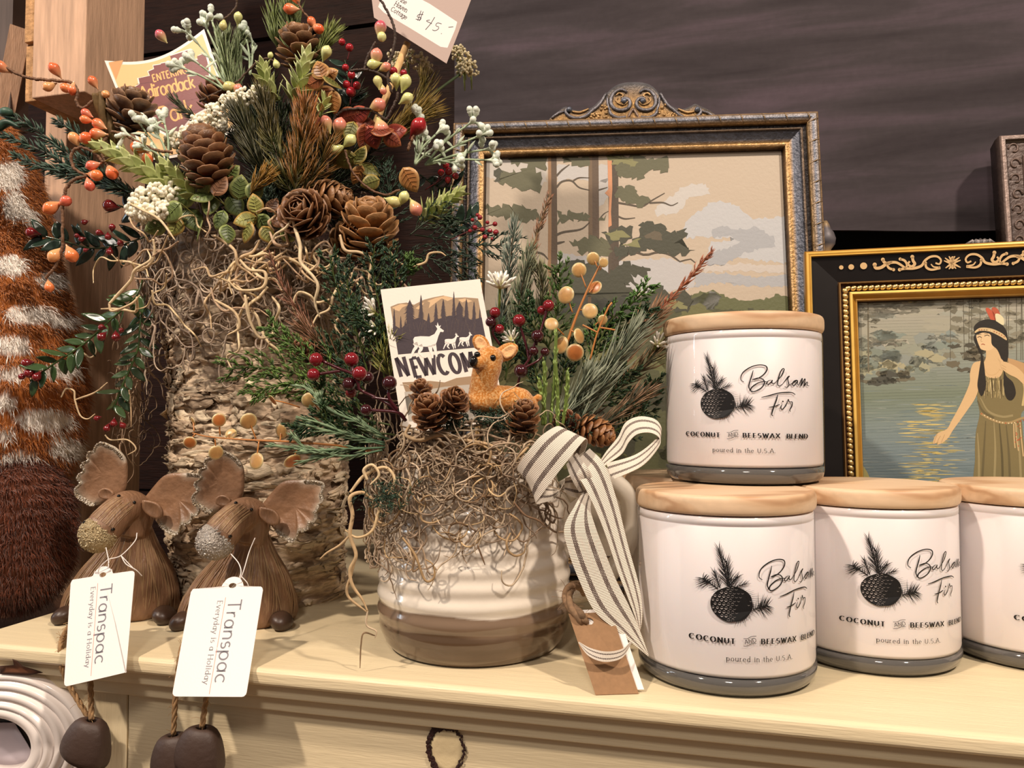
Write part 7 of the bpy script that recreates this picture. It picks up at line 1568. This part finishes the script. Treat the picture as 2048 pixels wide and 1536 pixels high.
# kraft tag on jute
qs = lambda x, y, z=None, F=None: on_z(650 + x / 2.56, 800 + y / 2.56, z) if F is None else qz(x, y, F)
KB, KB2 = qs(1385, 1510, .03), qs(1606, 1503, .03)
KT, KT2 = qz(1246, 1095, 42.2), qz(1466, 1085, 42.0)
kt = thing('kraft_tag', (KB + KB2) / 2, 'brown kraft paper tag with a white tag behind it, leaning against the pot on jute', 'tag')
def sheet(name, m, c, off, hole=None):
    a, b_, cc, dd = [p + off for p in (KT, KT2, KB2, KB)]; N = unit(np.cross(b_ - a, dd - a)); N = N if np.dot(N, Fv) < 0 else -N; mb = MB()
    f = lambda u, v, e: (a * (1 - u) + b_ * u) * (1 - v) + (dd * (1 - u) + cc * u) * v + N * e
    oo = spline(A([(0, 0), (.5, 0), (1, 0), (1, .5), (1, 1), (.5, 1), (0, 1), (0, .5), (0, 0)]), 9)
    oo = np.concatenate([np.linspace(p, q_, 14, False) for p, q_ in (((0, 0), (1, 0)), ((1, 0), (1, 1)), ((1, 1), (0, 1)), ((0, 1), (0, 0)))])
    an = np.arctan2((oo[:, 1] - .105) * 1.9, oo[:, 0] - .42); hh = np.stack([.42 + .10 * np.cos(an), .105 + .045 * np.sin(an)], 1)
    mb.grid(A([[f(*p, .02) for p in hh], [f(*p, .02) for p in oo], [f(*p, -.02) for p in oo], [f(*p, -.02) for p in hh], [f(*p, .02) for p in hh]]), lin(c), close_v=True); return mb.build(name, m, kt, smooth=False)
sheet('card', mat('kraft_paper', None, .8, var=.1, vscale=350, bump=.0001, bscale=800), '#94714f', A([0, 0, 0])); sheet('backing_card', PAPER, '#f0e9e2', Rv * .32 + Fv * .22 + A([0, 0, .12]))
mb = MB(); P = spline([qz(1325, 1140, 41.95), qz(1310, 1110, 41.8), qz(1262, 1060, 42.3), (qz(1240, 1000, 43.0)), qz(1262, 960, 44.0), qz(1310, 955, 45.0), qz(1340, 990, 45.4)], 60); twine(mb, P, .30, 3, 3.0, '#7d6248', fuzz=30); mb.build('jute_loop', twine_m, kt)

# ---------------------------------------------------------------- left side: plush fawn, crate, pine display ladder, ridged oval frame
CR = thing('wooden_crate', (-63, 49, -95), 'brown wooden crate beside the dresser with the plush deer on it', 'crate')
kw = mat('crate_wood', '#5a3a24', .6, var=.35, vscale=20, stretch=(1, 1, 10), bump=.0005, bscale=60)
for i in range(7):
    b = MB(); b.box((-78, 40, -95 + i * 13.4), (-48.4, 57.6, -95 + i * 13.4 + 13.0)); b.build('plank', kw, CR, smooth=False, mods=[BEV(.2)])
FW_ = 60.0; PD = thing('plush_deer', W(20, 1190, FW_), 'plush deer with orange fur and white spots, cut by the left edge', 'soft toy')
PD.location = T(A([W(20, 1190, FW_)[0], W(20, 1190, FW_)[1], -1.1])); ORG[PD.name] = A([W(20, 1190, FW_)[0], W(20, 1190, FW_)[1], -1.1])
SPOTS = ((15, 350, 30, 30), (25, 410, 22, 30), (58, 432, 14, 20), (20, 530, 34, 22), (100, 560, 30, 18), (60, 628, 50, 20), (25, 690, 34, 22), (122, 640, 26, 16), (28, 745, 34, 16), (118, 742, 40, 18), (90, 838, 58, 24), (8, 806, 26, 18), (10, 868, 20, 14), (130, 892, 34, 22), (40, 922, 44, 20), (100, 968, 22, 18), (-40, 640, 30, 30), (-60, 800, 30, 40))
bp = spline([W(-90, 240, 66), W(-50, 360, 65), W(-30, 500, 64), W(-20, 640, 62.5), W(-15, 780, 61.5), W(-20, 900, 61.5), W(-20, 990, 62)], 30)
brad = np.interp(np.linspace(0, 1, 30), [0, .1, .25, .45, .6, .75, .9, 1], [2.5, 4.2, 4.6, 5.2, 6.0, 6.5, 6.0, 4.0])
lp = spline([W(10, 930, 60.0), W(25, 1010, 59.0), W(20, 1100, 58.6), W(10, 1160, 58.8), W(0, 1185, 59)], 20); lrad = np.interp(np.linspace(0, 1, 20), [0, .3, .7, .9, 1], [2.5, 3.9, 4.1, 3.2, 1.5])
for nm, path, rad, cc in (('body', bp, brad, '#b0672d'), ('hind_leg', lp, lrad, '#5d2f18')):
    b = MB(); pp = np.stack([np.interp(np.linspace(0, 1, 110), np.linspace(0, 1, len(path)), path[:, k_]) for k_ in range(3)], 1); b.tube(pp, np.interp(np.linspace(0, 1, 110), np.linspace(0, 1, len(path)), rad), 90, lin(cc))
    if nm == 'body':
        rel = b.v[0] - CAM; dep = rel @ Fv; vx = 1024 + FPX * (rel @ Rv) / dep; vy = 768 - FPX * (rel @ Uv) / dep; gc_ = np.tile(lin(cc), (len(vx), 1))
        for sx, sy, wx, wy in SPOTS: gc_[((vx - sx) / wx) ** 2 + ((vy - sy) / wy) ** 2 < .95] = lin('#fff8ee')
        b.c[0] = gc_
    o = b.build(nm, mat('plush_ground', None, .95), PD)
    hb = MB(); nH = 26000 if nm == 'body' else 9000
    k = len(path); t = nr.uniform(0, 1, nH); x = t * (k - 1); i = np.minimum(x.astype(int), k - 2); f = (x - i)[:, None]
    C_ = path[i] * (1 - f) + path[i + 1] * f; Tn = nz(path[i + 1] - path[i]); Rr_ = (rad[i] * (1 - f[:, 0]) + rad[i + 1] * f[:, 0])[:, None]
    tocam = nz(CAM - C_); ref = tocam - Tn * (tocam * Tn).sum(1, keepdims=True); u = nz(ref); v = np.cross(Tn, u); a = nr.uniform(-1.9, 1.9, nH)[:, None]
    nrm = u * np.cos(a) + v * np.sin(a); B = C_ + nrm * Rr_
    dd = nz(nrm * .75 + Tn * .55 + .35 * nr.normal(size=(nH, 3)) + A([0, 0, -.25])); l = nr.uniform(.6, 1.15, nH)[:, None]
    E = B + dd * l + A([0, 0, -.2]); M = B + dd * l * .5
    rel = B - CAM; dep = rel @ Fv; px = 1024 + FPX * (rel @ Rv) / dep; py = 768 - FPX * (rel @ Uv) / dep
    col = np.tile(lin('#b56c2c') if nm == 'body' else lin('#6e3417'), (nH, 1))
    if nm == 'body':
        for sx, sy, wx, wy in SPOTS:
            m_ = ((px - sx) / wx) ** 2 + ((py - sy) / wy) ** 2 + nr.normal(0, .12, nH) < 1.05; col[m_] = lin('#fff8ee')
    s1 = nz(np.cross(dd, nr.normal(size=(nH, 3)))) ; s2 = np.cross(dd, s1); V = np.zeros((nH, 7, 3))
    for q_ in range(3):
        oo = (s1 * math.cos(q_ * 2.094) + s2 * math.sin(q_ * 2.094)) * .035; V[:, q_] = B + oo; V[:, 3 + q_] = M + oo * .8
    V[:, 6] = E; bc = nr.uniform(.7, 1.3, (nH, 1, 1)); Cc = np.repeat(col[:, None], 7, 1) * bc; base = (np.arange(nH) * 7)[:, None]
    F_ = np.concatenate([base + A([[q_, (q_ + 1) % 3, 3 + (q_ + 1) % 3, 3 + q_]]) for q_ in range(3)]); b0 = hb.n; hb.add(V.reshape(-1, 3), F_, Cc.reshape(-1, 3))
    tr = np.concatenate([base + A([[3 + q_, 3 + (q_ + 1) % 3, 6]]) for q_ in range(3)]) + b0; hb.f += tr.tolist(); hb.m += [0] * len(tr)
    fo = hb.build('fur', mat('plush_fur', None, .8, sheen=.4, spec=.2), o); fo['kind'] = 'stuff'
# pine ladder
LA = thing('display_ladder', (-60, 64, -95), 'raw pine board display ladder standing left of the birch planter', 'ladder')
pine = mat('raw_pine', '#c8a284', .65, var=.25, vscale=18, stretch=(14, 14, 1.2), bump=.0004, bscale=70)
rough = mat('end_grain', '#b98d5f', .85, var=.4, vscale=160, bump=.0015, bscale=220)
a0, a1 = W(82, 600, 72), W(136, 600, 72); yf = a0[1]
b = MB(); b.box((a0[0], yf, -95), (a1[0], yf + 10.5, 46)); b.build('upright', pine, LA, smooth=False, mods=[BEV(.12)])
c0_, c1_ = W(65, 120, 67), W(196, 120, 67); zb_ = W(65, 198, 67)[2]
b = MB(); b.box((c0_[0], c0_[1], zb_), (c1_[0], c0_[1] + 7, zb_ + 40)); b.build('crosspiece', pine, LA, smooth=False, mods=[BEV(.1)])
e0, e1 = W(35, 120, 67), W(63, 120, 67); zs_ = W(50, 80, 67)[2]
b = MB(); b.box((e0[0], c0_[1] + .5, zb_), (e1[0] + .1, c0_[1] + 6, zs_ - .15)); b.build('end_block', rough, LA, smooth=False, mods=[BEV(.08)])
b = MB(); b.box((e0[0], c0_[1] + .3, zs_ + .1), (e1[0] + .1, c0_[1] + 6, zb_ + 40)); b.build('end_block', rough, LA, smooth=False, mods=[BEV(.08)])
b = MB(); p0_, p1_ = W(-10, 330, 74), W(42, 60, 74); b.tube([p0_, p1_], 1.2, 4, lin('#c8a284')); b.build('brace', pine, LA, smooth=False)
b = MB(); b.box((W(-60, 50, 74)[0], W(0, 50, 74)[1], 42), (W(32, 50, 74)[0], W(0, 50, 74)[1] + 2, 90)); b.build('weathered_board', mat('grey_board', '#5d504a', .8, var=.35, vscale=15, stretch=(10, 1, 1)), LA, smooth=False)
# ridged white oval frame leaning in front of the dresser
OF = thing('oval_frame', W(2, 1620, 47.5), 'glossy white ridged oval frame at the lower left corner before the dresser', 'frame')
oc = W(2, 1485, 48.5); s = 48.5 / FPX; pr = [(70, -.1), (71, .3), (74, .42), (94, .5), (96, .34), (98, .34), (100, .48), (109, .42), (112, .12), (115, .12), (118, .34), (130, .28), (133, .0), (136, .0), (139, .2), (150, .12), (153, -.12), (156, -.12), (158, .02), (168, -.12), (172, -.3), (172, -.8), (70, -.8), (70, -.1)]
an = np.linspace(0, 2 * math.pi, 96, False); G = A([[oc + Rv * (p * s * math.cos(t)) + Uv * ((p * .80 if p > 60 else p) * s * math.sin(t)) - Fv * h * 1.7 for t in an] for p, h in pr])
b = MB(); b.grid(G, lin('#f1e8e2'), close_v=True); b.build('ridged_rim', mat('white_resin', None, .25, coat=.4), OF)
b = MB(); ol = [oc + Rv * (72 * s * math.cos(t)) + Uv * (58 * s * math.sin(t)) + Fv * .9 for t in an]; b.plate(ol, .2, 0, 2, lin('#1d1816')); b.build('dark_plate', mat('dark_gloss', None, .25), OF)
b = MB(); b.plate([oc + Rv * x * s + Uv * y * s + Fv * .7 for x, y in ((-75, 30), (12, 30), (38, -12), (62, -55), (10, -58), (-60, -50))], .15, .05, 2, lin('#b9b0b8')); b.build('pale_card', mat('grey_card', None, .4), OF)
lc, mp = card('paper_label', 'small cream label with black marks on the dresser below the left moose hoof', 'label', [(176, 1498), (258, 1488), (262, 1580), (170, 1585)], 48.5, .0, .05, '#e2d8c4')
d = Decal()
for P in ([(200, 1522), (222, 1512), (236, 1526)], [(226, 1508), (248, 1500)], [(186, 1540), (200, 1534), (212, 1548)]): d.stroke(P, 5, '#1c1816', smooth=8, taper=[.4, 1, .4])
d.build('print', mp, CARD, lc)
# curled dry leaf on the moulding
DL = thing('dried_leaf', W(40, 1335, 48.6), 'curled brown dried leaf stuck above the white oval frame', 'leaf')
b = MB(); b.plate([W(x, y, f) for x, y, f in ((0, 1332, 48.6), (28, 1330, 48.4), (25, 1318, 48.2), (34, 1322, 48.2), (46, 1334, 48.3), (86, 1345, 48.4), (60, 1350, 48.5), (0, 1348, 48.6))], .06, .15, 3, lin('#6b4128'), lin('#3d2114')); b.build('leaf_blade', mat('dry_leaf', None, .7, var=.3, vscale=200), DL)
